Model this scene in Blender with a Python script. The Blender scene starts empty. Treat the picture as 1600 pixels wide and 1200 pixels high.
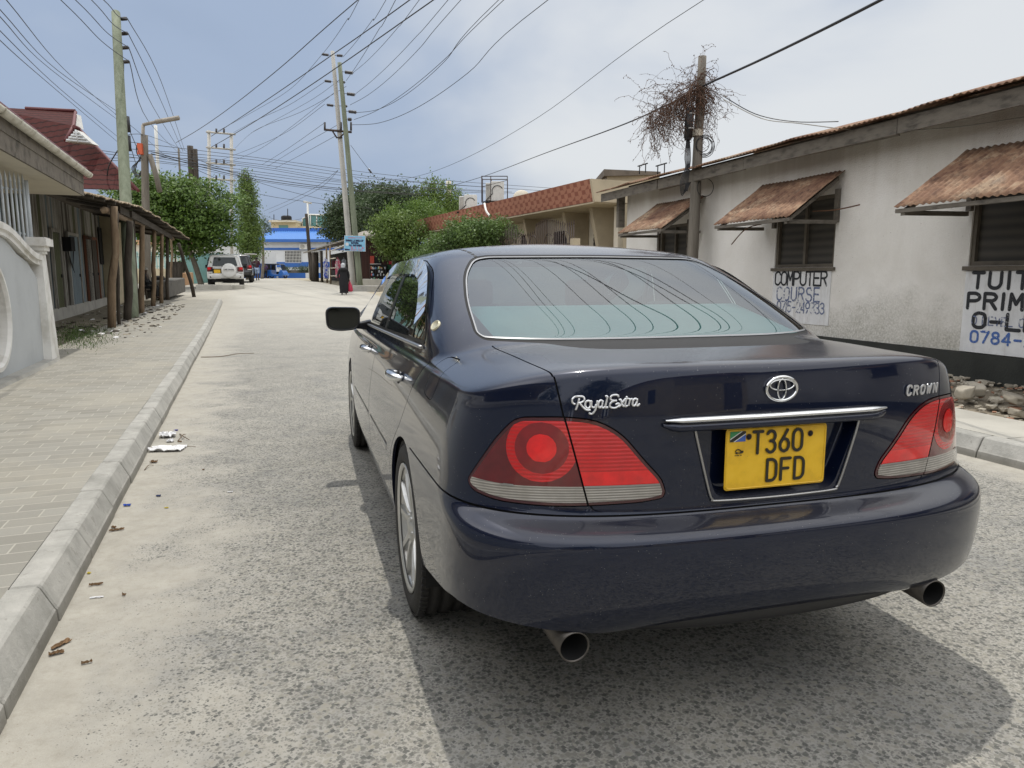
import bpy, bmesh, math, random
import numpy as np
from mathutils import Vector, Matrix
from mathutils.noise import noise as pnoise
R = math.radians
rnd = random.Random(7)
scn = bpy.context.scene
COL = scn.collection

# ------------------------------------------------------------------ camera, sky, sun, exposure
CAM_H, FPX, PITCH = 1.265, 1144.0, R(8.33)
cd = bpy.data.cameras.new('camera'); cam = bpy.data.objects.new('camera', cd); COL.objects.link(cam)
cd.sensor_fit = 'HORIZONTAL'; cd.sensor_width = 36; cd.lens = 36*FPX/1600
cd.clip_start = .05; cd.clip_end = 3000
cam.location = (0, 0, CAM_H); cam.rotation_euler = (R(90)-PITCH, 0, 0)
scn.camera = cam
CARX, CARY, YAW = .444, 2.918, R(16.24)

sun_car = Vector((.05, .33, 1.0)).normalized()
sun_dir = Matrix.Rotation(YAW, 3, 'Z') @ sun_car
SUN_EL = math.asin(sun_dir.z); SUN_AZ = math.atan2(sun_dir.x, sun_dir.y)   # azimuth from +Y towards +X
sd = bpy.data.lights.new('sun', 'SUN'); sun = bpy.data.objects.new('sun', sd); COL.objects.link(sun)
sd.energy = 2.4; sd.angle = R(.8); sd.color = (1.0, .95, .86)
sun.rotation_euler = sun_dir.to_track_quat('Z', 'Y').to_euler()
scn.view_settings.view_transform = 'Standard'; scn.view_settings.look = 'None'
scn.view_settings.exposure = 0.0; scn.view_settings.gamma = 1.0
world = bpy.data.worlds.new('World'); scn.world = world; world.use_nodes = True
wn = world.node_tree; wn.nodes.clear()
def wnode(t, **k):
    n = wn.nodes.new(t)
    for a, b in k.items(): setattr(n, a, b)
    return n
wl = wn.links.new
wo = wnode('ShaderNodeOutputWorld'); bg = wnode('ShaderNodeBackground')
sky = wnode('ShaderNodeTexSky'); sky.sky_type = 'NISHITA'; sky.sun_disc = False
sky.sun_elevation = SUN_EL; sky.sun_rotation = SUN_AZ; sky.dust_density = 3.0; sky.air_density = 1.2; sky.ozone_density = 1.5
tc = wnode('ShaderNodeTexCoord')
mp = wnode('ShaderNodeMapping'); mp.inputs['Scale'].default_value = (1, 1, 2.2); mp.inputs['Location'].default_value = (.35, .2, 0)
wl(tc.outputs['Generated'], mp.inputs['Vector'])
n1 = wnode('ShaderNodeTexNoise'); n1.inputs['Scale'].default_value = 1.7; n1.inputs['Detail'].default_value = 5; n1.inputs['Roughness'].default_value = .5; n1.inputs['Distortion'].default_value = .35
wl(mp.outputs[0], n1.inputs['Vector'])
n2 = wnode('ShaderNodeTexNoise'); n2.inputs['Scale'].default_value = 3.4; n2.inputs['Detail'].default_value = 6; n2.inputs['Roughness'].default_value = .5
wl(mp.outputs[0], n2.inputs['Vector'])
# the thin white veil of cloud is brightest on the side of the sun (to the right), heavier blue-grey cloud on the left
dt = wnode('ShaderNodeVectorMath', operation='DOT_PRODUCT'); wl(tc.outputs['Generated'], dt.inputs[0]); dt.inputs[1].default_value = (.83, .42, .20)
mr = wnode('ShaderNodeMapRange'); mr.inputs['From Min'].default_value = -.35; mr.inputs['From Max'].default_value = .86
wl(dt.outputs['Value'], mr.inputs['Value'])
ad = wnode('ShaderNodeMath', operation='MULTIPLY_ADD'); wl(n1.outputs['Fac'], ad.inputs[0]); ad.inputs[1].default_value = .95; wl(mr.outputs[0], ad.inputs[2])
ad2 = wnode('ShaderNodeMath', operation='MULTIPLY_ADD'); wl(n2.outputs['Fac'], ad2.inputs[0]); ad2.inputs[1].default_value = .25; wl(ad.outputs[0], ad2.inputs[2])
cr = wnode('ShaderNodeValToRGB'); cr.color_ramp.interpolation = 'EASE'
e = cr.color_ramp.elements
e[0].position = .40; e[0].color = (2.35, 3.1, 4.5, 1)
e[1].position = .98; e[1].color = (8.9, 9.2, 9.5, 1)
x = e.new(.70); x.color = (4.3, 5.35, 7.2, 1)
hm = wnode('ShaderNodeMath', operation='MULTIPLY'); hm.inputs[1].default_value = .67
wl(ad2.outputs[0], hm.inputs[0]); wl(hm.outputs[0], cr.inputs['Fac'])
mx = wnode('ShaderNodeMixRGB'); mx.inputs['Fac'].default_value = .90
wl(sky.outputs[0], mx.inputs[1]); wl(cr.outputs[0], mx.inputs[2])
wl(mx.outputs[0], bg.inputs['Color']); bg.inputs['Strength'].default_value = .088
# white glow added to unseen sky overhead, left and behind lights the shaded sides
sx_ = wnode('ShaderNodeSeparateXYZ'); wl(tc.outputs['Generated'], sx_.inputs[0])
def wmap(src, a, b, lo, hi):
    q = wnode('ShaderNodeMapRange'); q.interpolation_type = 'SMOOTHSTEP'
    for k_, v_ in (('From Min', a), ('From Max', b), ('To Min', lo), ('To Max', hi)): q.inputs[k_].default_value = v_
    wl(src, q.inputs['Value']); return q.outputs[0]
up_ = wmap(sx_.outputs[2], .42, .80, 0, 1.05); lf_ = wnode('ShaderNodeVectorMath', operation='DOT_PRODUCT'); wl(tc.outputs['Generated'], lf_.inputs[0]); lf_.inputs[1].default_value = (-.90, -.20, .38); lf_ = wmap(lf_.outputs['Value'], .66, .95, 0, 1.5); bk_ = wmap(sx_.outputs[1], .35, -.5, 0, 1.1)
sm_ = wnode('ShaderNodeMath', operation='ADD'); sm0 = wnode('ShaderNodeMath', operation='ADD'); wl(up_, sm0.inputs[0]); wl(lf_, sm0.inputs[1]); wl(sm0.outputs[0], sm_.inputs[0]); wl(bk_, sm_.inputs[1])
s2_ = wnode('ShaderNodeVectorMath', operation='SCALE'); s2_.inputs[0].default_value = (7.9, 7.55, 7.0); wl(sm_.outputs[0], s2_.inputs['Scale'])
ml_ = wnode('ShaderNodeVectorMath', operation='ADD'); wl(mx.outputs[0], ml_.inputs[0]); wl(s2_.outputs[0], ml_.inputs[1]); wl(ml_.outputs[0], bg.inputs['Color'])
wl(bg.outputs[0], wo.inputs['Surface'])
scn.render.engine = 'CYCLES'
scn.cycles.max_bounces = 8; scn.cycles.transparent_max_bounces = 12
scn.cycles.caustics_reflective = False; scn.cycles.caustics_refractive = False

# ------------------------------------------------------------------ places
def T(Y):
    "height of the road at distance Y: level by the car, rising gently towards the junction"
    return float(np.interp(Y, [-50, 15, 22, 30, 36.5, 42, 50, 57, 87, 400], [0, 0, .06, .21, .40, .64, .88, 1.0, 1.12, 1.3]))
def ray(px, py):
    a = (px-800)/FPX; b = (600-py)/FPX
    return Vector((a, math.cos(PITCH)+b*math.sin(PITCH), -math.sin(PITCH)+b*math.cos(PITCH)))
def at(px, py, Y):
    r = ray(px, py); return Vector((r.x*Y/r.y, Y, CAM_H+r.z*Y/r.y))
def gnd(px, py, lift=0.0):
    r = ray(px, py); Y = 2.0
    best = None
    while Y < 160:
        z = CAM_H+r.z*Y/r.y
        if z <= T(Y)+lift: return Vector((r.x*Y/r.y, Y, T(Y)+lift))
        Y += .02
    return Vector((r.x*Y/r.y, Y, T(Y)+lift))

# ------------------------------------------------------------------ materials
MATS = {}
class NT:
    def __init__(s, name):
        s.m = bpy.data.materials.new(name); s.m.use_nodes = True; s.t = s.m.node_tree
        s.b = s.t.nodes['Principled BSDF']; s.o = s.t.nodes['Material Output']
    def n(s, typ, **k):
        q = s.t.nodes.new(typ)
        for a, b in k.items():
            if a in ('props',):
                for c, d in b.items(): setattr(q, c, d)
            else: q.inputs[a.replace('_', ' ')].default_value = b
        return q
    def l(s, a, b): s.t.links.new(a, b)
    def coord(s, kind='Object', scale=(1, 1, 1), rot=(0, 0, 0)):
        c = s.t.nodes.new('ShaderNodeTexCoord'); m = s.t.nodes.new('ShaderNodeMapping')
        m.inputs['Scale'].default_value = scale; m.inputs['Rotation'].default_value = rot
        s.l(c.outputs[kind], m.inputs['Vector']); return m.outputs[0]
    def noise(s, v, scale, detail=4, rough=.55, dist=0):
        q = s.n('ShaderNodeTexNoise', Scale=scale, Detail=detail, Roughness=rough, Distortion=dist); s.l(v, q.inputs['Vector']); return q.outputs['Fac']
    def vor(s, v, scale, feature='F1', rnd_=1):
        q = s.n('ShaderNodeTexVoronoi', Scale=scale); q.feature = feature; s.l(v, q.inputs['Vector'])
        if 'Randomness' in q.inputs: q.inputs['Randomness'].default_value = rnd_
        return q
    def ramp(s, f, stops):
        q = s.t.nodes.new('ShaderNodeValToRGB'); e = q.color_ramp.elements
        while len(e) < len(stops): e.new(.5)
        for i, (p, c) in enumerate(stops):
            e[i].position = p
            if not isinstance(c, (tuple, list)): c = (c, c, c)
            e[i].color = (*c, 1)
        s.l(f, q.inputs['Fac']); return q.outputs['Color']
    def mix(s, f, a, b, typ='MIX'):
        q = s.t.nodes.new('ShaderNodeMixRGB'); q.blend_type = typ
        for i, v in ((0, f), (1, a), (2, b)):
            if hasattr(v, 'is_linked') or hasattr(v, 'links'): s.l(v, q.inputs[i])
            elif i == 0: q.inputs[0].default_value = v
            else: q.inputs[i].default_value = (*v, 1) if len(v) == 3 else v
        return q.outputs[0]
    def math(s, op, a, b=0, c=None):
        q = s.t.nodes.new('ShaderNodeMath'); q.operation = op
        for i, v in enumerate((a, b, c)):
            if v is None: continue
            if hasattr(v, 'links'): s.l(v, q.inputs[i])
            else: q.inputs[i].default_value = v
        return q.outputs[0]
    def bump(s, h, strength=.3, dist=.01):
        q = s.n('ShaderNodeBump', Strength=strength, Distance=dist); s.l(h, q.inputs['Height']); s.l(q.outputs[0], s.b.inputs['Normal']); return q
    def set(s, **k):
        for a, v in k.items():
            i = s.b.inputs[a.replace('_', ' ')]
            if hasattr(v, 'links'): s.l(v, i)
            elif isinstance(v, tuple) and len(v) == 3: i.default_value = (*v, 1)
            else: i.default_value = v
        return s.m
def sep(nt, v):
    q = nt.t.nodes.new('ShaderNodeSeparateXYZ'); nt.l(v, q.inputs[0]); return q.outputs

def mottled(name, c, var=.25, scale=3, rough=.8, bump=.15, c2=None, metallic=0, bscale=None, bd=.01, coord='Object', sc=(1, 1, 1)):
    "a plain real-world surface: base colour with uneven wear and a fine bump"
    nt = NT(name); v = nt.coord(coord, sc)
    f = nt.noise(v, scale, 6, .6)
    c2 = c2 or tuple(x*(1-var) for x in c)
    hi = tuple(min(1, x*(1+var*.6)) for x in c)
    col = nt.ramp(f, [(.25, c2), (.5, c), (.78, hi)])
    f2 = nt.noise(v, bscale or scale*14, 3, .6)
    nt.bump(f2, bump, bd)
    return nt.set(Base_Color=col, Roughness=rough, Metallic=metallic)
def plain(name, c, rough=.5, metallic=0, coat=0, spec=None):
    nt = NT(name); v = nt.coord('Object'); f = nt.noise(v, 12, 3)
    col = nt.ramp(f, [(.3, tuple(x*.88 for x in c)), (.7, c)])
    m = nt.set(Base_Color=col, Roughness=rough, Metallic=metallic)
    if coat: nt.set(Coat_Weight=coat, Coat_Roughness=.04)
    if spec is not None: nt.b.inputs['Specular IOR Level'].default_value = spec
    return m

# ------------------------------------------------------------------ mesh helpers
class MB:
    "collects shapes and links them as ONE mesh object"
    def __init__(s): s.v = []; s.f = []; s.mi = []; s.sm = []
    def add(s, vs, fs, mi=0, smooth=False):
        o = len(s.v); s.v += [tuple(v) for v in vs]; s.f += [tuple(i+o for i in f) for f in fs]
        s.mi += [mi]*len(fs); s.sm += [smooth]*len(fs); return s
    def box(s, c, d, rot=None, mi=0, taper=1.0):
        c = Vector(c); hx, hy, hz = d[0]/2, d[1]/2, d[2]/2; vs = []
        for z in (-hz, hz):
            k = 1 if z < 0 else taper
            for x, y in ((-hx, -hy), (hx, -hy), (hx, hy), (-hx, hy)):
                p = Vector((x*k, y*k, z))
                if rot is not None: p = rot @ p
                vs.append(c+p)
        return s.add(vs, [(3, 2, 1, 0), (4, 5, 6, 7), (0, 1, 5, 4), (1, 2, 6, 5), (2, 3, 7, 6), (3, 0, 4, 7)], mi)
    def hexa(s, b, t, mi=0):
        "b, t: four bottom and four top corners, counter-clockwise from above"
        return s.add(list(b)+list(t), [(3, 2, 1, 0), (4, 5, 6, 7), (0, 1, 5, 4), (1, 2, 6, 5), (2, 3, 7, 6), (3, 0, 4, 7)], mi)
    def prism(s, poly, d, mi=0):
        "extrude a 3D polygon by vector d"
        n = len(poly); d = Vector(d); vs = [Vector(p) for p in poly]+[Vector(p)+d for p in poly]
        return s.add(vs, [tuple(range(n-1, -1, -1)), tuple(range(n, 2*n))]+[(i, (i+1) % n, n+(i+1) % n, n+i) for i in range(n)], mi)
    def tube(s, pts, r, n=8, mi=0, cap=True, smooth=True, flat=None):
        pts = [Vector(p) for p in pts]; k = len(pts); vs = []
        rr = r if isinstance(r, (list, tuple)) else [r]*k
        up = Vector((0, 0, 1)); prev = None
        for i, p in enumerate(pts):
            t = (pts[min(i+1, k-1)]-pts[max(i-1, 0)])
            if t.length < 1e-9: t = Vector((0, 0, 1))
            t.normalize()
            if prev is None:
                a = t.cross(up)
                if a.length < .05: a = t.cross(Vector((1, 0, 0)))
            else: a = prev-t*prev.dot(t)
            a.normalize(); prev = a; b = t.cross(a)
            for j in range(n):
                q = 2*math.pi*j/n
                vs.append(p+a*(math.cos(q)*rr[i])+b*(math.sin(q)*rr[i]*(flat or 1)))
        fs = [(i*n+j, i*n+(j+1) % n, (i+1)*n+(j+1) % n, (i+1)*n+j) for i in range(k-1) for j in range(n)]
        s.add(vs, fs, mi, smooth)
        if cap:
            o = len(s.v)-k*n
            s.f += [tuple(o+j for j in range(n-1, -1, -1)), tuple(o+(k-1)*n+j for j in range(n))]; s.mi += [mi]*2; s.sm += [False]*2
        return s
    def lathe(s, prof, c=(0, 0, 0), axis='Z', n=24, mi=0, smooth=True, a0=0, a1=2*math.pi, close=False):
        "prof: (radius, height) pairs"
        c = Vector(c); full = abs(a1-a0-2*math.pi) < 1e-6; m = n if full else n+1; vs = []
        for i in range(m):
            q = a0+(a1-a0)*i/n; cs, sn = math.cos(q), math.sin(q)
            for (r, h) in prof:
                if axis == 'Z': vs.append(c+Vector((r*cs, r*sn, h)))
                elif axis == 'X': vs.append(c+Vector((h, r*cs, r*sn)))
                else: vs.append(c+Vector((r*sn, h, r*cs)))
        k = len(prof); fs = []
        for i in range(n):
            i2 = (i+1) % m
            for j in range(k-1): fs.append((i*k+j, i2*k+j, i2*k+j+1, i*k+j+1))
        return s.add(vs, fs, mi, smooth)
    def grid(s, rows, mi=0, smooth=True, closed=False):
        n = len(rows[0]); vs = [p for r in rows for p in r]
        m = n if closed else n-1
        fs = [(i*n+j, i*n+(j+1) % n, (i+1)*n+(j+1) % n, (i+1)*n+j) for i in range(len(rows)-1) for j in range(m)]
        return s.add(vs, fs, mi, smooth)
    def build(s, name, mats, parent=None, bevel=0):
        me = bpy.data.meshes.new(name); me.from_pydata([tuple(v) for v in s.v], [], s.f)
        for m in (mats if isinstance(mats, (list, tuple)) else [mats]): me.materials.append(m)
        me.polygons.foreach_set('material_index', s.mi); me.polygons.foreach_set('use_smooth', s.sm); me.update()
        o = bpy.data.objects.new(name, me); COL.objects.link(o)
        if parent is not None: o.parent = parent
        if bevel:
            b = o.modifiers.new('bevel', 'BEVEL'); b.width = bevel; b.segments = 2; b.limit_method = 'ANGLE'; b.angle_limit = R(40)
        return o
def empty(name, loc=(0, 0, 0), rz=0):
    o = bpy.data.objects.new(name, None); COL.objects.link(o); o.location = loc; o.rotation_euler = (0, 0, rz); o.empty_display_size = .2; return o
def tag(o, label=None, cat=None, group=None, kind=None):
    for k, v in (('label', label), ('category', cat), ('group', group), ('kind', kind)):
        if v: o[k] = v
    return o
def copy_tree(o, parent=None):
    c = o.copy(); COL.objects.link(c); c.parent = parent
    for ch in o.children: copy_tree(ch, c)
    return c
def rotz(a): return Matrix.Rotation(a, 3, 'Z')
def arc_pts(c, r, a0, a1, n, ax=Vector((1, 0, 0)), ay=Vector((0, 0, 1))):
    return [Vector(c)+ax*(r*math.cos(a0+(a1-a0)*i/n))+ay*(r*math.sin(a0+(a1-a0)*i/n)) for i in range(n+1)]
def catmull(P, n=8, closed=False):
    P = [Vector(p) for p in P]; out = []; k = len(P)
    rng = range(k if closed else k-1)
    for i in rng:
        if closed: p0, p1, p2, p3 = P[(i-1) % k], P[i], P[(i+1) % k], P[(i+2) % k]
        else: p0, p1, p2, p3 = P[max(i-1, 0)], P[i], P[i+1], P[min(i+2, k-1)]
        for j in range(n):
            t = j/n; out.append(.5*((2*p1)+(p2-p0)*t+(2*p0-5*p1+4*p2-p3)*t*t+(3*p1-p0-3*p2+p3)*t**3))
    if not closed: out.append(P[-1])
    return out
# stroke lettering: each letter a list of polylines in a 1 wide x 1 high box
def _arc(cx, cy, rx, ry, a0, a1, n=10): return [(cx+rx*math.cos(R(a0+(a1-a0)*i/n)), cy+ry*math.sin(R(a0+(a1-a0)*i/n))) for i in range(n+1)]
GL = {
 'A': [[(0, 0), (.5, 1), (1, 0)], [(.2, .36), (.8, .36)]], 'B': [[(0, 0), (0, 1), (.55, 1)]+_arc(.55, .77, .35, .23, 90, -90)+[(0, .54)], [(.55, .54)]+_arc(.58, .27, .4, .27, 90, -90)+[(0, 0)]],
 'C': [_arc(.5, .72, .5, .28, 15, 180)+_arc(.5, .28, .5, .28, 180, 345)], 'D': [[(0, 0), (0, 1), (.45, 1)]+_arc(.45, .7, .55, .3, 90, 0)+_arc(.45, .3, .55, .3, 0, -90)+[(0, 0)]],
 'E': [[(1, 1), (0, 1), (0, 0), (1, 0)], [(0, .53), (.8, .53)]], 'F': [[(1, 1), (0, 1), (0, 0)], [(0, .53), (.8, .53)]],
 'G': [_arc(.5, .72, .5, .28, 15, 180)+_arc(.5, .28, .5, .28, 180, 360)+[(1, .45), (.6, .45)]], 'H': [[(0, 0), (0, 1)], [(1, 0), (1, 1)], [(0, .5), (1, .5)]],
 'I': [[(.5, 0), (.5, 1)]], 'J': [[(.8, 1), (.8, .28)]+_arc(.4, .28, .4, .28, 0, -160)], 'K': [[(0, 0), (0, 1)], [(.95, 1), (.05, .45)], [(.3, .6), (1, 0)]],
 'L': [[(0, 1), (0, 0), (1, 0)]], 'M': [[(0, 0), (.08, 1), (.5, .35), (.92, 1), (1, 0)]], 'N': [[(0, 0), (0, 1), (1, 0), (1, 1)]],
 'O': [_arc(.5, .7, .5, .3, 0, 180)+_arc(.5, .3, .5, .3, 180, 360)+[(1, .7)]], 'P': [[(0, 0), (0, 1), (.5, 1)]+_arc(.5, .74, .5, .26, 90, -90)+[(0, .48)]],
 'R': [[(0, 0), (0, 1), (.5, 1)]+_arc(.5, .76, .47, .24, 90, -90)+[(0, .52)], [(.5, .52), (1, 0)]], 'S': [_arc(.5, .75, .46, .25, 20, 270)+_arc(.5, .25, .5, .25, 90, -160)],
 'T': [[(0, 1), (1, 1)], [(.5, 1), (.5, 0)]], 'U': [[(0, 1), (0, .3)]+_arc(.5, .3, .5, .3, 180, 360)+[(1, 1)]], 'V': [[(0, 1), (.5, 0), (1, 1)]],
 'W': [[(0, 1), (.25, 0), (.5, .75), (.75, 0), (1, 1)]], 'X': [[(0, 0), (1, 1)], [(0, 1), (1, 0)]], 'Y': [[(0, 1), (.5, .5), (1, 1)], [(.5, .5), (.5, 0)]], 'Z': [[(0, 1), (1, 1), (0, 0), (1, 0)]],
 '0': [_arc(.5, .72, .5, .28, 0, 180)+_arc(.5, .28, .5, .28, 180, 360)+[(1, .72)]], '1': [[(.2, .8), (.55, 1), (.55, 0)]],
 '2': [_arc(.5, .72, .46, .28, 160, -20)+[(0, 0), (1, 0)]], '3': [_arc(.47, .76, .45, .24, 150, -80), [(.4, .53)]+_arc(.47, .27, .5, .27, 80, -150)],
 '4': [[(.75, 0), (.75, 1), (0, .28), (1, .28)]], '5': [[(.95, 1), (.15, 1), (.08, .56)]+_arc(.47, .32, .5, .32, 115, -140)],
 '6': [[(.78, 1), (.12, .45)]+_arc(.5, .3, .5, .3, 160, 520)], '7': [[(0, 1), (1, 1), (.35, 0)]],
 '8': [_arc(.5, .77, .42, .23, 270, 630)+_arc(.5, .27, .5, .27, 90, 450)], '9': [_arc(.5, .7, .5, .3, -20, 340)+[(.25, 0)]], '-': [[(.1, .45), (.9, .45)]], '.': [[(.4, 0), (.5, .02)]], ' ': []}
def lettering(mb, text, o, ux, uy, h, w, gap, r, nz, seg=6, lift=0, widths=None, jit=0):
    "flat brush-stroke lettering: o = lower left, ux/uy = unit directions, nz = outward normal"
    o = Vector(o); ux = Vector(ux); uy = Vector(uy); nz = Vector(nz); x = 0; cnt = 0
    for ch in text:
        cw = w*(.25 if ch in 'I1.' else .6 if ch == ' ' else 1)
        for pl in GL.get(ch, []):
            P = []
            for (a, b) in pl:
                a2 = (a-.5)*(0 if ch == 'I' else 1)+.5
                q = Vector((x+a2*cw, b*h, 0))
                if not P or (P[-1]-q).length > 1e-5: P.append(q)
            if jit: P = [p+Vector((rnd.uniform(-jit, jit), rnd.uniform(-jit, jit), 0)) for p in P]
            rad = r
            for i in range(len(P)-1):
                a, b = P[i], P[i+1]; d = b-a; L = d.length
                if L < 1e-6: continue
                d /= L; nn = Vector((-d.y, d.x, 0)); poly = []
                th = math.atan2(d.y, d.x)
                for k in range(seg+1):
                    t = th-math.pi/2+math.pi*k/seg; poly.append(b+Vector((math.cos(t), math.sin(t), 0))*rad)
                for k in range(seg+1):
                    t = th+math.pi/2+math.pi*k/seg; poly.append(a+Vector((math.cos(t), math.sin(t), 0))*rad)
                cnt += 1; l2 = lift+(cnt % 7)*.00004
                mb.add([o+ux*p.x+uy*p.y+nz*l2 for p in poly], [tuple(range(len(poly)))])
        x += cw+gap
    return x
def deform_mesh(o, fn):
    for v in o.data.vertices: v.co = fn(v.co)
# ================================================================== the dark blue saloon car
def car_paint():
    nt = NT('navy_car_paint'); v = nt.coord('Object')
    dust = nt.noise(v, 5, 6, .65); fleck = nt.vor(v, 120)
    fl = nt.math('LESS_THAN', fleck.outputs['Distance'], .11)
    big = nt.noise(v, 30, 2)
    fl2 = nt.math('MULTIPLY', fl, nt.math('GREATER_THAN', big, .56))
    geo = nt.t.nodes.new('ShaderNodeNewGeometry'); z = sep(nt, geo.outputs['Normal'])[2]
    up = nt.math('MAXIMUM', z, 0.0)
    # road dust settled on faces that look up and along the sills
    dm = nt.math('MULTIPLY', nt.math('MULTIPLY_ADD', nt.math('POWER', up, 4.0), .26, .005), dust)
    lowz = nt.math('MAXIMUM', nt.math('MULTIPLY_ADD', sep(nt, v)[2], -.9, .52), 0.0)
    low = nt.math('MULTIPLY', nt.math('MULTIPLY', lowz, dust), .22)
    d2 = nt.math('ADD', dm, low)
    col = nt.mix(d2, (.0032, .0078, .027), (.30, .28, .25))
    col = nt.mix(nt.math('MULTIPLY', fl2, .32), col, (.5, .5, .48))
    rg = nt.math('MULTIPLY_ADD', d2, .8, .28)
    nt.b.inputs['Specular IOR Level'].default_value = .12
    nt.set(Base_Color=col, Roughness=rg, Metallic=.35, Coat_Weight=1.0, Coat_IOR=1.52)
    cro = nt.math('MULTIPLY_ADD', nt.math('ADD', d2, nt.math('MULTIPLY', up, .05)), .55, .02); nt.l(cro, nt.b.inputs['Coat Roughness'])
    return nt.m
def lamp_mat(name, c, stripes=0, rough=.25, emit=0, axis=2, dark=.55):
    nt = NT(name); v = nt.coord('Object'); s3 = sep(nt, v)
    f = nt.noise(v, 25, 3)
    col = nt.ramp(f, [(.3, tuple(x*.7 for x in c)), (.7, c)])
    if stripes:
        w = nt.math('SINE', nt.math('MULTIPLY', s3[axis], stripes)); w = nt.math('MULTIPLY_ADD', w, .5, .5)
        col = nt.mix(w, tuple(x*dark for x in c), col)
        nt.bump(w, .35, .003)
    nt.set(Base_Color=col, Roughness=rough, Coat_Weight=1.0, Coat_Roughness=.03)
    return nt.m
def glass_mat(name, tint, refl=.10, rough=.01, haze=0, hazec=(.6, .62, .6)):
    "window glass: a tinted see-through layer under a mirror-like skin, with a film of dust"
    nt = NT(name); v = nt.coord('Object')
    tr = nt.n('ShaderNodeBsdfTransparent', Color=(*tint, 1)); gl = nt.n('ShaderNodeBsdfGlossy', Roughness=rough, Color=(.95, .98, 1, 1))
    fr = nt.n('ShaderNodeFresnel', IOR=1.68); k = nt.math('MINIMUM', nt.math('MULTIPLY_ADD', fr.outputs[0], 1.0, refl), 1.0)
    ms = nt.t.nodes.new('ShaderNodeMixShader'); nt.l(k, ms.inputs[0]); nt.l(tr.outputs[0], ms.inputs[1]); nt.l(gl.outputs[0], ms.inputs[2])
    out = ms.outputs[0]
    if haze:
        df = nt.n('ShaderNodeBsdfDiffuse', Color=(*hazec, 1)); m2 = nt.t.nodes.new('ShaderNodeMixShader')
        h = nt.math('MULTIPLY', nt.noise(v, 3, 6, .65), haze)
        nt.l(h, m2.inputs[0]); nt.l(out, m2.inputs[1]); nt.l(df.outputs[0], m2.inputs[2]); out = m2.outputs[0]
    nt.l(out, nt.o.inputs['Surface']); return nt.m
M = {}
M['paint'] = car_paint()
M['gap'] = plain('dark_gap', (.006, .006, .007), .8)
M['rubber'] = plain('black_rubber', (.015, .015, .015), .55)
M['blackplastic'] = plain('black_plastic', (.012, .012, .013), .35)
M['chrome'] = plain('chrome', (.78, .79, .80), .09, 1.0)
M['satin'] = plain('satin_trim', (.42, .42, .42), .3, .9)
M['rearglass'] = glass_mat('rear_window_glass', (.52, .74, .72), .09, .012, .0)
M['sideglass'] = glass_mat('tinted_side_glass', (.05, .06, .055), .10, .006, .02)
M['visor'] = glass_mat('smoked_visor', (.16, .18, .2), .22, .03, .08)
M['lampdark'] = lamp_mat('red_lamp_dark', (.13, .004, .007), 0, .2)
M['lampred'] = lamp_mat('red_lamp_lens', (.66, .006, .008), 620, .2, dark=.75)
M['lampbright'] = lamp_mat('red_lamp_bright', (.84, .010, .011), 0, .2)
M['lampmid'] = lamp_mat('red_lamp_ring', (.24, .006, .009), 0, .2)
M['lampclear'] = lamp_mat('clear_lamp_strip', (.46, .43, .38), 900, .15, dark=.42)
M['lampframe'] = lamp_mat('dark_red_rim', (.06, .004, .008), 0, .2)
M['bandpanel'] = mottled('pale_band_panel', (.36, .52, .51), .1, 4, .9)
M['seat'] = mottled('dark_seat_cloth', (.05, .05, .055), .2, 8, .9)
M['under'] = plain('underbody_black', (.01, .01, .01), .9)

def superell(t, n):       # quadrant, from rear centre (x=0) to side: returns x/w, 1-|y|/a by arclength t
    k = 400; th = np.linspace(0, np.pi/2, k); X = np.sin(th)**(2/n); Y = 1-np.cos(th)**(2/n)
    L = np.concatenate([[0], np.cumsum(np.hypot(np.diff(X)*.84, np.diff(Y)*.42))]); L /= L[-1]
    return np.interp(t, L, X), np.interp(t, L, Y)
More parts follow.
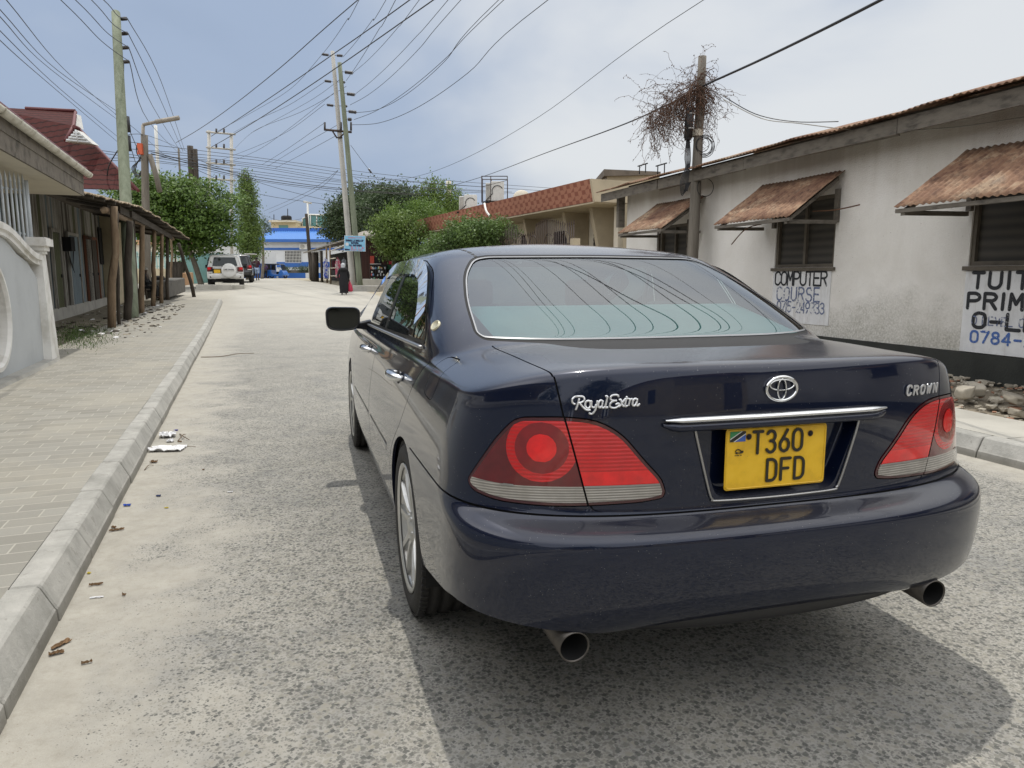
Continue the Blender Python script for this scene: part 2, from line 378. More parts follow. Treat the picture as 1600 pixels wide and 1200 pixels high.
#        yr    a    n    w     yf    af   nf   zr    zm    zf    (metres, rear axle at y=0)
RINGS = [
 (-0.80, .40, 3.0, .70,  3.45, .5, 2.6, .345, .21, .22),
 (-.98, .40, 3.0, .845, 3.70, .5, 2.6, .325, .20, .20),
 (-1.040,.40, 3.0, .874, 3.76, .5, 2.6, .348, .25, .24),
 (-1.076,.41, 3.1, .889, 3.82, .55,2.6, .42,  .34, .34),
 (-1.093,.41, 3.1, .896, 3.86, .6, 2.6, .51,  .46, .48),
 (-1.097,.41, 3.1, .898, 3.86, .6, 2.6, .585, .57, .58),
 (-1.091,.41, 3.1, .897, 3.85, .6, 2.6, .608, .615,.62),
 (-1.066,.41, 3.1, .895, 3.84, .6, 2.6, .622, .635,.64),
 (-1.02, .41, 3.1, .893, 3.83, .6, 2.6, .636, .655,.66),
 (-1.005,.41, 3.1, .890, 3.82, .6, 2.6, .65,  .675,.68),
 (-1.008,.42, 3.0, .885, 3.80, .6, 2.6, .70,  .72, .72),
 (-1.012,.42, 3.0, .872, 3.75, .6, 2.6, .80,  .80, .78),
 (-1.012,.42, 3.0, .856, 3.66, .6, 2.6, .90,  .865,.83),
 (-1.006,.42, 3.0, .843, 3.52, .6, 2.5, .965, .900,.86),
 (-1.001,.42, 3.0, .834, 3.47, .6, 2.5, 1.004,.922,.872),
 (-.997, .42, 3.0, .830, 3.44, .6, 2.5, 1.024,.936,.880),
 (-.989, .42, 3.0, .827, 3.40, .6, 2.4, 1.0345,.943,.886),
 (-.974, .42, 3.0, .823, 3.36, .6, 2.4, 1.0395,.949,.892),
 (-.93,  .42, 3.0, .818, 3.25, .6, 2.4, 1.0420,.955,.91),
 (-.80,  .42, 3.0, .814, 3.0,  .6, 2.4, 1.045,.960,.94),
 (-.62,  .42, 3.0, .811, 2.75, .6, 2.4, 1.052,.966,.965),
 (-.47,  .40, 3.0, 0.808, 2.72, 0.60, 2.8, 1.053,.972,.99),
 (-.41,  .38, 3.0, 0.803, 2.55, 0.50, 2.8, 1.055,.985,1.0),
 (-.36, .37, 3.1, 0.797, 2.45, 0.40, 2.8, 1.075,1.02, 1.03),
 (-.22, .36, 3.2, 0.775, 2.32, 0.34, 2.8, 1.14, 1.09, 1.11),
 (-.04, .36, 3.2, 0.750, 2.18, 0.32, 2.8, 1.215,1.17, 1.21),
 (.14, .36, 3.2, 0.720, 2.02, 0.30, 2.8, 1.285,1.25, 1.29),
 (.27, .36, 3.2, 0.690, 1.88, 0.30, 2.8, 1.332,1.31, 1.345),
 (.34, .36, 3.2, 0.662, 1.74, 0.30, 2.8, 1.355,1.345,1.37),
 (.42, .36, 3.1, 0.622, 1.62, 0.30, 2.8, 1.373,1.374,1.39),
 (.56, .36, 3.0, 0.515, 1.48, 0.30, 2.8, 1.397,1.398,1.405),
 (.74,   .33, 2.7, .320, 1.28, .4, 2.3, 1.418,1.418,1.42),
 (.92,   .18, 2.3, .140, 1.18, .2, 2.2, 1.430,1.430,1.43),
 (1.03,  .03, 2.0, .020, 1.08, .03,2.0, 1.434,1.434,1.434),
]
def ring_pts(r, nq=46, ns=96, nf=34):
    yr, a, n, w, yf, af, n2, zr, zm, zf = r
    t = np.linspace(0, 1, nq); X, Y = superell(t, n)
    x1 = X*w; y1 = yr+a*Y
    s1 = X**(6 if zr > .9 else 3.5); z1 = zr*(1-s1)+zm*s1
    y2 = np.linspace(yr+a, yf-af, ns+2)[1:-1]; x2 = np.full(ns, w); f = (y2-(yr+a))/max(1e-6, (yf-af)-(yr+a))
    zl = zm+0*f; z2 = zl
    t = np.linspace(1, 0, nf); X, Y = superell(t, n2)
    x3 = X*w; y3 = yf-af*Y; s3 = X**3; z3 = zf*(1-s3)+zm*s3
    x = np.concatenate([x1, x2, x3]); y = np.concatenate([y1, y2, y3]); z = np.concatenate([z1, z2, z3])
    # plan: widest by the doors; the waist dips a little towards the bonnet
    x = x*(1-.020*np.clip((.9-y)/1.7, 0, 1)**2-.035*np.clip((y-1.9)/1.6, 0, 1)**2)
    x = x*(1-.010*np.clip((.15-y)/.95, 0, 1)**2*np.clip((z-.60)/.25, 0, 1))
    z = z-np.where((z > .88) & (z < 1.25), .030*np.clip((y-.2)/2.4, 0, 1), 0)
    return np.stack([x, y, z], 1)
def bspline_rows(C, sub):
    k = len(C); C = np.concatenate([[2*C[0]-C[1]], C, [2*C[-1]-C[-2]]]); out = []; kk = []
    for i in range(k-1):
        P0, P1, P2, P3 = C[i], C[i+1], C[i+2], C[i+3]
        for j in range(sub):
            t = j/sub; out.append(((1-t)**3*P0+(3*t**3-6*t*t+4)*P1+(-3*t**3+3*t*t+3*t+1)*P2+t**3*P3)/6); kk.append(i+t)
    out.append(C[-2]); kk.append(k-1); return np.array(out), np.array(kk)
class Surf:
    def __init__(s, V, N, A, F): s.V, s.N, s.A, s.F = V, N, A, F     # A: per-vertex (plan arclength from rear centre, ring number)
def make_shell():
    rows = np.array([ring_pts(r) for r in RINGS]); G, kk = bspline_rows(rows, 8)
    nr, nc = G.shape[:2]
    # normals
    du = np.gradient(G, axis=1); dv = np.gradient(G, axis=0); N = np.cross(du, dv)
    # arclength in plan
    d = np.hypot(np.diff(G[:, :, 0], axis=1), np.diff(G[:, :, 1], axis=1)); S = np.concatenate([np.zeros((nr, 1)), np.cumsum(d, 1)], 1)
    N /= np.linalg.norm(N, axis=2, keepdims=True)+1e-12
    mid = N[60, 90]; 
    if mid[0] < 0: N = -N
    fl_ = (kk[:, None] > 24) & (N[:, :, 2] < 0); N = np.where(fl_[:, :, None], -N, N)
    N[-12:] = np.where(np.abs(N[-12:, :, 2:3]) < .9, np.array([0, 0, 1.0]), N[-12:])
    # centreline normals in the plane of symmetry
    for c in (0, nc-1):
        N[:, c, 0] = 0; N[:, c] /= np.linalg.norm(N[:, c], axis=1, keepdims=True)+1e-12
    V = G.reshape(-1, 3); NN = N.reshape(-1, 3); K = np.repeat(kk[:, None], nc, 1).reshape(-1); A = np.stack([S.reshape(-1), K], 1)
    V2 = V*[-1, 1, 1]; N2 = NN*[-1, 1, 1]
    idx = np.arange(nr*nc).reshape(nr, nc); off = nr*nc
    m = idx+off; m[:, 0] = idx[:, 0]; m[:, -1] = idx[:, -1]      # share the centreline
    F = []
    for i in range(nr-1):
        for j in range(nc-1):
            F.append((idx[i, j], idx[i, j+1], idx[i+1, j+1], idx[i+1, j]))
            F.append((m[i+1, j], m[i+1, j+1], m[i, j+1], m[i, j]))
    return Surf(np.concatenate([V, V2]), np.concatenate([NN, N2]), np.concatenate([A, A]), F)
def clip(s, f):
    "split a surface where f(V, A) = 0; returns (part with f<0, part with f>0), edges cut exactly on the line"
    val = f(s.V, s.A); val = np.where(np.abs(val) < 1e-7, 1e-7, val)
    neg = val < 0
    ed = {}; a_, b_ = [], []
    Fi, Fo, X = [], [], []
    for fc in s.F:
        k = sum(neg[i] for i in fc)
        if k == len(fc): Fi.append(fc)
        elif k == 0: Fo.append(fc)
        else:
            X.append(fc)
            for q in range(len(fc)):
                i, j = fc[q], fc[(q+1) % len(fc)]
                if neg[i] != neg[j]:
                    e = (i, j) if i < j else (j, i)
                    if e not in ed: ed[e] = len(a_); a_.append(e[0]); b_.append(e[1])
    if not X: return (Surf(s.V, s.N, s.A, Fi), Surf(s.V, s.N, s.A, Fo))
    a_, b_ = np.array(a_), np.array(b_); lo = np.zeros(len(a_)); hi = np.ones(len(a_)); fa = val[a_]
    for it in range(14):
        mid = (lo+hi)/2; P = s.V[a_]+(s.V[b_]-s.V[a_])*mid[:, None]; Q = s.A[a_]+(s.A[b_]-s.A[a_])*mid[:, None]
        fm = f(P, Q); same = (fm < 0) == (fa < 0)
        lo = np.where(same, mid, lo); hi = np.where(same, hi, mid)
    t = ((lo+hi)/2)[:, None]; base = len(s.V)
    V = np.concatenate([s.V, s.V[a_]+(s.V[b_]-s.V[a_])*t]); A = np.concatenate([s.A, s.A[a_]+(s.A[b_]-s.A[a_])*t])
    N = s.N[a_]+(s.N[b_]-s.N[a_])*t; N /= np.linalg.norm(N, axis=1, keepdims=True)+1e-12; N = np.concatenate([s.N, N])
    for fc in X:
        pi, po = [], []
        for q in range(len(fc)):
            i, j = fc[q], fc[(q+1) % len(fc)]
            (pi if neg[i] else po).append(i)
            if neg[i] != neg[j]:
                e = ed[(i, j) if i < j else (j, i)]+base; pi.append(e); po.append(e)
        if len(pi) > 2: Fi.append(tuple(pi))
        if len(po) > 2: Fo.append(tuple(po))
    return Surf(V, N, A, Fi), Surf(V, N, A, Fo)
def compact(s):
    used = np.zeros(len(s.V), bool)
    for f in s.F: used[list(f)] = True
    mp_ = -np.ones(len(s.V), int); mp_[used] = np.arange(used.sum())
    return Surf(s.V[used], s.N[used], s.A[used], [tuple(int(mp_[i]) for i in f) for f in s.F])
def surf_obj(s, name, mat, parent, push=0.0, skirt=0.0, mats2=None):
    s = compact(s)
    if not s.F: return None
    V = s.V+s.N*push; F = list(s.F); N = s.N; n0 = len(V)
    if skirt:
        cnt = {}
        for f in F:
            for q in range(len(f)):
                e = (f[q], f[(q+1) % len(f)]); cnt[e] = 1
        bd = [e for e in cnt if (e[1], e[0]) not in cnt]
        ids = sorted({i for e in bd for i in e}); mp_ = {i: n0+k for k, i in enumerate(ids)}
        mp2 = {i: n0+len(ids)+k for k, i in enumerate(ids)}
        ids = np.array(ids)
        V = np.concatenate([V, V[ids], V[ids]-N[ids]*skirt]); N = np.concatenate([N, N[ids], N[ids]])
        SK = [(mp_[b], mp_[a], mp2[a], mp2[b]) for a, b in bd]
    else: SK = []
    me = bpy.data.meshes.new(name); me.from_pydata(V.tolist(), [], F+SK)
    me.materials.append(mat)
    me.polygons.foreach_set('use_smooth', [True]*len(F)+[False]*len(SK)); me.update()
    cn = []
    for f in F: cn += [tuple(N[i]) for i in f]
    for p in list(me.polygons)[len(F):]:
        cn += [tuple(p.normal)]*len(p.vertices)
    me.normals_split_custom_set(cn)
    o = bpy.data.objects.new(name, me); COL.objects.link(o); o.parent = parent
    return o
def sdpoly(P, poly):
    poly = np.asarray(poly, float); x, y = P[:, 0], P[:, 1]; n = len(poly)
    d = np.full(len(P), 1e9); s = np.ones(len(P))
    for i in range(n):
        ax, ay = poly[i]; bx, by = poly[i-1]; ex, ey = bx-ax, by-ay; wx, wy = x-ax, y-ay
        t = np.clip((wx*ex+wy*ey)/(ex*ex+ey*ey+1e-12), 0, 1); dx, dy = wx-ex*t, wy-ey*t
        d = np.minimum(d, dx*dx+dy*dy)
        c = np.stack([y >= ay, y < by, ex*wy > ey*wx]); flip = c.all(0) | (~c).all(0)
        s = np.where(flip, -s, s)
    return s*np.sqrt(d)
def smooth2(P, n=6, closed=True): return [(p.x, p.y) for p in catmull([(a, b, 0) for a, b in P], n, closed)]
def roundpoly(P, r, n=5):
    "polygon with every corner rounded; P entries (x, y[, r])"
    out = []; k = len(P)
    for i in range(k):
        p = Vector(P[i][:2]); a = Vector(P[i-1][:2]); b = Vector(P[(i+1) % k][:2]); rr = P[i][2] if len(P[i]) > 2 else r
        da = a-p; db = b-p; la, lb = da.length, db.length; q = min(rr, la*.48, lb*.48)
        s0 = p+da/la*q; s1 = p+db/lb*q
        for j in range(n+1):
            t = j/n; out.append(tuple(s0*(1-t)**2+p*2*t*(1-t)+s1*t*t))
    return out

car = empty('parked_sedan', (CARX, CARY, 0), YAW)
tag(car, 'glossy dark navy blue saloon car with yellow number plate, parked on the road', 'car')
shell = make_shell()
shell, _ = clip(shell, lambda V, A: -(V[:, 2]-(.325+.075*np.clip((np.abs(V[:, 0])-.45)/.4, 0, 1)-np.clip(V[:, 1]+.80, 0, .45)*.19-np.clip(V[:, 1]+.345, 0, .1)*2)) if True else None)
# wheel openings
WR = .345
for wy, r in ((0.0, WR), (2.85, WR)):
    _, shell = clip(shell, lambda V, A: np.maximum(np.hypot(V[:, 1]-wy, V[:, 2]-.325)-r, .5-np.abs(V[:, 0])))
_, shell = clip(shell, lambda V, A: np.maximum(np.abs(V[:, 1])-WR*.995, np.maximum(V[:, 2]-.3, .5-np.abs(V[:, 0]))))
_, shell = clip(shell, lambda V, A: np.maximum(np.abs(V[:, 1]-2.85)-WR*.995, np.maximum(V[:, 2]-.3, .5-np.abs(V[:, 0]))))
G2 = .0022
# --- rear window
RW = roundpoly([(-.640, 1.062, .05), (-.655, 1.075, .04), (-.640, 1.17, .05), (-.592, 1.275, .08), (-.528, 1.336, .05), (-.47, 1.3475, .05), (0, 1.352, .1), (.47, 1.3475, .05), (.528, 1.336, .05), (.592, 1.275, .08), (.640, 1.17, .05), (.655, 1.075, .04), (.640, 1.062, .05), (.45, 1.0585, .1), (-.45, 1.0585, .1)], .04)
frw = lambda g: (lambda V, A: np.maximum(sdpoly(V[:, [0, 2]], RW)+g, V[:, 1]-.75))
rw, shell = clip(shell, frw(-.009))
g1, fr1 = clip(rw, frw(.003)); glass_core, frit = clip(g1, frw(.035)); fr2, fr1 = clip(fr1, frw(-.0012))
surf_obj(fr1, 'window_seal', M['gap'], car, -.001); surf_obj(fr2, 'window_bright_trim', M['satin'], car, .001)
fro = M['frit'] = glass_mat('window_edge_glass', (.30, .33, .34), .34, .02, .25)
rwo = surf_obj(Surf(g1.V, g1.N, g1.A, glass_core.F if False else g1.F), 'rear_window', M['rearglass'], car, -.003)
# --- windscreen
WS = roundpoly([(-.70, 1.02), (-.655, 1.22), (-.56, 1.345), (0, 1.385), (.56, 1.345), (.655, 1.22), (.70, 1.02)], .05)
fws = lambda g: (lambda V, A: np.maximum(np.maximum(sdpoly(V[:, [0, 2]], WS)+g, 1.35-V[:, 1]), 22.3-A[:, 1]))
ws, shell = clip(shell, fws(0)); surf_obj(ws, 'windscreen', M['rearglass'], car, -.003)
# --- side windows, both sides: outline in the side view (y, z)
DLO = roundpoly([(.035, 1.016, .012), (.045, 1.045, .02), (.22, 1.17, .06), (.43, 1.283, .10), (.66, 1.328, .12), (1.1, 1.338, .2), (1.62, 1.318, .15), (1.92, 1.235, .15), (2.24, 1.09, .1), (2.50, .960, .02), (1.2, .985, .3)], .03)
side = {-1: 'left', 1: 'right'}
def fside(poly, g, sx):
    return lambda V, A: np.maximum(sdpoly(V[:, [1, 2]], poly)+g, .42-sx*V[:, 0])
QUART = [(-.3, .9), (.27, .9), (.27, 1.0), (.50, 1.40), (-.3, 1.4)]
def fline(y0, z0, y1, z1):   # <0 on the rear side of a line through two points in side view
    dy, dz = y1-y0, z1-z0; L = math.hypot(dy, dz)
    return lambda V, g=0.0: ((V[:, 1]-y0)*dz-(V[:, 2]-z0)*dy)/L+g
lq = fline(.30, 1.0, .505, 1.30); lb = fline(1.235, .99, 1.10, 1.33)
DOORLINES = {}
for sx in (-1, 1):
    win, shell = clip(shell, fside(DLO, 0, sx))
    frame_, g = None, None
    g, fr = clip(win, fside(DLO, .012, sx)); surf_obj(fr, 'window_trim', M['blackplastic'], car, .0015)
    q, rest = clip(g, lambda V, A: lq(V)); q, pil = clip(q, lambda V, A: lq(V)+.012)
    _, rest2 = clip(rest, lambda V, A: lq(V)-.012)
    rear, front = clip(rest2, lambda V, A: lb(V)); rear, p1 = clip(rear, lambda V, A: lb(V)+.035); p2, front = clip(front, lambda V, A: lb(V)-.035)
    a_, _ = clip(rest, lambda V, A: lq(V)-.012)
    pil = Surf(a_.V, a_.N, a_.A, a_.F)
    surf_obj(Surf(p1.V, p1.N, p1.A, p1.F), 'pillar_trim', M['blackplastic'], car, .001)
    surf_obj(p2, 'pillar_trim', M['blackplastic'], car, .001); surf_obj(pil, 'pillar_trim', M['blackplastic'], car, .0015)
    surf_obj(q, 'quarter_window', M['sideglass'], car, -.002)
    surf_obj(rear, 'side_window', M['sideglass'], car, -.002); surf_obj(front, 'side_window', M['sideglass'], car, -.002)
# --- bumper (everything below ring 8.6 behind the rear wheels)
def seam(V, A):          # ring number of the bumper's upper edge
    return A[:, 1]-8.75
fb = lambda g: (lambda V, A: np.maximum(seam(V, A)/9+g, V[:, 1]+.2))
bump_, shell = clip(shell, lambda V, A: np.maximum(seam(V, A), V[:, 1]+.15))
bump_, _ = clip(bump_, lambda V, A: np.maximum(seam(V, A)+.22, V[:, 1]+.15))
surf_obj(bump_, 'rear_bumper', M['paint'], car, .0005, .012)
# --- tail lamps: outline in (plan arclength, height)
LAMP = roundpoly([(.332, .705, .016), (.345, .742, .02), (.40, .80, .1), (.455, .866, .08), (.52, .903, .06), (.60, .912, .2), (.730, .907, .03), (.785, .855, .05), (.882, .724, .035), (.86, .701, .03), (.79, .684, .05), (.62, .6745, .1), (.40, .680, .03), (.34, .688, .02)], .02)
DIV = lambda V, A: A[:, 0]-(.604-.060*np.clip((.905-V[:, 2])/.22, -1, 2))      # <0 on the boot-lid side
def flamp(g, sx): return lambda V, A: np.maximum(np.maximum(sdpoly(np.stack([A[:, 0], V[:, 2]], 1), LAMP)+g, V[:, 1]+.4), -sx*V[:, 0])
def circ(cs, cz, r, kx=1.0): return lambda V, A: np.hypot((A[:, 0]-cs)/kx, V[:, 2]-cz)-r
lamps = []
for sx in (-1, 1):
    lm, shell = clip(shell, flamp(-.001, sx)); lm, gapb = clip(lm, flamp(.0025, sx))
    inner, outer = clip(lm, DIV); inner, _ = clip(inner, lambda V, A: DIV(V, A)+.0025); _, outer = clip(outer, lambda V, A: DIV(V, A)-.0025)
    fl = lambda g: (lambda V, A: flamp(g, sx)(V, A))
    lp = empty('tail_lamp'); lp.parent = car
    for part, nm, off in ((outer, 'outer', 1), (inner, 'inner', -1)):
        core, rim = clip(part, fl(.0105)); surf_obj(rim, 'lamp_rim', M['lampframe'], lp, .002, .01)
        zc = lambda V, A: (V[:, 2]-(.729+.012*np.clip((A[:, 0]-.75)/.2, 0, 1)))
        clear, red = clip(core, zc); surf_obj(clear, 'clear_strip', M['lampclear'], lp, .004, .01)
        if off == 1:
            d1, r1 = clip(red, circ(.664, .829, .067, 1.05)); ringA, r1 = clip(r1, circ(.664, .829, .089, 1.05))
            d2, d1 = clip(d1, circ(.664, .829, .037, 1.05))
            
            for side_ in (-1, 1):
                pc_ = clip(r1, lambda V, A: side_*(A[:, 0]-.655))[0]; surf_obj(pc_, 'red_lens', M['lampdark'], lp, .004)
            surf_obj(ringA, 'lamp_ring', M['lampred'], lp, .0045); surf_obj(d1, 'dark_ring', M['lampmid'], lp, .0045); surf_obj(d2, 'bulb_lens', M['lampbright'], lp, .006)
        else:
            hi, lo = clip(red, lambda V, A: V[:, 2]-.768); surf_obj(lo, 'red_lens', M['lampred'], lp, .004); surf_obj(hi, 'red_lens', M['lampbright'], lp, .004)
        thin = clip(core, lambda V, A: np.abs(zc(V, A))-.0025)[0]; surf_obj(thin, 'silver_line', M['satin'], lp, .006)
# --- boot lid
LZ = [.60, .655, .668, .69, .80, .909, 1.0, 1.03, 1.2]
LX = [.49, .50, .531, .543, .572, .603, .618, .622, .628]
def flid(V, A):
    on_deck = A[:, 1] > 15.5
    xe = np.where(on_deck, .622+.010*np.clip((V[:, 1]+.92)/.5, 0, 1), np.interp(V[:, 2], LZ, LX))
    zb = .640
    f = np.abs(V[:, 0])-xe
    f = np.maximum(f, V[:, 1]+.30)
    f = np.maximum(f, 8.95-A[:, 1])
    return np.maximum(f, .030-sdpoly(V[:, [0, 2]], RW)+np.where(V[:, 2] < 1.04, -.05, 0))
lid, shell = clip(shell, flid); lid, _ = clip(lid, lambda V, A: flid(V, A)+.0045)
PLT = roundpoly([(-.262, .884, .01), (-.185, .676, .035), (.185, .676, .035), (.262, .884, .01)], .02)
# recess for the number plate pressed into the lid
dd = sdpoly(lid.V[:, [0, 2]], PLT); rear_face = lid.V[:, 1] < -.9
lid1, lid_in = clip(lid, lambda V, A: -np.maximum(sdpoly(V[:, [0, 2]], PLT), V[:, 1]+.9))
PB = roundpoly([(-.240, .862, .01), (-.176, .696, .028), (.176, .696, .028), (.240, .862, .01)], .02)
m_ = (lid.V[:, 1] < -.88) & (lid.V[:, 2] < 1.0); LV_ = lid.V[m_]
def lid_y(x, z):
    q = LV_; d = (q[:, 0]-x)**2+(q[:, 2]-z)**2; k = np.argsort(d)[:6]; w = 1/(d[k]+1e-6); return float((q[k, 1]*w).sum()/w.sum())
lo_ = surf_obj(lid1, 'boot_lid', M['paint'], car, .0, .012)
rows = []
for t, dy in ((0, -.0005), (.10, .006), (.45, .027), (.8, .036), (1.0, .038)):
    rows.append([(a[0]+(b[0]-a[0])*t, lid_y(a[0], a[1])+dy, a[1]+(b[1]-a[1])*t) for a, b in zip(PLT, PB)])
mb = MB(); mb.grid(rows, 0, True, True); mb.add([rows[-1][i] for i in range(len(PB))], [tuple(range(len(PB)))])
mb.build('plate_recess', M['paint'], lo_)
# --- doors
def dpoly(pts): return pts
DR = roundpoly([(-.03, 1.03, .05), (-.16, .985, .08), (-.045, .90, .2), (.06, .74, .2), (.36, .52, .12), (.41, .36, .05), (.42, .275, .02), (1.285, .262, .02), (1.245, .60, .4), (1.245, .99, .1), (1.11, 1.346, .01), (.68, 1.340, .10), (.42, 1.297, .1), (.20, 1.18, .05)], .05)
DF = roundpoly([(1.11, 1.346, .01), (1.245, .99, .1), (1.245, .60, .4), (1.285, .262, .02), (2.42, .262, .02), (2.44, .50, .2), (2.40, .80, .2), (2.53, .955, .02), (2.26, 1.10, .1), (1.93, 1.248, .15), (1.62, 1.332, .12)], .05)
FUEL = roundpoly([(-.24, 1.0), (-.225, .875), (-.375, .865), (-.385, 1.0)], .035)
for sx in (-1, 1):
    for dname, poly in (('rear', DR), ('front', DF)):
        d, shell = clip(shell, fside(poly, -.0005, sx)); d, _ = clip(d, fside(poly, .0035, sx))
        # side rubbing strip pressed into the door
        do = surf_obj(d, 'door', M['paint'], car, .0, .012)
        y0 = .30 if dname == 'rear' else 1.57
        # chrome grip handle on a dark cup
        xs = .856
        mb = MB(); hz = .868 if dname == 'rear' else .86
        hp = [(sx*(xs-.005), y0-.085, hz-.004), (sx*(xs+.022), y0-.075, hz), (sx*(xs+.036), y0-.03, hz+.002), (sx*(xs+.038), y0+.03, hz+.002), (sx*(xs+.026), y0+.08, hz), (sx*(xs-.005), y0+.09, hz-.004)]
        mb.tube(catmull(hp, 4), [.011+.009*math.sin(math.pi*min(1, i/20)) for i in range(21)], 10, flat=1.0)
        mb.build('handle', M['chrome'], do); mb = MB(); mb.lathe([(.001, sx*.004), (.026, sx*.003), (.034, -sx*.004)], (sx*(xs+.004), y0, hz-.008), 'X', 18); mb.build('handle_cup', M['gap'], do)
    if sx == -1:
        f_, shell = clip(shell, fside(FUEL, 0, sx)); f_, _ = clip(f_, fside(FUEL, .003, sx)); surf_obj(f_, 'fuel_flap', M['paint'], car, 0, .01)
ditch, shell = clip(shell, lambda V, A: np.maximum(np.maximum(np.abs(np.abs(V[:, 0])-(.505+.03*np.clip((V[:, 1]-.3)/.9, 0, 1)-.03*np.clip((V[:, 1]-1.0)/.6, 0, 1)))-.006, 1.345-V[:, 2]), np.abs(V[:, 1]-.85)-.7))
for sg in (-1, 1): surf_obj(clip(ditch, lambda V, A: -sg*V[:, 0])[0], 'roof_moulding', M['rubber'], car, .001)
bodyo = surf_obj(shell, 'body', M['paint'], car, 0, .012)
# dark liner behind every gap (the inner structure of the body)
shell2 = make_shell()
shell2, _ = clip(shell2, lambda V, A: -(V[:, 2]-(.345+.075*np.clip((np.abs(V[:, 0])-.45)/.4, 0, 1)-np.clip(V[:, 1]+.80, 0, .45)*.19-np.clip(V[:, 1]+.345, 0, .1)*2)))
for wy in (0.0, 2.85):
    _, shell2 = clip(shell2, lambda V, A: np.maximum(np.abs(V[:, 1]-wy)-.36, np.maximum(np.hypot(V[:, 1]-wy, V[:, 2]-.325)-.36, .5-np.abs(V[:, 0])) if False else np.maximum(V[:, 2]-.72, .5-np.abs(V[:, 0]))))
_, shell2 = clip(shell2, lambda V, A: np.maximum(np.maximum(sdpoly(V[:, [0, 2]], PLT)-.01, V[:, 1]+.8), -1-V[:, 1]*0))
_, shell2 = clip(shell2, frw(.0)); _, shell2 = clip(shell2, fws(.0))
for sx in (-1, 1): _, shell2 = clip(shell2, fside(DLO, .0, sx))
surf_obj(shell2, 'inner_shell', M['gap'], car, -.0115)
# ------------------------------------------------------------------ what is fixed to the car
def car_surface_y(x, z):      # rear face of the closed lid at (x, z)
    return lid_y(x, z)
# chrome outline of the plate recess
mb = MB(); U = [(-.259, .875), (-.250, .838), (-.222, .74), (-.2055, .688), (-.198, .677), (-.180, .670), (0, .667), (.180, .670), (.198, .677), (.2055, .688), (.222, .74), (.250, .838), (.259, .875)]
pts = catmull([(x, lid_y(x, z)-.003, z) for x, z in U], 4); mb.tube(pts, .0038, 8); mb.build('chrome_outline', M['satin'], lo_)
# garnish bar over the plate: painted spoiler lip below, chrome blade on top
mb = MB(); rows = []
for i in range(33):
    x = -.350+.70*i/32; e = 1-max(0, abs(x)-.315)/.035; e = max(.12, e)**.5; y = -1.010+.16*abs(x)**3
    zc = .889; rows.append([(x, y+.010, zc+.004*e), (x, y-.014*e, zc+.002*e), (x, y-.022*e, zc-.006*e), (x, y-.020*e, zc-.018*e), (x, y-.006, zc-.024*e), (x, y+.010, zc-.025*e)])
mb.grid(rows, 0, True, True); mb.add(rows[0], [tuple(range(6))]); mb.add(rows[-1], [tuple(range(5, -1, -1))]); gb = mb.build('garnish_bar', M['paint'], lo_)
mb = MB(); rows = []
for i in range(33):
    x = -.347+.694*i/32; e = 1-max(0, abs(x)-.30)/.047; e = max(.15, e)**.6; y = -1.018+.16*abs(x)**3
    zc = .899; rows.append([(x, y+.012, zc+.0075*e), (x, y-.009*e, zc+.0068*e), (x, y-.0165*e, zc+.001), (x, y-.0155*e, zc-.0062*e), (x, y+.012, zc-.0070*e)])
mb.grid(rows, 0, True, True); mb.add(rows[0], [tuple(range(5))]); mb.add(rows[-1], [tuple(range(4, -1, -1))]); mb.build('chrome_blade', M['chrome'], gb)
# oval emblem: outer ring, a wide flat ring and a narrow upright ring crossing it
mb = MB(); ez = .967
def ering(cx, cz, rx, rz, r, fl=.6, wob=0):
    pts = [(cx+rx*math.cos(a), lid_y(0, ez)-.004, cz+rz*math.sin(a)) for a in [2*math.pi*i/40 for i in range(41)]]
    mb.tube(pts, [r*(1+wob*math.sin(2*math.pi*i/40)) for i in range(41)], 8, cap=False, flat=fl)
ering(0, ez, .0475, .0325, .0050, .9, .0); ering(0, ez+.0105, .0375, .0145, .0040); ering(0, ez-.001, .0130, .0275, .0036)
emb_o = mb.build('oval_emblem', M['chrome'], lo_)
mb = MB(); lettering(mb, 'TOYOTA', (-.0185, lid_y(0, ez)-.0085, ez-.0065), (1, 0, 0), (0, 0, 1), .005, .0042, .0022, .0006, (0, -1, 0), 3); mb.build('emblem_letters', M['blackplastic'], emb_o)
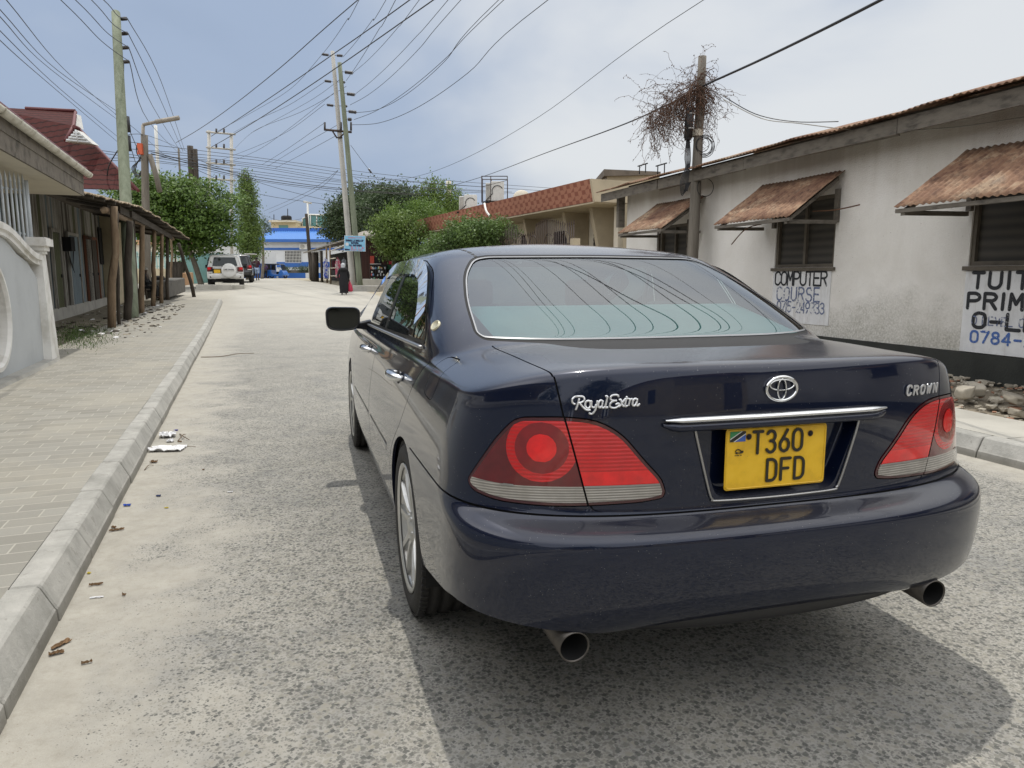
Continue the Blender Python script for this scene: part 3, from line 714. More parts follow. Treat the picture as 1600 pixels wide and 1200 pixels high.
# script lettering, drawn stroke by stroke
SC = { # in a 10.6 x 3 box
 'R': [[(.55, 1.35), (.25, 1.5), (.05, 1.85), (.12, 2.3), (.6, 2.65), (1.2, 2.72), (1.8, 2.6), (2.0, 2.2), (1.75, 1.8), (1.2, 1.62), (.9, 1.6)], [(1.12, 2.4), (.95, 1.7), (.75, 1.0), (.5, .35)], [(1.15, 1.6), (1.6, 1.0), (2.1, .45), (2.5, .3), (2.9, .38)]],
 'o': [[(2.55, 1.9), (2.2, 1.75), (2.05, 1.25), (2.2, .75), (2.55, .62), (2.85, 1.0), (2.88, 1.6), (2.6, 1.92), (2.3, 1.85)], [(2.6, 1.9), (2.95, 1.8), (3.15, 1.85)]],
 'y': [[(3.15, 1.9), (3.05, 1.4), (3.15, .85), (3.5, .75), (3.85, 1.3)], [(4.0, 1.95), (3.85, 1.2), (3.6, .3), (3.2, -.3), (2.8, -.35), (2.65, -.1)]],
 'a': [[(4.85, 1.8), (4.5, 1.9), (4.2, 1.5), (4.12, .95), (4.35, .65), (4.7, .9), (4.85, 1.4)], [(4.95, 1.9), (4.8, 1.2), (4.75, .75), (4.95, .6), (5.25, .85)]],
 'l': [[(5.25, 2.55), (5.62, 2.55), (5.45, 1.7), (5.25, .9), (5.35, .6), (5.7, .75)]],
 'E': [[(7.45, 2.3), (7.4, 2.6), (6.95, 2.75), (6.4, 2.6), (6.15, 2.2), (6.35, 1.85), (6.85, 1.75), (7.15, 1.78)], [(6.85, 1.75), (6.3, 1.5), (6.0, 1.05), (6.15, .65), (6.7, .5), (7.3, .7), (7.6, 1.1), (7.3, 1.25), (6.9, 1.05)]],
 'x': [[(7.5, 1.8), (7.8, 1.9), (7.95, 1.5), (8.1, .9), (8.35, .65)], [(8.45, 1.9), (8.1, 1.4), (7.8, .9), (7.4, .65)]],
 't': [[(8.85, 2.45), (8.7, 1.8), (8.5, 1.0), (8.6, .65), (8.95, .85)], [(8.35, 1.95), (9.2, 2.0)]],
 'r': [[(9.1, 1.9), (9.35, 1.85), (9.25, 1.3), (9.1, .7)], [(9.28, 1.5), (9.5, 1.85), (9.8, 1.9)]],
 'a2': [[(10.5, 1.85), (10.1, 1.9), (9.8, 1.5), (9.75, .95), (10.0, .68), (10.3, .95), (10.48, 1.4)], [(10.62, 1.95), (10.5, 1.2), (10.45, .8), (10.7, .68), (11.0, 1.05)]]}
mb = MB(); sx0, sz0, k = -.580, .9225, .0155
for ltr, pls in SC.items():
    for pl in pls:
        P = catmull([(sx0+a*k, 0, sz0+b*.0148+(a*.0005)) for a, b in pl], 5)
        mb.tube([(p.x, lid_y(p.x, p.z)-.0015, p.z) for p in P], [.0030 if 0 < i < len(P)-1 else .0018 for i in range(len(P))], 6, flat=1)
M['badge'] = plain('bright_badge', (.85, .86, .88), .28, .75); mb.build('script_badge', M['badge'], lo_)
mb = MB(); x = .437
for i, ch in enumerate('CROWN'):
    yy = lid_y(x, .94); sl = (lid_y(min(x+.025, .605), .94)-lid_y(x, .94))/.025; ux = Vector((1, sl, 0)).normalized()
    tmp = MB(); lettering(tmp, ch, (x, yy-.0035, .926), ux, Vector((.12, 0, 1)).normalized(), .0250 if i else .028, .0172 if ch != 'W' else .024, 0, .0031, (0, -1, 0), 4)
    mb.v, o_ = mb.v, len(mb.v)
    for f in tmp.f: pass
    mb.add(tmp.v, tmp.f); x += .0292 if ch != 'W' else .0355
o_ = mb.build('name_badge', M['badge'], lo_); sm_ = o_.modifiers.new('solid', 'SOLIDIFY'); sm_.thickness = .003; sm_.offset = 1
# number plate: slightly askew in its recess, pressed black characters, flag sticker, two screws
def yellow():
    nt = NT('yellow_plate'); v = nt.coord('Object'); f = nt.noise(v, 14, 6, .65); f2 = nt.noise(v, 90, 3)
    col = nt.ramp(f, [(.3, (.60, .35, .012)), (.55, (.78, .47, .014)), (.8, (.84, .53, .03))])
    col = nt.mix(nt.math('MULTIPLY', nt.math('GREATER_THAN', f2, .73), .5), col, (.25, .16, .06))
    return nt.set(Base_Color=col, Roughness=.42, Coat_Weight=.3)
M['yellow'] = yellow(); M['plateblack'] = plain('black_plate_paint', (.02, .018, .012), .45)
py0 = lid_y(0, .78)+.006
plc = [(-.171, .866), (.149, .866), (.149, .694), (-.171, .694)]
mb = MB(); PR = roundpoly([(-.162, .864), (.157, .864), (.157, .6935), (-.162, .6935)], .012)
mb.prism([(a, py0, b) for a, b in PR][::-1], (0, .0022, 0)); plate = mb.build('number_plate', M['yellow'], lo_, .0008)
mb = MB(); PR2 = [(a*.982-.0, b) for a, b in PR]
k_ = len(PR); cx, cz = -.0025, .7788
rows = [[(cx+(a-cx)*s, py0-d, cz+(b-cz)*(1-(1-s)*1.85)) for a, b in PR] for s, d in ((.985, .0006), (.975, .0022), (.968, .0022), (.960, .0006))]
mb.grid(rows, 0, True, True); mb.build('pressed_rim', M['yellow'], plate)
mb = MB()
lettering(mb, 'T360', (-.0785, py0-.0018, .793), (1, 0, 0), (0, 0, 1), .059, .0285, .0135, .0041, (0, -1, 0), 6)
lettering(mb, 'DFD', (-.031, py0-.0018, .7135), (1, 0, 0), (0, 0, 1), .059, .0285, .0155, .0041, (0, -1, 0), 6)
o_ = mb.build('plate_characters', M['plateblack'], plate); sm_ = o_.modifiers.new('solid', 'SOLIDIFY'); sm_.thickness = .0015; sm_.offset = 1
M['green'] = plain('flag_green', (.05, .28, .10), .5); M['blue'] = plain('flag_blue', (.05, .12, .42), .5); M['white'] = plain('white_print', (.7, .7, .66), .5)
fx0, fx1, fz0, fz1 = -.150, -.102, .828, .856
q = lambda a, b: (fx0+(fx1-fx0)*a, py0-.0010-.0004, fz0+(fz1-fz0)*b)
mb = MB(); mb.add([q(0, 0), q(0, 1), q(1, 1)], [(0, 1, 2)], 0); mb.add([q(0, 0), q(1, 0), q(1, 1)], [(0, 1, 2)], 1)
o2 = lambda a, b, l: (fx0+(fx1-fx0)*a, py0-.0014-l, fz0+(fz1-fz0)*b)
mb.add([o2(0, 0, .0003), o2(.30, 0, .0003), o2(1, .70, .0003), o2(1, 1, .0003), o2(.70, 1, .0003), o2(0, .30, .0003)], [tuple(range(6))], 2)
mb.add([o2(0, 0, .0006), o2(.20, 0, .0006), o2(1, .80, .0006), o2(1, 1, .0006), o2(.80, 1, .0006), o2(0, .20, .0006)], [tuple(range(6))], 3)
mb.build('flag_sticker', [M['green'], M['blue'], M['white'], M['plateblack']], plate)
mb = MB(); mb.tube(catmull([(-.132, py0-.002, .801), (-.128, py0-.002, .806), (-.12, py0-.002, .806), (-.114, py0-.002, .801), (-.109, py0-.002, .802), (-.112, py0-.002, .797), (-.132, py0-.002, .798)], 3), .0014, 5)
for xx in (-.128, -.116): mb.lathe([(.0001, -.0005), (.0028, -.0005), (.0028, .0005)], (xx, py0-.0022, .7975), 'Y', 10)
lettering(mb, 'MADE IN', (-.133, py0-.002, .789), (1, 0, 0), (0, 0, 1), .0028, .0022, .0012, .0004, (0, -1, 0), 3)
mb.build('maker_mark', M['plateblack'], plate)
M['rust'] = mottled('rusty_screw', (.10, .045, .02), .4, 60)
for xx, zz in ((-.092, .8395), (.103, .8375)):
    mb = MB(); mb.lathe([(.0001, -.004), (.004, -.0038), (.0062, -.0018), (.0068, 0)], (xx, py0-.001, zz), 'Y', 14); mb.lathe([(.0002, -.0002), (.0088, -.0002)], (xx, py0-.0012, zz), 'Y', 14, 1)
    mb.build('screw', [M['gap'], M['rust']], plate)
# dark valance under the bumper and the floor pan
mb = MB()
rows = []
for z, yy, w in ((.372, -1.030, .62), (.335, -1.045, .60), (.318, -1.02, .58), (.310, -.85, .56)):
    rows.append([(w*t, yy+.10*abs(t)**3+(.0 if z > .33 else 0), z+(.018 if z > .32 else .03)*abs(t)**4) for t in np.linspace(-1, 1, 31)])
mb.grid(rows, 0, True); mb.build('valance', M['blackplastic'], car)
mb = MB(); mb.add([(-.55, -.92, .345), (.55, -.92, .345), (.60, -.4, .31), (-.60, -.4, .31), (-.55, -.4, .30), (.55, -.4, .30), (.55, 3.3, .24), (-.55, 3.3, .24), (-.84, .4, .22), (-.84, 2.4, .22), (.84, .4, .22), (.84, 2.4, .22), (-.8, 3.25, .25), (.8, 3.25, .25), (.75, 3.7, .25), (-.75, 3.7, .25)],
   [(0, 1, 2, 3), (4, 5, 6, 7), (8, 4, 7, 9) if False else (8, 9, 7, 4), (5, 6, 11, 10), (12, 13, 14, 15)])
mb.box((0, -.55, .37), (.9, .5, .16)); mb.box((0, 1.4, .28), (.25, 3.2, .1)); mb.box((0, 0, .32), (1.3, .1, .1)); mb.box((.0, -.25, .33), (1.1, .16, .06))
mb.build('floor_pan', M['under'], car)
# exhaust tail pipes
M['pipe'] = mottled('sooty_steel_pipe', (.11, .10, .09), .4, 20, .38, .1, metallic=.8); M['soot'] = plain('soot', (.006, .006, .006), .95)
for sx in (-1, 1):
    mb = MB(); c0 = Vector((sx*.585, -1.005, .308)); d = Vector((sx*-.02, -1, -.05)).normalized(); r = .0425
    a = d.cross(Vector((0, 0, 1))).normalized(); b = a.cross(d)
    def ring(dist, rr): return [c0+d*dist+a*(rr*math.cos(t))+b*(rr*math.sin(t)) for t in [2*math.pi*i/28 for i in range(28)]]
    mb.grid([ring(-.45, .034), ring(-.22, .036), ring(-.17, r), ring(0, r), ring(.0, r-.002), ring(-.003, r-.0045)], 0, True, True)
    mb.grid([ring(-.003, r-.0045), ring(-.14, r-.006), ring(-.15, .001)], 1, True, True); mb.build('tail_pipe', [M['pipe'], M['soot']], car)
    mb = MB(); mb.tube(catmull([c0+Vector((.02*sx, .05, .045)), c0+Vector((.05*-sx, .03, .055)), c0+Vector((.08*-sx, .06, .03)), c0+Vector((.07*-sx, .14, .05))], 4), .006, 6); mb.build('pipe_hanger', M['rust'], car)
# wheels
M['tyre'] = mottled('tyre_rubber', (.022, .021, .020), .3, 30, .75, .3, c2=(.035, .032, .028)); M['alloy'] = plain('alloy_rim', (.62, .62, .60), .32, .8); M['disc'] = plain('brake_disc', (.2, .19, .18), .4, .9)
def tyre_mb(w=.222, ro=.326, ri=.238):
    mb = MB(); n = 90; h = w/2
    prof = [(ri-.006, -h*.78), (ri, -h*.93), (ri+.02, -h*1.02), ((ri+ro)/2, -h*1.05), (ro-.022, -h*.99), (ro-.008, -h*.90)]
    tr = []
    for c in (-.62, -.22, .22, .62):
        tr += [(ro-.001, h*(c-.075)), (ro-.009, h*(c-.06)), (ro-.009, h*(c+.06)), (ro-.001, h*(c+.075))]
    prof = prof+[(ro-.001, -h*.78)]+tr+[(ro-.001, h*.78)]+[(r, -x) for r, x in prof[::-1]]
    mb.lathe(prof, (0, 0, 0), 'X', 96)
    # shoulder blocks: shallow sipes across the outer ribs
    for i in range(72):
        q = 2*math.pi*i/72
        for s in (-1, 1):
            c = Vector((s*h*.82, ro*1.0*math.cos(q), ro*math.sin(q)))
            rot = Matrix.Rotation(q, 3, 'X')
            mb.box(c-Vector((0, math.cos(q), math.sin(q)))*.004, (h*.24, .011, .0145), rot)
    return mb
def rim_mb(sgn, ri=.240):
    mb = MB(); o = .108
    mb.lathe([(ri-.012, -.09), (ri-.02, -.06), (ri-.03, .02), (ri-.016, o-.012), (ri-.006, o-.004), (ri+.004, o), (ri+.003, o+.004), (ri-.010, o+.003), (ri-.016, o-.004)], (0, 0, 0), 'X', 64)
    # ten spokes in five pairs, bowed outwards to the hub
    for i in range(10):
        q = 2*math.pi*(i//2)/5+(.20 if i % 2 else -.20)+.3
        q2 = 2*math.pi*(i//2)/5+(.27 if i % 2 else -.27)+.3
        rows = []
        for r, x, w, qq in ((.045, o-.022, .020, q*.0+2*math.pi*(i//2)/5+.3+(.24 if i % 2 else -.24)), (.09, o-.012, .015, q), (.15, o-.006, .0135, (q+q2)/2), (.20, o-.004, .015, q2), (ri-.012, o-.008, .019, q2)):
            e = Vector((0, math.cos(qq), math.sin(qq))); t = Vector((0, -math.sin(qq), math.cos(qq)))
            rows.append([e*r+t*w+Vector((x-.014, 0, 0)), e*r+t*w*.75+Vector((x, 0, 0)), e*r-t*w*.75+Vector((x, 0, 0)), e*r-t*w+Vector((x-.014, 0, 0)), e*r-t*w*.6+Vector((x-.03, 0, 0)), e*r+t*w*.6+Vector((x-.03, 0, 0))])
        mb.grid(rows, 0, False, True)
    mb.lathe([(.001, o-.004), (.028, o-.005), (.033, o-.010), (.055, o-.016), (.062, o-.03), (.062, o-.06)], (0, 0, 0), 'X', 32)
    for i in range(5):
        q = 2*math.pi*i/5+.9; mb.lathe([(.001, o-.008), (.008, o-.009), (.009, o-.02)], (0, .045*math.cos(q), .045*math.sin(q)), 'X', 10)
    mb.lathe([(.03, .0), (.16, .0), (.16, .02), (.05, .022)], (0, 0, 0), 'X', 40, 1)
    if sgn < 0:
        mb.v = [(-x, y, z) for x, y, z in mb.v]; mb.f = [f[::-1] for f in mb.f]
    return mb
for sx in (-1, 1):
    for wy in (0, 2.85):
        w = empty('wheel', (sx*.770, wy, .325)); w.parent = car
        tyre_mb().build('tyre', M['tyre'], w); rim_mb(sx).build('rim', [M['alloy'], M['disc']], w)
        # dark wheel housing
        mb = MB(); rows = []
        for xx in (.46, .80, .868):
            rows.append([(sx*xx, wy+.372*math.cos(t), .325+.372*math.sin(t)) for t in np.linspace(-.25, math.pi+.25, 25)])
        mb.grid(rows, 0, True); mb.build('wheel_housing', M['under'], car)
# body-side rubbing strip, sill, door mirrors
for sx in (-1, 1):
    for y0, y1 in ((.435, 1.236), (1.256, 2.385)):
        rows = []
        for y in np.linspace(y0, y1, 20):
            ww = .893*(1-.020*max(0, min(1, (.9-y)/1.7))**2-.035*max(0, (y-1.9)/1.6)**2); z = .535-.015*(y-.4)/2
            e = min(1, min(y-y0, y1-y)/.02+.3)
            rows.append([(sx*(ww-.004), y, z+.024), (sx*(ww+.008*e), y, z+.019), (sx*(ww+.009*e), y, z-.017), (sx*(ww-.004), y, z-.024)])
        mb = MB(); mb.grid(rows, 0, True); mb.add(rows[0], [(0, 1, 2, 3)]); mb.add(rows[-1], [(3, 2, 1, 0)]); mb.build('rubbing_strip', M['paint'], car)
    # bright strip under the windows
    mb = MB(); P = []
    for y in np.linspace(.03, 2.40, 26):
        ww = .810*(1-.020*max(0, min(1, (.9-y)/1.7))**2-.035*max(0, (y-1.9)/1.6)**2); z = 1.012-.021*max(0, y-.03)*1.0
        P.append((sx*(ww-.001), y, z-.008))
    # raised where the glass meets the door
    mb.tube(P, .007, 6); mb.build('window_sill_trim', M['satin'], car)
    mb = MB(); mb.tube(catmull([(sx*.785, .033, 1.022), (sx*.757, .085, 1.072), (sx*.730, .17, 1.128), (sx*.71, .24, 1.177)], 5), .0035, 6); mb.build('window_trim', M['satin'], car)
    # mirror
    mr_ = empty('door_mirror'); mr_.parent = car
    c = Vector((sx*.962, 2.12, .998)); rows = []
    prof = [(0, 1.0), (.012, 1.03), (.04, 1.0), (.07, .86), (.095, .6), (.108, .25), (.110, .02)]
    ox = roundpoly([(-.105, .072), (.112, .078), (.108, -.060), (.03, -.078), (-.095, -.066)], .05, 6)
    for d, s in prof: rows.append([c+Vector((sx*a*s, d, b*s)) for a, b in ox])
    mb = MB(); mb.grid(rows, 0, True, True); mb.build('mirror_shell', M['paint'], mr_)
    mb = MB(); rows = [[c+Vector((sx*a*s, d, b*s)) for a, b in ox] for s, d in ((1.0, .001), (.95, -.003), (.89, .002), (.88, .012))]
    mb.grid(rows, 0, True, True); mb.build('mirror_rim', M['blackplastic'], mr_)
    mb = MB(); mb.add([c+Vector((sx*a*.885, .010+a*.06, b*.885)) for a, b in ox], [tuple(range(len(ox)))]); mb.build('mirror_glass', M['mirror'] if 'mirror' in M else M.setdefault('mirror', plain('mirror_glass_dark', (.035, .04, .045), .04, 1.0)), mr_)
    mb = MB(); mb.hexa([(sx*.80, 2.16, .925), (sx*.80, 2.28, .925), (sx*.90, 2.20, .935), (sx*.90, 2.14, .935)], [(sx*.78, 2.16, .985), (sx*.78, 2.30, .985), (sx*.90, 2.20, .965), (sx*.90, 2.14, .965)]); mb.build('mirror_arm', M['blackplastic'], mr_, .006)
# oval badge on the rear pillar
SH0 = make_shell()
M['ivory'] = plain('ivory_badge', (.62, .58, .42), .3, .3)
for sx in (-1, 1):
    mb = MB(); kq = int(np.argmin((SH0.V[:, 1]+.02)**2+(SH0.V[:, 2]-1.085)**2+(SH0.V[:, 0]*sx < 0)*9)); c = Vector(SH0.V[kq].tolist()); nrm = Vector(SH0.N[kq].tolist()); a = Vector((0, 1, 0)); a = (a-nrm*a.dot(nrm)).normalized(); b = nrm.cross(a).normalized()
    rows = [[c+nrm*h+a*(.030*s*math.cos(t))+b*(.022*s*math.sin(t)) for t in [2*math.pi*i/28 for i in range(28)]] for s, h in ((1, -.01), (1, .004), (.85, .006), (.8, .0045), (.01, .005))]
    mb.grid(rows, 0, True, True); mb.build('pillar_badge', M['ivory'], car)
# smoked rain visors over the side windows
for sx in (-1, 1):
    for nm, P0 in (('a', [(.130, 1.130), (.215, 1.190), (.43, 1.292), (.66, 1.336), (.92, 1.341), (1.10, 1.341)]), ('b', [(1.13, 1.343), (1.4, 1.340), (1.64, 1.322), (1.93, 1.242), (2.25, 1.10), (2.42, 1.01)])):
        P = catmull([(0, a, b) for a, b in P0], 6); rows = []
        for i, p in enumerate(P):
            t = (P[min(i+1, len(P)-1)]-P[max(0, i-1)]).normalized(); nn = Vector((0, t.z, -t.y)); 
            k = min(1, (len(P)-1-i)/12+.15) if nm == 'b' else 1
            xo = .828-(p.z-.99)*.40
            ww = 1-.035*max(0, (p.y-1.9)/1.6)**2
            rows.append([(sx*(xo+.004)*ww, p.y, p.z+.006), (sx*(xo+.016)*ww, p.y+nn.y*.018, p.z+nn.z*.018), (sx*(xo+.040)*ww, p.y+nn.y*.062*k, p.z+nn.z*.062*k)])
        mb = MB(); mb.grid(rows, 0, True); mb.build('rain_visor', M['visor'], car)
# inside: pale panel added to make the rear window's light band, seats, steering wheel
mb = MB(); mb.add([(-.60, -.29, 1.052), (.60, -.29, 1.052), (.60, .16, 1.150), (-.60, .16, 1.150), (-.62, .17, .9), (.62, .17, .9)], [(0, 1, 2, 3), (3, 2, 5, 4)])
mb.build('light_band_panel', M['bandpanel'], car, .004)
for cx in (-.34, .34):
    mb = MB(); mb.box((cx, .30, .78), (.52, .16, .55), Matrix.Rotation(-.25, 3, 'X')); mb.build('rear_seat_back', M['seat'], car, .05)
    mb = MB(); mb.box((cx, .25, 1.13), (.24, .07, .06)); mb.build('head_restraint', M['seat'], car, .035)
    mb = MB(); mb.box((cx, 1.33, .78), (.50, .14, .62), Matrix.Rotation(-.25, 3, 'X')); mb.box((cx, 1.6, .50), (.5, .5, .14)); mb.build('front_seat', M['seat'], car, .05)
    mb = MB(); mb.box((cx, 1.24, 1.17), (.25, .09, .16)); mb.build('head_restraint', M['seat'], car, .035)
mb = MB(); mb.box((0, 2.2, .86), (1.4, .4, .22)); mb.build('dashboard', M['seat'], car, .06)
mb = MB(); a = Matrix.Rotation(.5, 3, 'X'); mb.tube([a @ Vector((.18*math.cos(t), 0, .18*math.sin(t)))+Vector((.36, 1.92, .92)) for t in [2*math.pi*i/24 for i in range(25)]], .014, 8, cap=False); mb.build('steering_wheel', M['seat'], car)
mb = MB(); mb.box((0, .9, .47), (1.5, 2.6, .05)); mb.build('cabin_floor', M['seat'], car)
# front end, never seen from here but real: lamps, grille, front plate holder
M['hlamp'] = plain('headlamp_lens', (.5, .52, .55), .08, .6, 1)
for sx in (-1, 1):
    hl, _ = clip(make_shell(), lambda V, A: np.maximum(np.maximum(np.abs(np.abs(V[:, 0])-.62)-.17, np.abs(V[:, 2]-.70)-.07), np.maximum(3.0-V[:, 1], -sx*V[:, 0])))
    surf_obj(hl, 'headlamp', M['hlamp'], car, .006, .01)
gr, _ = clip(make_shell(), lambda V, A: np.maximum(np.maximum(np.abs(V[:, 0])-.36, np.abs(V[:, 2]-.70)-.07), 3.0-V[:, 1]))
surf_obj(gr, 'grille', M['satin'], car, .006, .01)
# ================================================================== ground, road, kerbs, pavements
KD = Vector((-.346, .938, 0)).normalized(); KN = Vector((KD.y, -KD.x, 0))       # along the left kerb; towards the road
K0 = Vector((-1.416, 1.861, 0))
def kl(s, off=0, z=0):      # s metres along the left kerb, off towards the road
    p = K0+KD*s+KN*off; return Vector((p.x, p.y, T(p.y)+z))
RD = Vector((-.32, 1, 0)).normalized(); RN = Vector((-RD.y, RD.x, 0))              # right kerb; RN towards the road
R0 = Vector((3.30, 4.95, 0))
def kr(s, off=0, z=0):
    p = R0+RD*s+RN*off; return Vector((p.x, p.y, T(p.y)+z))
def road_mat():
    nt = NT('worn_stony_road'); v = nt.coord('Object'); xyz = sep(nt, v)
    dk = nt.math('ADD', nt.math('MULTIPLY', xyz[0], KN.x), nt.math('MULTIPLY_ADD', xyz[1], KN.y, -K0.dot(KN)))   # metres from left kerb
    dr = nt.math('ADD', nt.math('MULTIPLY', xyz[0], RN.x), nt.math('MULTIPLY_ADD', xyz[1], RN.y, -R0.dot(RN)))
    big = nt.noise(v, .55, 6, .62, .4); med = nt.noise(v, 2.6, 6, .65, .3); fine = nt.noise(v, 240, 3, .7); sm = nt.noise(v, 18, 5, .65)
    # drifted sand lies along both kerbs with a ragged edge
    edge = nt.math('MINIMUM', dk, nt.math('MULTIPLY', dr, 1.5))
    e2 = nt.math('ADD', nt.math('MULTIPLY', edge, 1.0), nt.math('MULTIPLY_ADD', med, 1.5, -.75))
    e3 = nt.math('ADD', e2, nt.math('MULTIPLY_ADD', big, .9, -.45))
    stone_zone = nt.n('ShaderNodeMapRange'); stone_zone.inputs['From Min'].default_value = .05; stone_zone.inputs['From Max'].default_value = .70
    nt.l(e3, stone_zone.inputs['Value']); sz = stone_zone.outputs[0]
    far = nt.n('ShaderNodeMapRange'); far.inputs['From Min'].default_value = 13; far.inputs['From Max'].default_value = 30; nt.l(nt.math('ADD', xyz[1], nt.math('MULTIPLY', med, 8)), far.inputs['Value'])
    # chippings: two sizes of angular stones set in pale sandy mortar
    dv = nt.n('ShaderNodeTexNoise', Scale=70, Detail=3); nt.l(v, dv.inputs['Vector']); vv = nt.mix(.011, v, dv.outputs['Color'], 'ADD'); vo = nt.vor(vv, 56); vo.distance = 'MINKOWSKI'; vo.inputs['Exponent'].default_value = 1.1; vo2 = nt.vor(vv, 105)
    wv = nt.n('ShaderNodeMixRGB')
    thr = nt.math('MULTIPLY_ADD', nt.noise(v, 3.2, 4, .6), .42, .42)
    thr = nt.math('MULTIPLY', thr, nt.math('MULTIPLY_ADD', sz, .92, .0))
    ed = nt.math('SUBTRACT', thr, nt.math('ADD', vo.outputs['Distance'], nt.math('MULTIPLY_ADD', sm, .30, -.15)))
    st = nt.n('ShaderNodeMapRange'); st.inputs['From Min'].default_value = -.03; st.inputs['From Max'].default_value = .03; nt.l(ed, st.inputs['Value'])
    ed2 = nt.math('SUBTRACT', nt.math('MULTIPLY', thr, .86), vo2.outputs['Distance'])
    st2 = nt.n('ShaderNodeMapRange'); st2.inputs['From Min'].default_value = -.05; st2.inputs['From Max'].default_value = .05; nt.l(ed2, st2.inputs['Value'])
    stone = nt.math('MAXIMUM', st.outputs[0], nt.math('MULTIPLY', st2.outputs[0], .65))
    stone = nt.math('MULTIPLY', stone, nt.math('SUBTRACT', 1.0, far.outputs[0]))
    sepc = sep(nt, vo.outputs['Color'])
    scol = nt.ramp(sepc[0], [(.0, (.06, .062, .058)), (.45, (.11, .11, .10)), (.8, (.19, .185, .16)), (1, (.28, .265, .22))])
    sand = nt.ramp(nt.noise(v, 6, 6, .65), [(.25, (.31, .292, .25)), (.5, (.385, .365, .315)), (.8, (.46, .437, .38))])
    mort = nt.ramp(nt.noise(v, 9, 6, .7), [(.25, (.285, .278, .25)), (.5, (.355, .345, .312)), (.8, (.43, .415, .375))])
    # blue-grey rubbed patches
    gp = nt.n('ShaderNodeMapRange'); gp.inputs['From Min'].default_value = .47; gp.inputs['From Max'].default_value = .66; nt.l(nt.noise(v, 1.5, 6, .7, .5), gp.inputs['Value'])
    mort = nt.mix(nt.math('MULTIPLY', gp.outputs[0], .75), mort, (.20, .205, .205))
    farc = nt.ramp(nt.noise(v, .35, 5, .6), [(.3, (.36, .345, .305)), (.7, (.47, .455, .405))])
    mort = nt.mix(far.outputs[0], mort, farc)
    base = nt.mix(sz, sand, mort)
    base = nt.mix(nt.ramp(nt.noise(v, 22, 6, .75), [(.48, 0.0), (.70, .45)]), base, (.24, .215, .17))
    base = nt.mix(nt.math('MULTIPLY_ADD', fine, .75, -.20), base, tuple(x*.45 for x in (.42, .39, .33)))
    col = nt.mix(nt.math('MULTIPLY', stone, .88), base, scol)
    pep = nt.vor(v, 46); pk = nt.math('LESS_THAN', pep.outputs['Distance'], nt.math('MULTIPLY_ADD', med, .30, -.06))
    col = nt.mix(nt.math('MULTIPLY', nt.math('MULTIPLY', pk, nt.math('SUBTRACT', 1.0, sz)), .6), col, (.19, .15, .11))
    h = nt.math('ADD', nt.math('MULTIPLY', stone, .6), nt.math('MULTIPLY', fine, .5))
    h = nt.math('ADD', h, nt.math('MULTIPLY', sm, .5))
    nt.bump(h, .55, .006)
    return nt.set(Base_Color=col, Roughness=.88)
def kerb_mat():
    nt = NT('worn_concrete_kerb'); v = nt.coord('Object'); f = nt.noise(v, 3.5, 7, .7, .3); g = nt.noise(v, 60, 4, .7); st = nt.noise(v, 14, 5, .7)
    col = nt.ramp(f, [(.25, (.20, .195, .175)), (.45, (.30, .295, .27)), (.62, (.39, .38, .35)), (.8, (.48, .47, .44))])
    col = nt.mix(nt.math('MULTIPLY', nt.math('GREATER_THAN', st, .62), .35), col, (.17, .16, .14))
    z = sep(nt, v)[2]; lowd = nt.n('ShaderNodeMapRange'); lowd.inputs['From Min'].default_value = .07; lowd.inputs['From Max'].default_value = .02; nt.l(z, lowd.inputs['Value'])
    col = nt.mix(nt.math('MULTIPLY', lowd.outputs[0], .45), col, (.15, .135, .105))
    nt.bump(nt.math('ADD', g, nt.math('MULTIPLY', st, .8)), .45, .006); return nt.set(Base_Color=col, Roughness=.9)
def paver_mat():
    nt = NT('grey_block_paving'); v = nt.coord('Object', (1, 1, 1), (0, 0, -math.atan2(.346, .938)))
    b = nt.n('ShaderNodeTexBrick', Scale=1.0, Mortar_Size=.005, Mortar_Smooth=.3, Bias=0.0, Brick_Width=.205, Row_Height=.205)
    b.offset = .5; b.inputs['Color1'].default_value = (.235, .225, .195, 1); b.inputs['Color2'].default_value = (.31, .30, .265, 1); b.inputs['Mortar'].default_value = (.40, .38, .33, 1)
    nt.l(v, b.inputs['Vector']); dirt = nt.noise(v, 1.3, 6, .65, .4); fine = nt.noise(v, 90, 4, .7)
    b.inputs['Brick Width'].default_value = .235; b.inputs['Row Height'].default_value = .125
    col = nt.mix(nt.ramp(dirt, [(.45, 0.0), (.75, .65)]), b.outputs['Color'], (.40, .37, .30))
    col = nt.mix(nt.math('MULTIPLY', fine, .25), col, (.12, .115, .10))
    nt.bump(nt.math('ADD', nt.math('MULTIPLY', b.outputs['Fac'], -.8), nt.math('MULTIPLY', fine, .5)), .5, .006)
    return nt.set(Base_Color=col, Roughness=.88)
M['road'] = road_mat(); M['kerb'] = kerb_mat(); M['paver'] = paver_mat()
M['dirt'] = mottled('dry_sandy_soil', (.34, .30, .22), .4, 1.6, .95, .5, c2=(.17, .145, .105), bscale=40, bd=.02)
M['concrete'] = mottled('weathered_concrete', (.36, .35, .32), .35, 2.2, .9, .35, bscale=50)
M['slab'] = mottled('pale_concrete_slab', (.40, .385, .34), .25, 1.8, .9, .3, bscale=60)
Ys = [-40, -20, -8, 0, 4, 8, 12, 15, 18, 22, 26, 30, 33, 36.5, 39, 42, 46, 50, 57, 70, 87, 100, 130, 200, 400, 900, 1600]
mb = MB(); mb.grid([[(x, y, T(y)-.02) for x in (-1500, -200, -60, -30, -10, 0, 10, 30, 60, 200, 1500)] for y in Ys]); tag(mb.build('ground', M['dirt']), kind='structure')
def Lx(y): return K0.x+(y-K0.y)*KD.x/KD.y
def Rx(y): return R0.x+(y-R0.y)*RD.x/RD.y
mb = MB(); rows = []
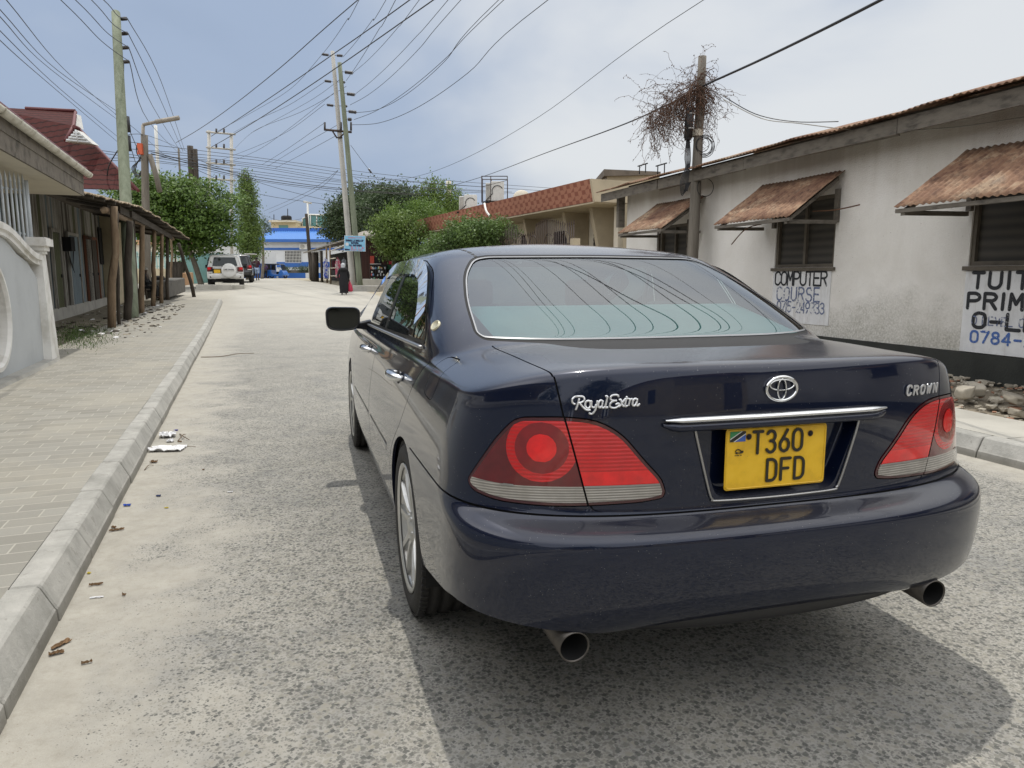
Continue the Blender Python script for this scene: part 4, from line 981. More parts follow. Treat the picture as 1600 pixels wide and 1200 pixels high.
for y in np.concatenate([np.arange(-25, 30.3, 1.0), [30.6, 31, 34, 36.5, 39, 42, 46, 50, 57, 65, 75, 87, 89]]):
    y = float(y); l = Lx(y)-.02 if y < 30.7 else -40; r = Rx(y)+.02 if y < 38 else Rx(38)-(y-38)*.47
    rows.append([(l+(r-l)*t, y, T(y)) for t in np.linspace(0, 1, 9)])
mb.grid(rows, 0, True); tag(mb.build('road', M['road']), kind='structure')
def kerb_run(pf, s0, s1, name, parent=None, L=.65):
    mb = MB(); s = s0; i = 0
    while s < s1-.05:
        e = min(s+L-.010, s1); j = rnd.uniform(-.004, .004); k = rnd.uniform(-.003, .003)
        prof = [(.0+j, -.05), (-.006+j, .052+k), (-.012+j, .060+k), (-.052+j, .142+k), (-.062+j, .150+k), (-.150+j, .152+k), (-.158+j, .146), (-.158+j, -.05)]
        rows = []
        for q, ins in ((s, .006), (s+.008, 0), (s+L*.5, 0), (e-.008, 0), (e, .006)): rows.append([pf(q, a-ins*(1 if 0 < n_ < 6 else 0)*.5, b-ins*(1 if 0 < n_ < 7 else 0)) for n_, (a, b) in enumerate(prof)])
        mb.grid(rows, 0, False); mb.add(rows[0], [tuple(range(8))]); mb.add(rows[-1], [tuple(range(7, -1, -1))]); s += L; i += 1
    return mb
kl_end = (30.3-K0.y)/KD.y
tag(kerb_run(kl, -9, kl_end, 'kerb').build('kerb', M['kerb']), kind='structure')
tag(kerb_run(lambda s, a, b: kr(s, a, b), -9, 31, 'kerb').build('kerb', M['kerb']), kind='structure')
# left pavement: block paving, with trodden soil against the wall
mb = MB(); rows = []
for s in np.arange(-9, kl_end+.01, .6):
    y = (K0+KD*s).y; wd = float(np.interp(y, [0, 6, 12, 16, 30], [1.75, 1.75, 1.95, 2.05, 2.15]))
    rows.append([kl(s, -.152-wd*t, .149+.004*math.sin(s*1.7+t*5)) for t in np.linspace(1, 0, 6)])
mb.grid(rows, 0, True); tag(mb.build('pavement', M['paver']), kind='structure')
def verge_mat():
    nt = NT('dusty_verge'); v = nt.coord('Object'); f = nt.noise(v, 1.2, 6, .65); g = nt.noise(v, 5, 6, .7, .5); h = nt.noise(v, 60, 4, .7)
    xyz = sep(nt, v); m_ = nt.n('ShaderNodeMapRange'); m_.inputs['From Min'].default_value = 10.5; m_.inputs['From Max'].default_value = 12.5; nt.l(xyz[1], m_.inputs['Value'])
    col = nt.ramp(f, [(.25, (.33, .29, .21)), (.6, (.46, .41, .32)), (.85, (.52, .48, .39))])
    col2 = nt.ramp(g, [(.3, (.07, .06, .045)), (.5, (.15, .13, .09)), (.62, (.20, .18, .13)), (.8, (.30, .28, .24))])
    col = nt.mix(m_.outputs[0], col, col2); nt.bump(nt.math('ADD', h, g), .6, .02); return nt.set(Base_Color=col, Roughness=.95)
mb = MB(); rows = []
for s in np.arange(-9, kl_end+.01, .6):
    y = (K0+KD*s).y; wd = float(np.interp(y, [0, 6, 12, 16, 30], [1.75, 1.75, 1.95, 2.05, 2.15]))
    rows.append([kl(s, -.158-wd-(8-wd)*t+.02, .150-.012*(1-t)+.01*pnoise(Vector((s, t*6, 0)))) for t in np.linspace(1, 0, 12)])
mb.grid(rows, 0, True); tag(mb.build('verge', verge_mat()), kind='structure')
# right pavement: a strip of concrete slabs
mb = MB()
for i in range(-7, 26):
    a, b = i*1.2, i*1.2+1.188
    mb.hexa([kr(a, -.16, .05), kr(a, -.86, .05), kr(b, -.86, .05), kr(b, -.16, .05)][::-1], [kr(a, -.16, .150), kr(a, -.86, .155+rnd.uniform(-.008, .012)), kr(b, -.86, .152), kr(b, -.16, .150)][::-1])
tag(mb.build('pavement', M['slab']), kind='structure')
mb = MB(); rows = []
for s in np.arange(-10, 31, .35):
    rows.append([kr(s, -.84-.0-2.6*t, .125+.10*min(1, t*1.6)+.05*pnoise(Vector((s*1.3, t*5, 3)))) for t in np.linspace(0, 1, 12)])
mb.grid(rows, 0, True); tag(mb.build('verge', mottled('rubbly_soil', (.20, .17, .125), .4, 6, .95, .6, c2=(.09, .075, .055), bscale=50, bd=.02)), kind='structure')
# rubble
M['stone'] = mottled('broken_stone', (.27, .24, .19), .4, 4, .9, .4, c2=(.14, .12, .09), bscale=30, bd=.01, coord='Object'); M['stone2'] = mottled('pale_stone', (.38, .345, .28), .3, 5, .9, .3); M['brickbit'] = mottled('brick_chip', (.30, .16, .10), .3, 8, .9, .4)
def rock_shape(r, sq=(1, 1, 1), seed=0, sub=1):
    bm = bmesh.new(); bmesh.ops.create_icosphere(bm, subdivisions=sub, radius=1)
    rr = random.Random(seed); o = Vector((rr.random()*50, rr.random()*50, 0)); q = Matrix.Rotation(rr.random()*6.28, 3, 'Z') @ Matrix.Rotation(rr.uniform(-.5, .5), 3, 'X')
    vs = []
    for v in bm.verts:
        d = 1+.55*pnoise(v.co*1.1+o); p = v.co*d
        p = Vector((max(-.75, min(.75, p.x)), max(-.8, min(.8, p.y)), max(-.6, min(.6, p.z))))
        vs.append(q @ Vector((p.x*sq[0]*r, p.y*sq[1]*r, p.z*sq[2]*r)))
    fs = [tuple(v.index for v in f.verts) for f in bm.faces]; bm.free(); return vs, fs
mb = MB(); rr = random.Random(3)
for i in range(2600):
    s = rr.uniform(-3.5, 10); t = rr.betavariate(1.3, 1.2); r = rr.choice((.010, .014, .018, .024, .032, .045))*rr.uniform(.7, 1.5)
    if s < -1 and rr.random() < .3: r *= 1.3
    p = kr(s, -.84-1.45*t, .14+.09*min(1, t*1.6)); vs, fs = rock_shape(r, (1.3, .95, .5), i, 1)
    mb.add([v+p+Vector((0, 0, r*.15)) for v in vs], fs, rr.choice((0, 0, 0, 1, 1, 2)))
tag(mb.build('rubble', [M['stone'], M['stone2'], M['brickbit']]), kind='stuff')
for i, (px, py, Y, r, sq, lb) in enumerate([(1508, 613, 6.35, .085, (1.05, 1, .95), 'big rounded grey stone by the tail lamp on the rubble'), (1525, 608, 6.5, .078, (1.1, 1, .9), 'pale brown stone leaning on the big grey one'), (1582, 622, 6.05, .12, (1.3, .8, .45), 'flat broken slab lying on the rubble by the picture edge'),
      (1515, 600, 6.9, .05, (1.1, 1, .7), 'small pale stone behind the two big ones'), (1592, 646, 5.75, .075, (1.2, .9, .6), 'brown lump of stone near the slab pavement')]):
    vs, fs = rock_shape(r, sq, 100+i, 3); p = at(px, py, Y); mb = MB(); mb.add(vs, fs, 0, True); o = mb.build('rock', M['stone2'] if i in (0, 1, 3) else M['stone']); o.location = p; tag(o, lb, 'rock')
# ------------------------------------------------------------------ litter by the left kerb
M['paper'] = plain('white_paper', (.75, .75, .76), .8); M['leaf_dry'] = mottled('dry_leaf', (.20, .12, .06), .4, 30, .9); M['bluebit'] = plain('blue_plastic', (.02, .09, .5), .4); M['yellowbit'] = plain('yellow_wrapper', (.6, .48, .05), .5); M['twig'] = mottled('dry_twig', (.13, .09, .055), .3, 30, .9)
def sheet(name, px, py, w, h, lift, mat, label, cat, seed, rz=0, th=.003):
    rr = random.Random(seed); mb = MB(); o = Vector((rr.random()*9, rr.random()*9, 0)); rows = []
    for i in range(9):
        row = []
        for j in range(11):
            u, v = j/10-.5, i/8-.5; e = 1+.25*pnoise(Vector((u*3, v*3, 7))+o)
            row.append(Vector((u*w*e, v*h*e, max(0, lift*(.5+pnoise(Vector((u*5, v*5, 0))+o)))+.002)))
        rows.append(row)
    mb.grid(rows, 0, False); ob = mb.build(name, mat); ob.scale = (.62, .62, .5) if name == 'dry_leaf' else (1, 1, 1); ob.location = gnd(px, py, .002); ob.rotation_euler = (0, 0, rz); s_ = ob.modifiers.new('solid', 'SOLIDIFY'); s_.thickness = th; tag(ob, label, cat); return ob
sheet('paper_sheet', 262, 703, .24, .15, .030, M['paper'], 'largest crumpled white paper sheet lying against the left kerb', 'litter', 1, .1, .006)
sheet('paper_sheet', 262, 683, .12, .11, .045, M['paper'], 'smaller crumpled white paper just behind the large sheet by the kerb', 'litter', 2, .4, .006)
sheet('paper_scrap', 266, 691, .05, .05, .02, M['paper'], 'little white scrap between the two crumpled papers', 'litter', 5, .4)
sheet('paper_scrap', 151, 937, .045, .008, .003, M['paper'], 'thin white paper strip on the sand by the kerb', 'litter', 6, .25)
sheet('paper_scrap', 360, 770, .03, .012, .004, M['paper'], 'tiny white scrap farther out on the sandy road', 'litter', 16, .25)
sheet('dry_leaf', 240, 723, .07, .05, .03, M['leaf_dry'], 'curled brown leaf just in front of the large white paper', 'leaf', 3)
sheet('plastic_bit', 199, 792, .035, .018, .010, M['bluebit'], 'bright blue plastic bit near the kerb', 'litter', 7)
sheet('plastic_bit', 248, 776, .022, .014, .008, plain('navy_plastic', (.02, .04, .14), .4), 'dark blue plastic bit farther out on the sand', 'litter', 8)
sheet('plastic_bit', 275, 673, .03, .016, .008, plain('violet_plastic', (.03, .04, .30), .4), 'small violet blue bit behind the crumpled papers', 'litter', 9)
sheet('wrapper', 260, 794, .02, .008, .004, M['yellowbit'], 'small yellow wrapper scrap on the sand', 'litter', 10)
sheet('wrapper', 139, 897, .012, .01, .004, M['yellowbit'], 'tiny yellow scrap at the foot of the kerb', 'litter', 12)
for i, (px, py, w, h, a, lb) in enumerate([(182, 829, .11, .02, .5, 'dry brown leaves caught at the kerb foot'), (178, 826, .05, .02, -.6, 'dark leaf crumb beside the leaves at the kerb'), (150, 917, .08, .014, .4, 'narrow dry leaf strip on the sand near the kerb'), (95, 1010, .11, .03, 1.2, 'pale dead leaf standing against the near kerb'), (88, 1022, .07, .025, .6, 'brown dead leaf under the pale one at the near kerb'), (136, 1040, .05, .012, .5, 'dark curled leaf on the near sand'), (194, 933, .022, .014, 0, 'single small brown leaf out on the sand'), (318, 735, .02, .012, 0, 'tiny dark crumb in the middle of the sand'), (281, 692, .05, .008, .3, 'dark shred beside the large paper')]):
    sheet('dry_leaf', px, py, w, h, .02, M['leaf_dry'], lb, 'leaf', 40+i, a)
def stick(pts, r, label):
    mb = MB(); P = catmull([gnd(px, py, .004+l) for px, py, l in pts], 4); o = P[0].copy(); mb.tube([p-o for p in P], [r*(1-.4*i/len(P)) for i in range(len(P))], 6); ob = mb.build('stick', M['twig']); ob.location = o; tag(ob, label, 'stick')
stick([(281, 678, .0), (286, 682, .02), (296, 688, .0)], .004, 'short dark twig behind the white papers'); stick([(278, 689, 0), (286, 680, .025), (290, 679, .01)], .004, 'forked twig end crossing the short dark twig'); stick([(288, 699, 0), (298, 698, .01), (306, 699, 0)], .0025, 'thin pale straw beside the large white paper')
stick([(314, 558, .0), (345, 557, .01), (370, 553, .006), (397, 552, 0)], .007, 'long thin branch lying across the sandy road edge'); stick([(226, 735, 0), (232, 728, .01), (240, 727, 0)], .003, 'thin straw in front of the curled leaf')
# ================================================================== white building on the right
WDIR = Vector((.317, -1, 0)).normalized(); WN = Vector((-WDIR.y, WDIR.x, 0)); WN = -WN if WN.x > 0 else WN     # WN: outwards to the road
W0 = Vector((2.305, 15.0, 0))
def wp(t, o=0, z=0): p = W0+WDIR*t+WN*o; return Vector((p.x, p.y, z))
def wall_hit(px, py, o=0):
    r = ray(px, py); c = Vector((0, 0, CAM_H)); k = ((W0+WN*o-c).dot(WN))/(r.dot(WN)); p = c+r*k; return (p-W0).dot(WDIR), p.z
def side_hit(px, py, t):     # on the plane square to the wall at t: returns (outward distance, z)
    r = ray(px, py); c = Vector((0, 0, CAM_H)); k = ((W0+WDIR*t-c).dot(WDIR))/(r.dot(WDIR)); p = c+r*k; return (p-W0).dot(WN), p.z
def roughcast():
    nt = NT('grubby_white_roughcast'); v = nt.coord('Object'); xyz = sep(nt, v); z = xyz[2]
    st = nt.noise(nt.coord('Object', (3, 3, .35)), 1.4, 6, .65, .3); big = nt.noise(v, .8, 6, .6, .5); fine = nt.vor(v, 130); gr = nt.noise(v, 45, 5, .7)
    col = nt.ramp(big, [(.3, (.70, .68, .635)), (.55, (.83, .815, .785)), (.8, (.88, .875, .86))])
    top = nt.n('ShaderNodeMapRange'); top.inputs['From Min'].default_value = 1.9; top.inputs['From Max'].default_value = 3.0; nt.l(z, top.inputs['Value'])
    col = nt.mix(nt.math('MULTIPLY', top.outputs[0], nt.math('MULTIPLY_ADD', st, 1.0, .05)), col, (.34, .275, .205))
    # mould creeping up from the plinth
    m_ = nt.n('ShaderNodeMapRange'); m_.inputs['From Min'].default_value = 1.02; m_.inputs['From Max'].default_value = .50; nt.l(nt.math('ADD', z, nt.math('MULTIPLY_ADD', nt.noise(v, 1.5, 5, .6), -1.5, .66)), m_.inputs['Value'])
    blot = nt.math('MULTIPLY', m_.outputs[0], nt.math('MULTIPLY_ADD', gr, 2.2, -.55)); bc = nt.n('ShaderNodeClamp'); nt.l(blot, bc.inputs[0])
    col = nt.mix(nt.math('MULTIPLY', bc.outputs[0], .72), col, (.14, .14, .085))
    sp = nt.vor(v, 9); s2 = nt.math('LESS_THAN', sp.outputs['Distance'], .045); col = nt.mix(nt.math('MULTIPLY', s2, .6), col, (.2, .16, .12))
    col = nt.mix(nt.math('MULTIPLY', gr, .22), col, (.33, .30, .25))
    nt.bump(nt.math('ADD', fine.outputs['Distance'], gr), .7, .010); return nt.set(Base_Color=col, Roughness=.95)
M['wall'] = roughcast(); M['plinth'] = mottled('black_plinth_paint', (.022, .024, .021), .4, 2.5, .8, .4, c2=(.009, .011, .009), bscale=50)
def signwhite():
    nt = NT('painted_white_panel'); v = nt.coord('Object'); f = nt.noise(v, 4, 6, .65); st = nt.noise(nt.coord('Object', (5, 5, .8)), 2.5, 6, .7, .5)
    col = nt.ramp(f, [(.3, (.55, .56, .57)), (.7, (.68, .69, .70))]); col = nt.mix(nt.ramp(st, [(.52, 0.0), (.74, .55)]), col, (.36, .34, .31)); nt.bump(nt.noise(v, 90, 4), .4, .006); return nt.set(Base_Color=col, Roughness=.8)
M['signwhite'] = signwhite()
def flaky(name, c, amount):
    "faded sign paint: worn through where the noise says so"
    nt = NT(name); v = nt.coord('Object'); f = nt.noise(v, 38, 6, .75); g = nt.noise(v, 5, 4, .6)
    k = nt.math('GREATER_THAN', nt.math('ADD', f, nt.math('MULTIPLY', g, .5)), amount)
    tr = nt.n('ShaderNodeBsdfTransparent'); ms = nt.t.nodes.new('ShaderNodeMixShader'); nt.l(k, ms.inputs[0]); nt.l(nt.b.outputs[0], ms.inputs[1]); nt.l(tr.outputs[0], ms.inputs[2]); nt.l(ms.outputs[0], nt.o.inputs['Surface'])
    return nt.set(Base_Color=c, Roughness=.8)
M['signblack'] = flaky('faded_black_sign_paint', (.02, .022, .026), .90); M['signblue'] = flaky('faded_blue_sign_paint', (.06, .13, .36), .84); M['signfade'] = flaky('washed_out_blue_paint', (.13, .16, .26), .80)
M['oldwood'] = mottled('weathered_grey_wood', (.13, .115, .095), .5, 5, .9, .5, c2=(.035, .03, .025), sc=(1, 1, 3)); M['frame'] = mottled('brown_window_frame', (.10, .085, .065), .35, 8, .75, .3); M['mesh'] = NT('mosquito_mesh').m
def meshmat():
    nt = NT('dark_louvre_mesh'); v = nt.coord('Object'); z = sep(nt, v)[2]; w = nt.math('SINE', nt.math('MULTIPLY', z, 60)); w = nt.math('MULTIPLY_ADD', w, .5, .5)
    f = nt.noise(v, 3, 4); col = nt.mix(w, (.012, .011, .009), (.045, .040, .032)); col = nt.mix(nt.math('MULTIPLY', f, .4), col, (.07, .062, .05)); nt.bump(w, .3, .01); return nt.set(Base_Color=col, Roughness=.7)
M['mesh'] = meshmat()
def rusty():
    nt = NT('rusty_corrugated_iron'); v = nt.coord('Object'); f = nt.noise(v, 2.2, 7, .7, .6); g = nt.noise(nt.coord('Object', (1, 1, 1)), 14, 6, .7); b = nt.noise(v, .9, 4, .6)
    col = nt.ramp(f, [(.22, (.09, .042, .028)), (.40, (.17, .088, .055)), (.52, (.27, .16, .098)), (.64, (.37, .27, .18)), (.85, (.38, .33, .26))])
    col = nt.mix(nt.ramp(g, [(.46, 0.0), (.66, .75)]), col, (.07, .035, .025)); col = nt.mix(nt.ramp(b, [(.56, 0.0), (.72, .7)]), col, (.27, .27, .23)); nt.bump(g, .2, .004)
    return nt.set(Base_Color=col, Roughness=.85, Metallic=.1)
M['rustsheet'] = rusty()
def corrugated(name, A, B, C_, D_, mat, parent, pitch=.076, amp=.009, nd=6, wob=.01, ang=0):
    "sheet with corrugations running from edge A-B (top) to D-C (front); A,D on one side, B,C on the other"
    A, B, C_, D_ = map(Vector, (A, B, C_, D_)); L = (B-A).length; n = max(4, int(L/pitch)*6); nrm = (B-A).cross(D_-A).normalized(); nrm = nrm if nrm.z > 0 else -nrm; rows = []
    for j in range(nd+1):
        u = j/nd; P = A.lerp(D_, u); Q = B.lerp(C_, u); row = []
        for i in range(n+1):
            k = i/n; w = amp*math.cos(2*math.pi*k*L/pitch)+wob*pnoise(Vector((k*L*1.2, u*2+L, 0))); sl = .012*(int(k*L/.76) % 2)
            row.append(P.lerp(Q, k)+nrm*(w+sl)+(D_-A).normalized()*(.015*pnoise(Vector((k*L*3, 9, L))) if j == nd else 0))
        rows.append(row)
    mb = MB(); mb.grid(rows, 0, True); o = mb.build(name, mat, parent); s_ = o.modifiers.new('solid', 'SOLIDIFY'); s_.thickness = .004; return o
bld = empty('white_building', (0, 0, 0)); tag(bld, 'long white roughcast building with black plinth and rusty iron awnings', 'building')
tB0, _ = wall_hit(1211, 400); tB1, _ = wall_hit(1303, 400); tC0, _ = wall_hit(1516, 380); tA0, _ = wall_hit(1032, 380); tA1, _ = wall_hit(1076, 380)
zs = CAM_H+.085; tC1 = tC0+1.35
zh = wall_hit(1300, 270)[1]; zt = 3.02; TE = 21.0
wins = [(tA0, tA1, .95, 2.18), (tB0, tB1, wall_hit(1255, 418)[1], 2.30), (tC0, tC1, wall_hit(1560, 415)[1], 2.30), (tC0+3.6, tC0+4.9, 1.37, 2.3), (tC0+7.2, tC0+8.5, 1.37, 2.3)]
ts = [0]; mb = MB()
def wbox(mb, t0, t1, o0, o1, z0, z1, mi=0):
    mb.hexa([wp(t0, o0, z0), wp(t1, o0, z0), wp(t1, o1, z0), wp(t0, o1, z0)][::-1], [wp(t0, o0, z1), wp(t1, o0, z1), wp(t1, o1, z1), wp(t0, o1, z1)][::-1], mi)
t = 0
for a, b, z0, z1 in wins:
    wbox(mb, t, a, -.22, 0, .50, zt); wbox(mb, a, b, -.22, 0, .50, z0); wbox(mb, a, b, -.22, 0, z1, zt); t = b
wbox(mb, t, TE, -.22, 0, .50, zt)
wbox(mb, 0, .22, -6, -.22, .5, 3.0); wbox(mb, .22, TE, -6.2, -6.0, .5, 3.0); wbox(mb, TE-.22, TE, -6, -.22, .5, 3.0); mb.build('wall', M['wall'], bld)
mb = MB(); wbox(mb, -.03, TE, -.2, .035, .02, .495); mb.build('plinth', M['plinth'], bld)
for i, (a, b, z0, z1) in enumerate(wins):
    mb = MB(); f = .045
    for (p, q, r_, s_) in ((a, b, z0, z0+f), (a, b, z1-f, z1), (a, a+f, z0+f, z1-f), (b-f, b, z0+f, z1-f), ((a+b)/2-f/2, (a+b)/2+f/2, z0+f, z1-f)): wbox(mb, p, q, -.10, -.02, r_, s_)
    wf = mb.build('window', M['frame'], bld)
    mb = MB(); wbox(mb, a+f, b-f, -.085, -.06, z0+f, z1-f); mb.build('window_mesh', M['mesh'], wf)
    mb = MB(); wbox(mb, a-.04, b+.04, -.02, .035, z0-.045, z0-.002); mb.build('sill', M['frame'], wf)
    for q in (a-.05, b+.0): 
        mb = MB(); wbox(mb, q, q+.06, .002, .045, z0+.55, z1+.05); mb.build('side_batten', M['oldwood'], wf)
# painted notices under two windows
def wpl(t, z): return wp(t, 0, z)
def notice(t0, t1, z0, z1, lines, nm):
    mb = MB(); wbox(mb, t0, t1, .002, .010, z0, z1); pn = mb.build(nm, M['signwhite'], bld)
    for (txt, tx, zb, h, w, gap, r, mt, nmx) in lines:
        mb = MB(); lettering(mb, txt, wp(tx, .0135, zb), WDIR, (0, 0, 1), h, w, gap, r, WN, 4, jit=.0018); mb.build(nmx, mt, pn)
    return pn
sB = tB1-tB0
zB = wins[1][2]-.05
def tz(px, py): return wall_hit(px, py, .01)
b0 = tz(1209, 447); b1 = tz(1293, 426); lb_ = b1[0]-b0[0]
hC = abs(tz(1212, 425)[1]-tz(1212, 445)[1]); 
notice(tB0+.0, tB1-.02, .64, zB, [('COMPUTER', b0[0]+.03, tz(1212, 445)[1], hC, lb_/9.6, lb_/9.6*.19, .0135, M['signblack'], 'painted_word'),
   ('COURSE', tz(1212, 465)[0]+.03, tz(1212, 468.5)[1], hC*1.0, lb_/10.0, lb_/10*.42, .012, M['signfade'], 'painted_word'),
   ('0715-249333', tz(1212, 485)[0]+.03, tz(1230, 487)[1], hC*.78, lb_/14, lb_/14*.22, .010, M['signfade'], 'painted_number')], 'painted_notice')
c0 = tz(1520, 425)
notice(tz(1503, 500)[0], tC1+.25, .505, wins[2][2]-.05, [
   ('TUITION', tz(1520, 440)[0], tz(1525, 450)[1], abs(tz(1525, 426)[1]-tz(1525, 450)[1]), .122, .065, .018, M['signblack'], 'painted_word'),
   ('PRIMARY', tz(1513, 470)[0], tz(1515, 481)[1], abs(tz(1515, 458)[1]-tz(1515, 481)[1]), .128, .055, .018, M['signblack'], 'painted_word'),
   ('O-LEVEL', tz(1521, 500)[0], tz(1530, 512)[1], abs(tz(1530, 489)[1]-tz(1530, 512)[1]), .132, .05, .018, M['signblack'], 'painted_word'),
   ('0784-249333', tz(1517, 525)[0], tz(1520, 534)[1], abs(tz(1520, 517)[1]-tz(1520, 534)[1]), .078, .038, .012, M['signblue'], 'painted_number'),
   ('O LEVEL COURSE', tz(1519, 500)[0], tz(1530, 507)[1], .08, .05, .018, .006, M['signfade'], 'old_lettering')], 'painted_notice')
# awnings of rusty iron propped on timber brackets
def awning(bl, br, fl, fr, extra=None):
    t0, z0 = wall_hit(*bl); t1, z1 = wall_hit(*br); o0, fz0 = side_hit(*fl, t0)
    if fr: o1, fz1 = side_hit(*fr, t1)
    else: o1, fz1 = o0, fz0
    o = (o0+o1)/2 if fr else o0; zf = (fz0+fz1)/2 if fr else fz0; zb = (z0+z1)/2
    return t0, t1, zb, o, zf
aws = [awning((1029, 316), (1103, 310), (965, 365), None), awning((1194, 291), (1322, 266), (1115, 352), None)]
tCa, zCa = wall_hit(1513, 236); oC, zCf = side_hit(1397, 325, tCa)
aws.append((tCa, tCa+1.75, zCa, oC, zCf)); aws.append((tCa+3.5, tCa+5.2, zCa, oC, zCf)); aws.append((tCa+7.1, tCa+8.8, zCa, oC, zCf))
AW = aws
for (t0, t1, zb, o, zf) in aws:
    a = corrugated('awning', wp(t0, .01, zb), wp(t1, .01, zb), wp(t1, o, zf), wp(t0, o, zf), M['rustsheet'], bld, wob=.02)
    for tt in (t0+.06, t1-.10):
        mb = MB(); P = [wp(tt, .05, zb-.06), wp(tt, o*.97, zf-.03)]; mb.hexa([P[0]-Vector((0, 0, .05)), P[1]-Vector((0, 0, .05)), P[1]-Vector((0, 0, .05))+WDIR*.05, P[0]-Vector((0, 0, .05))+WDIR*.05], [P[0], P[1], P[1]+WDIR*.05, P[0]+WDIR*.05])
        Q0, Q1 = wp(tt, .04, zf-.02), wp(tt, o*.93, zf-.03); mb.hexa([Q0-Vector((0, 0, .045)), Q1-Vector((0, 0, .045)), Q1-Vector((0, 0, .045))+WDIR*.045, Q0-Vector((0, 0, .045))+WDIR*.045], [Q0, Q1, Q1+WDIR*.045, Q0+WDIR*.045])
        mb.build('bracket', M['oldwood'], a)
    mb = MB(); wbox(mb, t0, t1, o-.06, o-.015, zf-.05, zf-.012); mb.build('front_batten', M['oldwood'], a)
# bent stay rods by the middle awning
for pts in ([(1143, 382, .35), (1165, 358, .42), (1190, 350, .30)], [(1270, 330, .3), (1305, 328, .25), (1343, 320, .45)]):
    P = []
    for px, py, o in pts: t_, z_ = wall_hit(px, py, o); P.append(wp(t_, o, z_))
    mb = MB(); mb.tube(catmull(P, 5), .008, 6); mb.build('stay_rod', M['rust'], bld)
# roof: rusty sheets on rough timbers, overhanging the wall
OV = .50; te, ze = wall_hit(1590, 128, OV); tl, zl_ = wall_hit(958, 293, OV); zE = (ze+zl_)/2
rl = corrugated('roof', wp(-.45, -3.1, zE+.95), wp(TE+.3, -3.1, zE+.95), wp(TE+.3, OV, zE), wp(-.45, OV, zE), M['rustsheet'], bld, nd=8, wob=.035)
corrugated('roof', wp(-.45, -3.1, zE+.97), wp(TE+.3, -3.1, zE+.97), wp(TE+.3, -6.7, zE), wp(-.45, -6.7, zE), M['rustsheet'], bld, nd=4, pitch=.15)
mb = MB(); rr = random.Random(5); t = -.42
while t < TE:
    L = rr.uniform(1.6, 2.8); d = rr.uniform(0, .03); mb.hexa([wp(t, OV-.14-d, zE-.19+rr.uniform(-.02, .02)), wp(t+L-.02, OV-.14-d, zE-.19+rr.uniform(-.02, .03)), wp(t+L-.02, OV-.09-d, zE-.19), wp(t, OV-.09-d, zE-.19)][::-1], [wp(t, OV-.14-d, zE-.03), wp(t+L-.02, OV-.14-d, zE-.03), wp(t+L-.02, OV-.09-d, zE-.03), wp(t, OV-.09-d, zE-.03)][::-1]); t += L
mb.build('fascia_board', M['oldwood'], bld)
mb = MB(); t = -.1
while t < TE:
    mb.hexa([wp(t, -.3, zE+.02), wp(t+.07, -.3, zE+.02), wp(t+.07, OV-.15, zE-.14), wp(t, OV-.15, zE-.14)], [wp(t, -.3, zE+.14), wp(t+.07, -.3, zE+.14), wp(t+.07, OV-.15, zE-.03), wp(t, OV-.15, zE-.03)]); t += .95
mb.build('rafters', M['oldwood'], bld)
mb = MB(); wbox(mb, 0, TE, -.18, -.02, zt-.01, zE+.10); mb.build('wall_head', M['oldwood'], bld)
mb = MB(); wbox(mb, -.16, -.06, .02, .16, 2.25, 2.95); mb.build('end_board', M['oldwood'], bld)
# cable strung along the wall
mb = MB(); P = []
for px, py, o in ((1130, 155, 1.2), (1190, 185, .9), (1250, 193, .7), (1340, 204, .12), (1400, 205, .08), (1500, 198, .08), (1600, 183, .08)):
    t_, z_ = wall_hit(px, py, o); P.append(wp(t_, o, z_))
mb.tube(catmull(P, 6), .006, 5); cb = mb.build('house_cable', plain('pale_cable', (.35, .34, .31), .6)); tag(cb, 'thin pale cable sagging from the vine pole along the white wall', 'cable')
mb = MB(); P = []
for px, py, o in ((1130, 150, 1.2), (1180, 178, .9), (1240, 190, .7), (1310, 190, .5)):
    t_, z_ = wall_hit(px, py, o); P.append(wp(t_, o, z_))
mb.tube(catmull(P, 6), .006, 5); cb = mb.build('house_cable', M['blackplastic']); tag(cb, 'thin dark cable running from the vine pole up to the rusty roof edge', 'cable')
# small metal frames on the roof far end
for px in (1004, 1033):
    t_, z_ = wall_hit(px, 262, -.9); mb = MB(); c = wp(t_, -.9, z_); 
    for s in (-1, 1): mb.tube([c+WDIR*(s*.14)+Vector((0, 0, -.12)), c+WDIR*(s*.14)+Vector((0, 0, .06))], .012, 6)
    mb.tube([c-WDIR*.22+Vector((0, 0, .06)), c+WDIR*.22+Vector((0, 0, .06))], .014, 6); mb.build('roof_bracket', M['gap'], bld)
# ================================================================== left side: garden wall, houses, timber shack
M['whitep'] = mottled('white_wall_paint', (.74, .73, .70), .15, 3, .7, .15, c2=(.46, .44, .38)); M['greyp'] = mottled('pale_grey_wall', (.46, .48, .49), .12, 2.5, .8, .15)
M['railp'] = plain('pale_grey_rail_paint', (.55, .60, .64), .5); M['cream'] = mottled('cream_render', (.52, .45, .31), .2, 2, .85, .2); M['soffit'] = mottled('cream_soffit', (.55, .51, .42), .12, 2, .85, .1)
M['fascia'] = mottled('grey_weathered_fascia', (.17, .15, .125), .5, 6, .9, .4, c2=(.05, .045, .035)); M['gutter'] = mottled('dirty_white_gutter', (.56, .54, .46), .25, 7, .5, .1, c2=(.32, .28, .20))
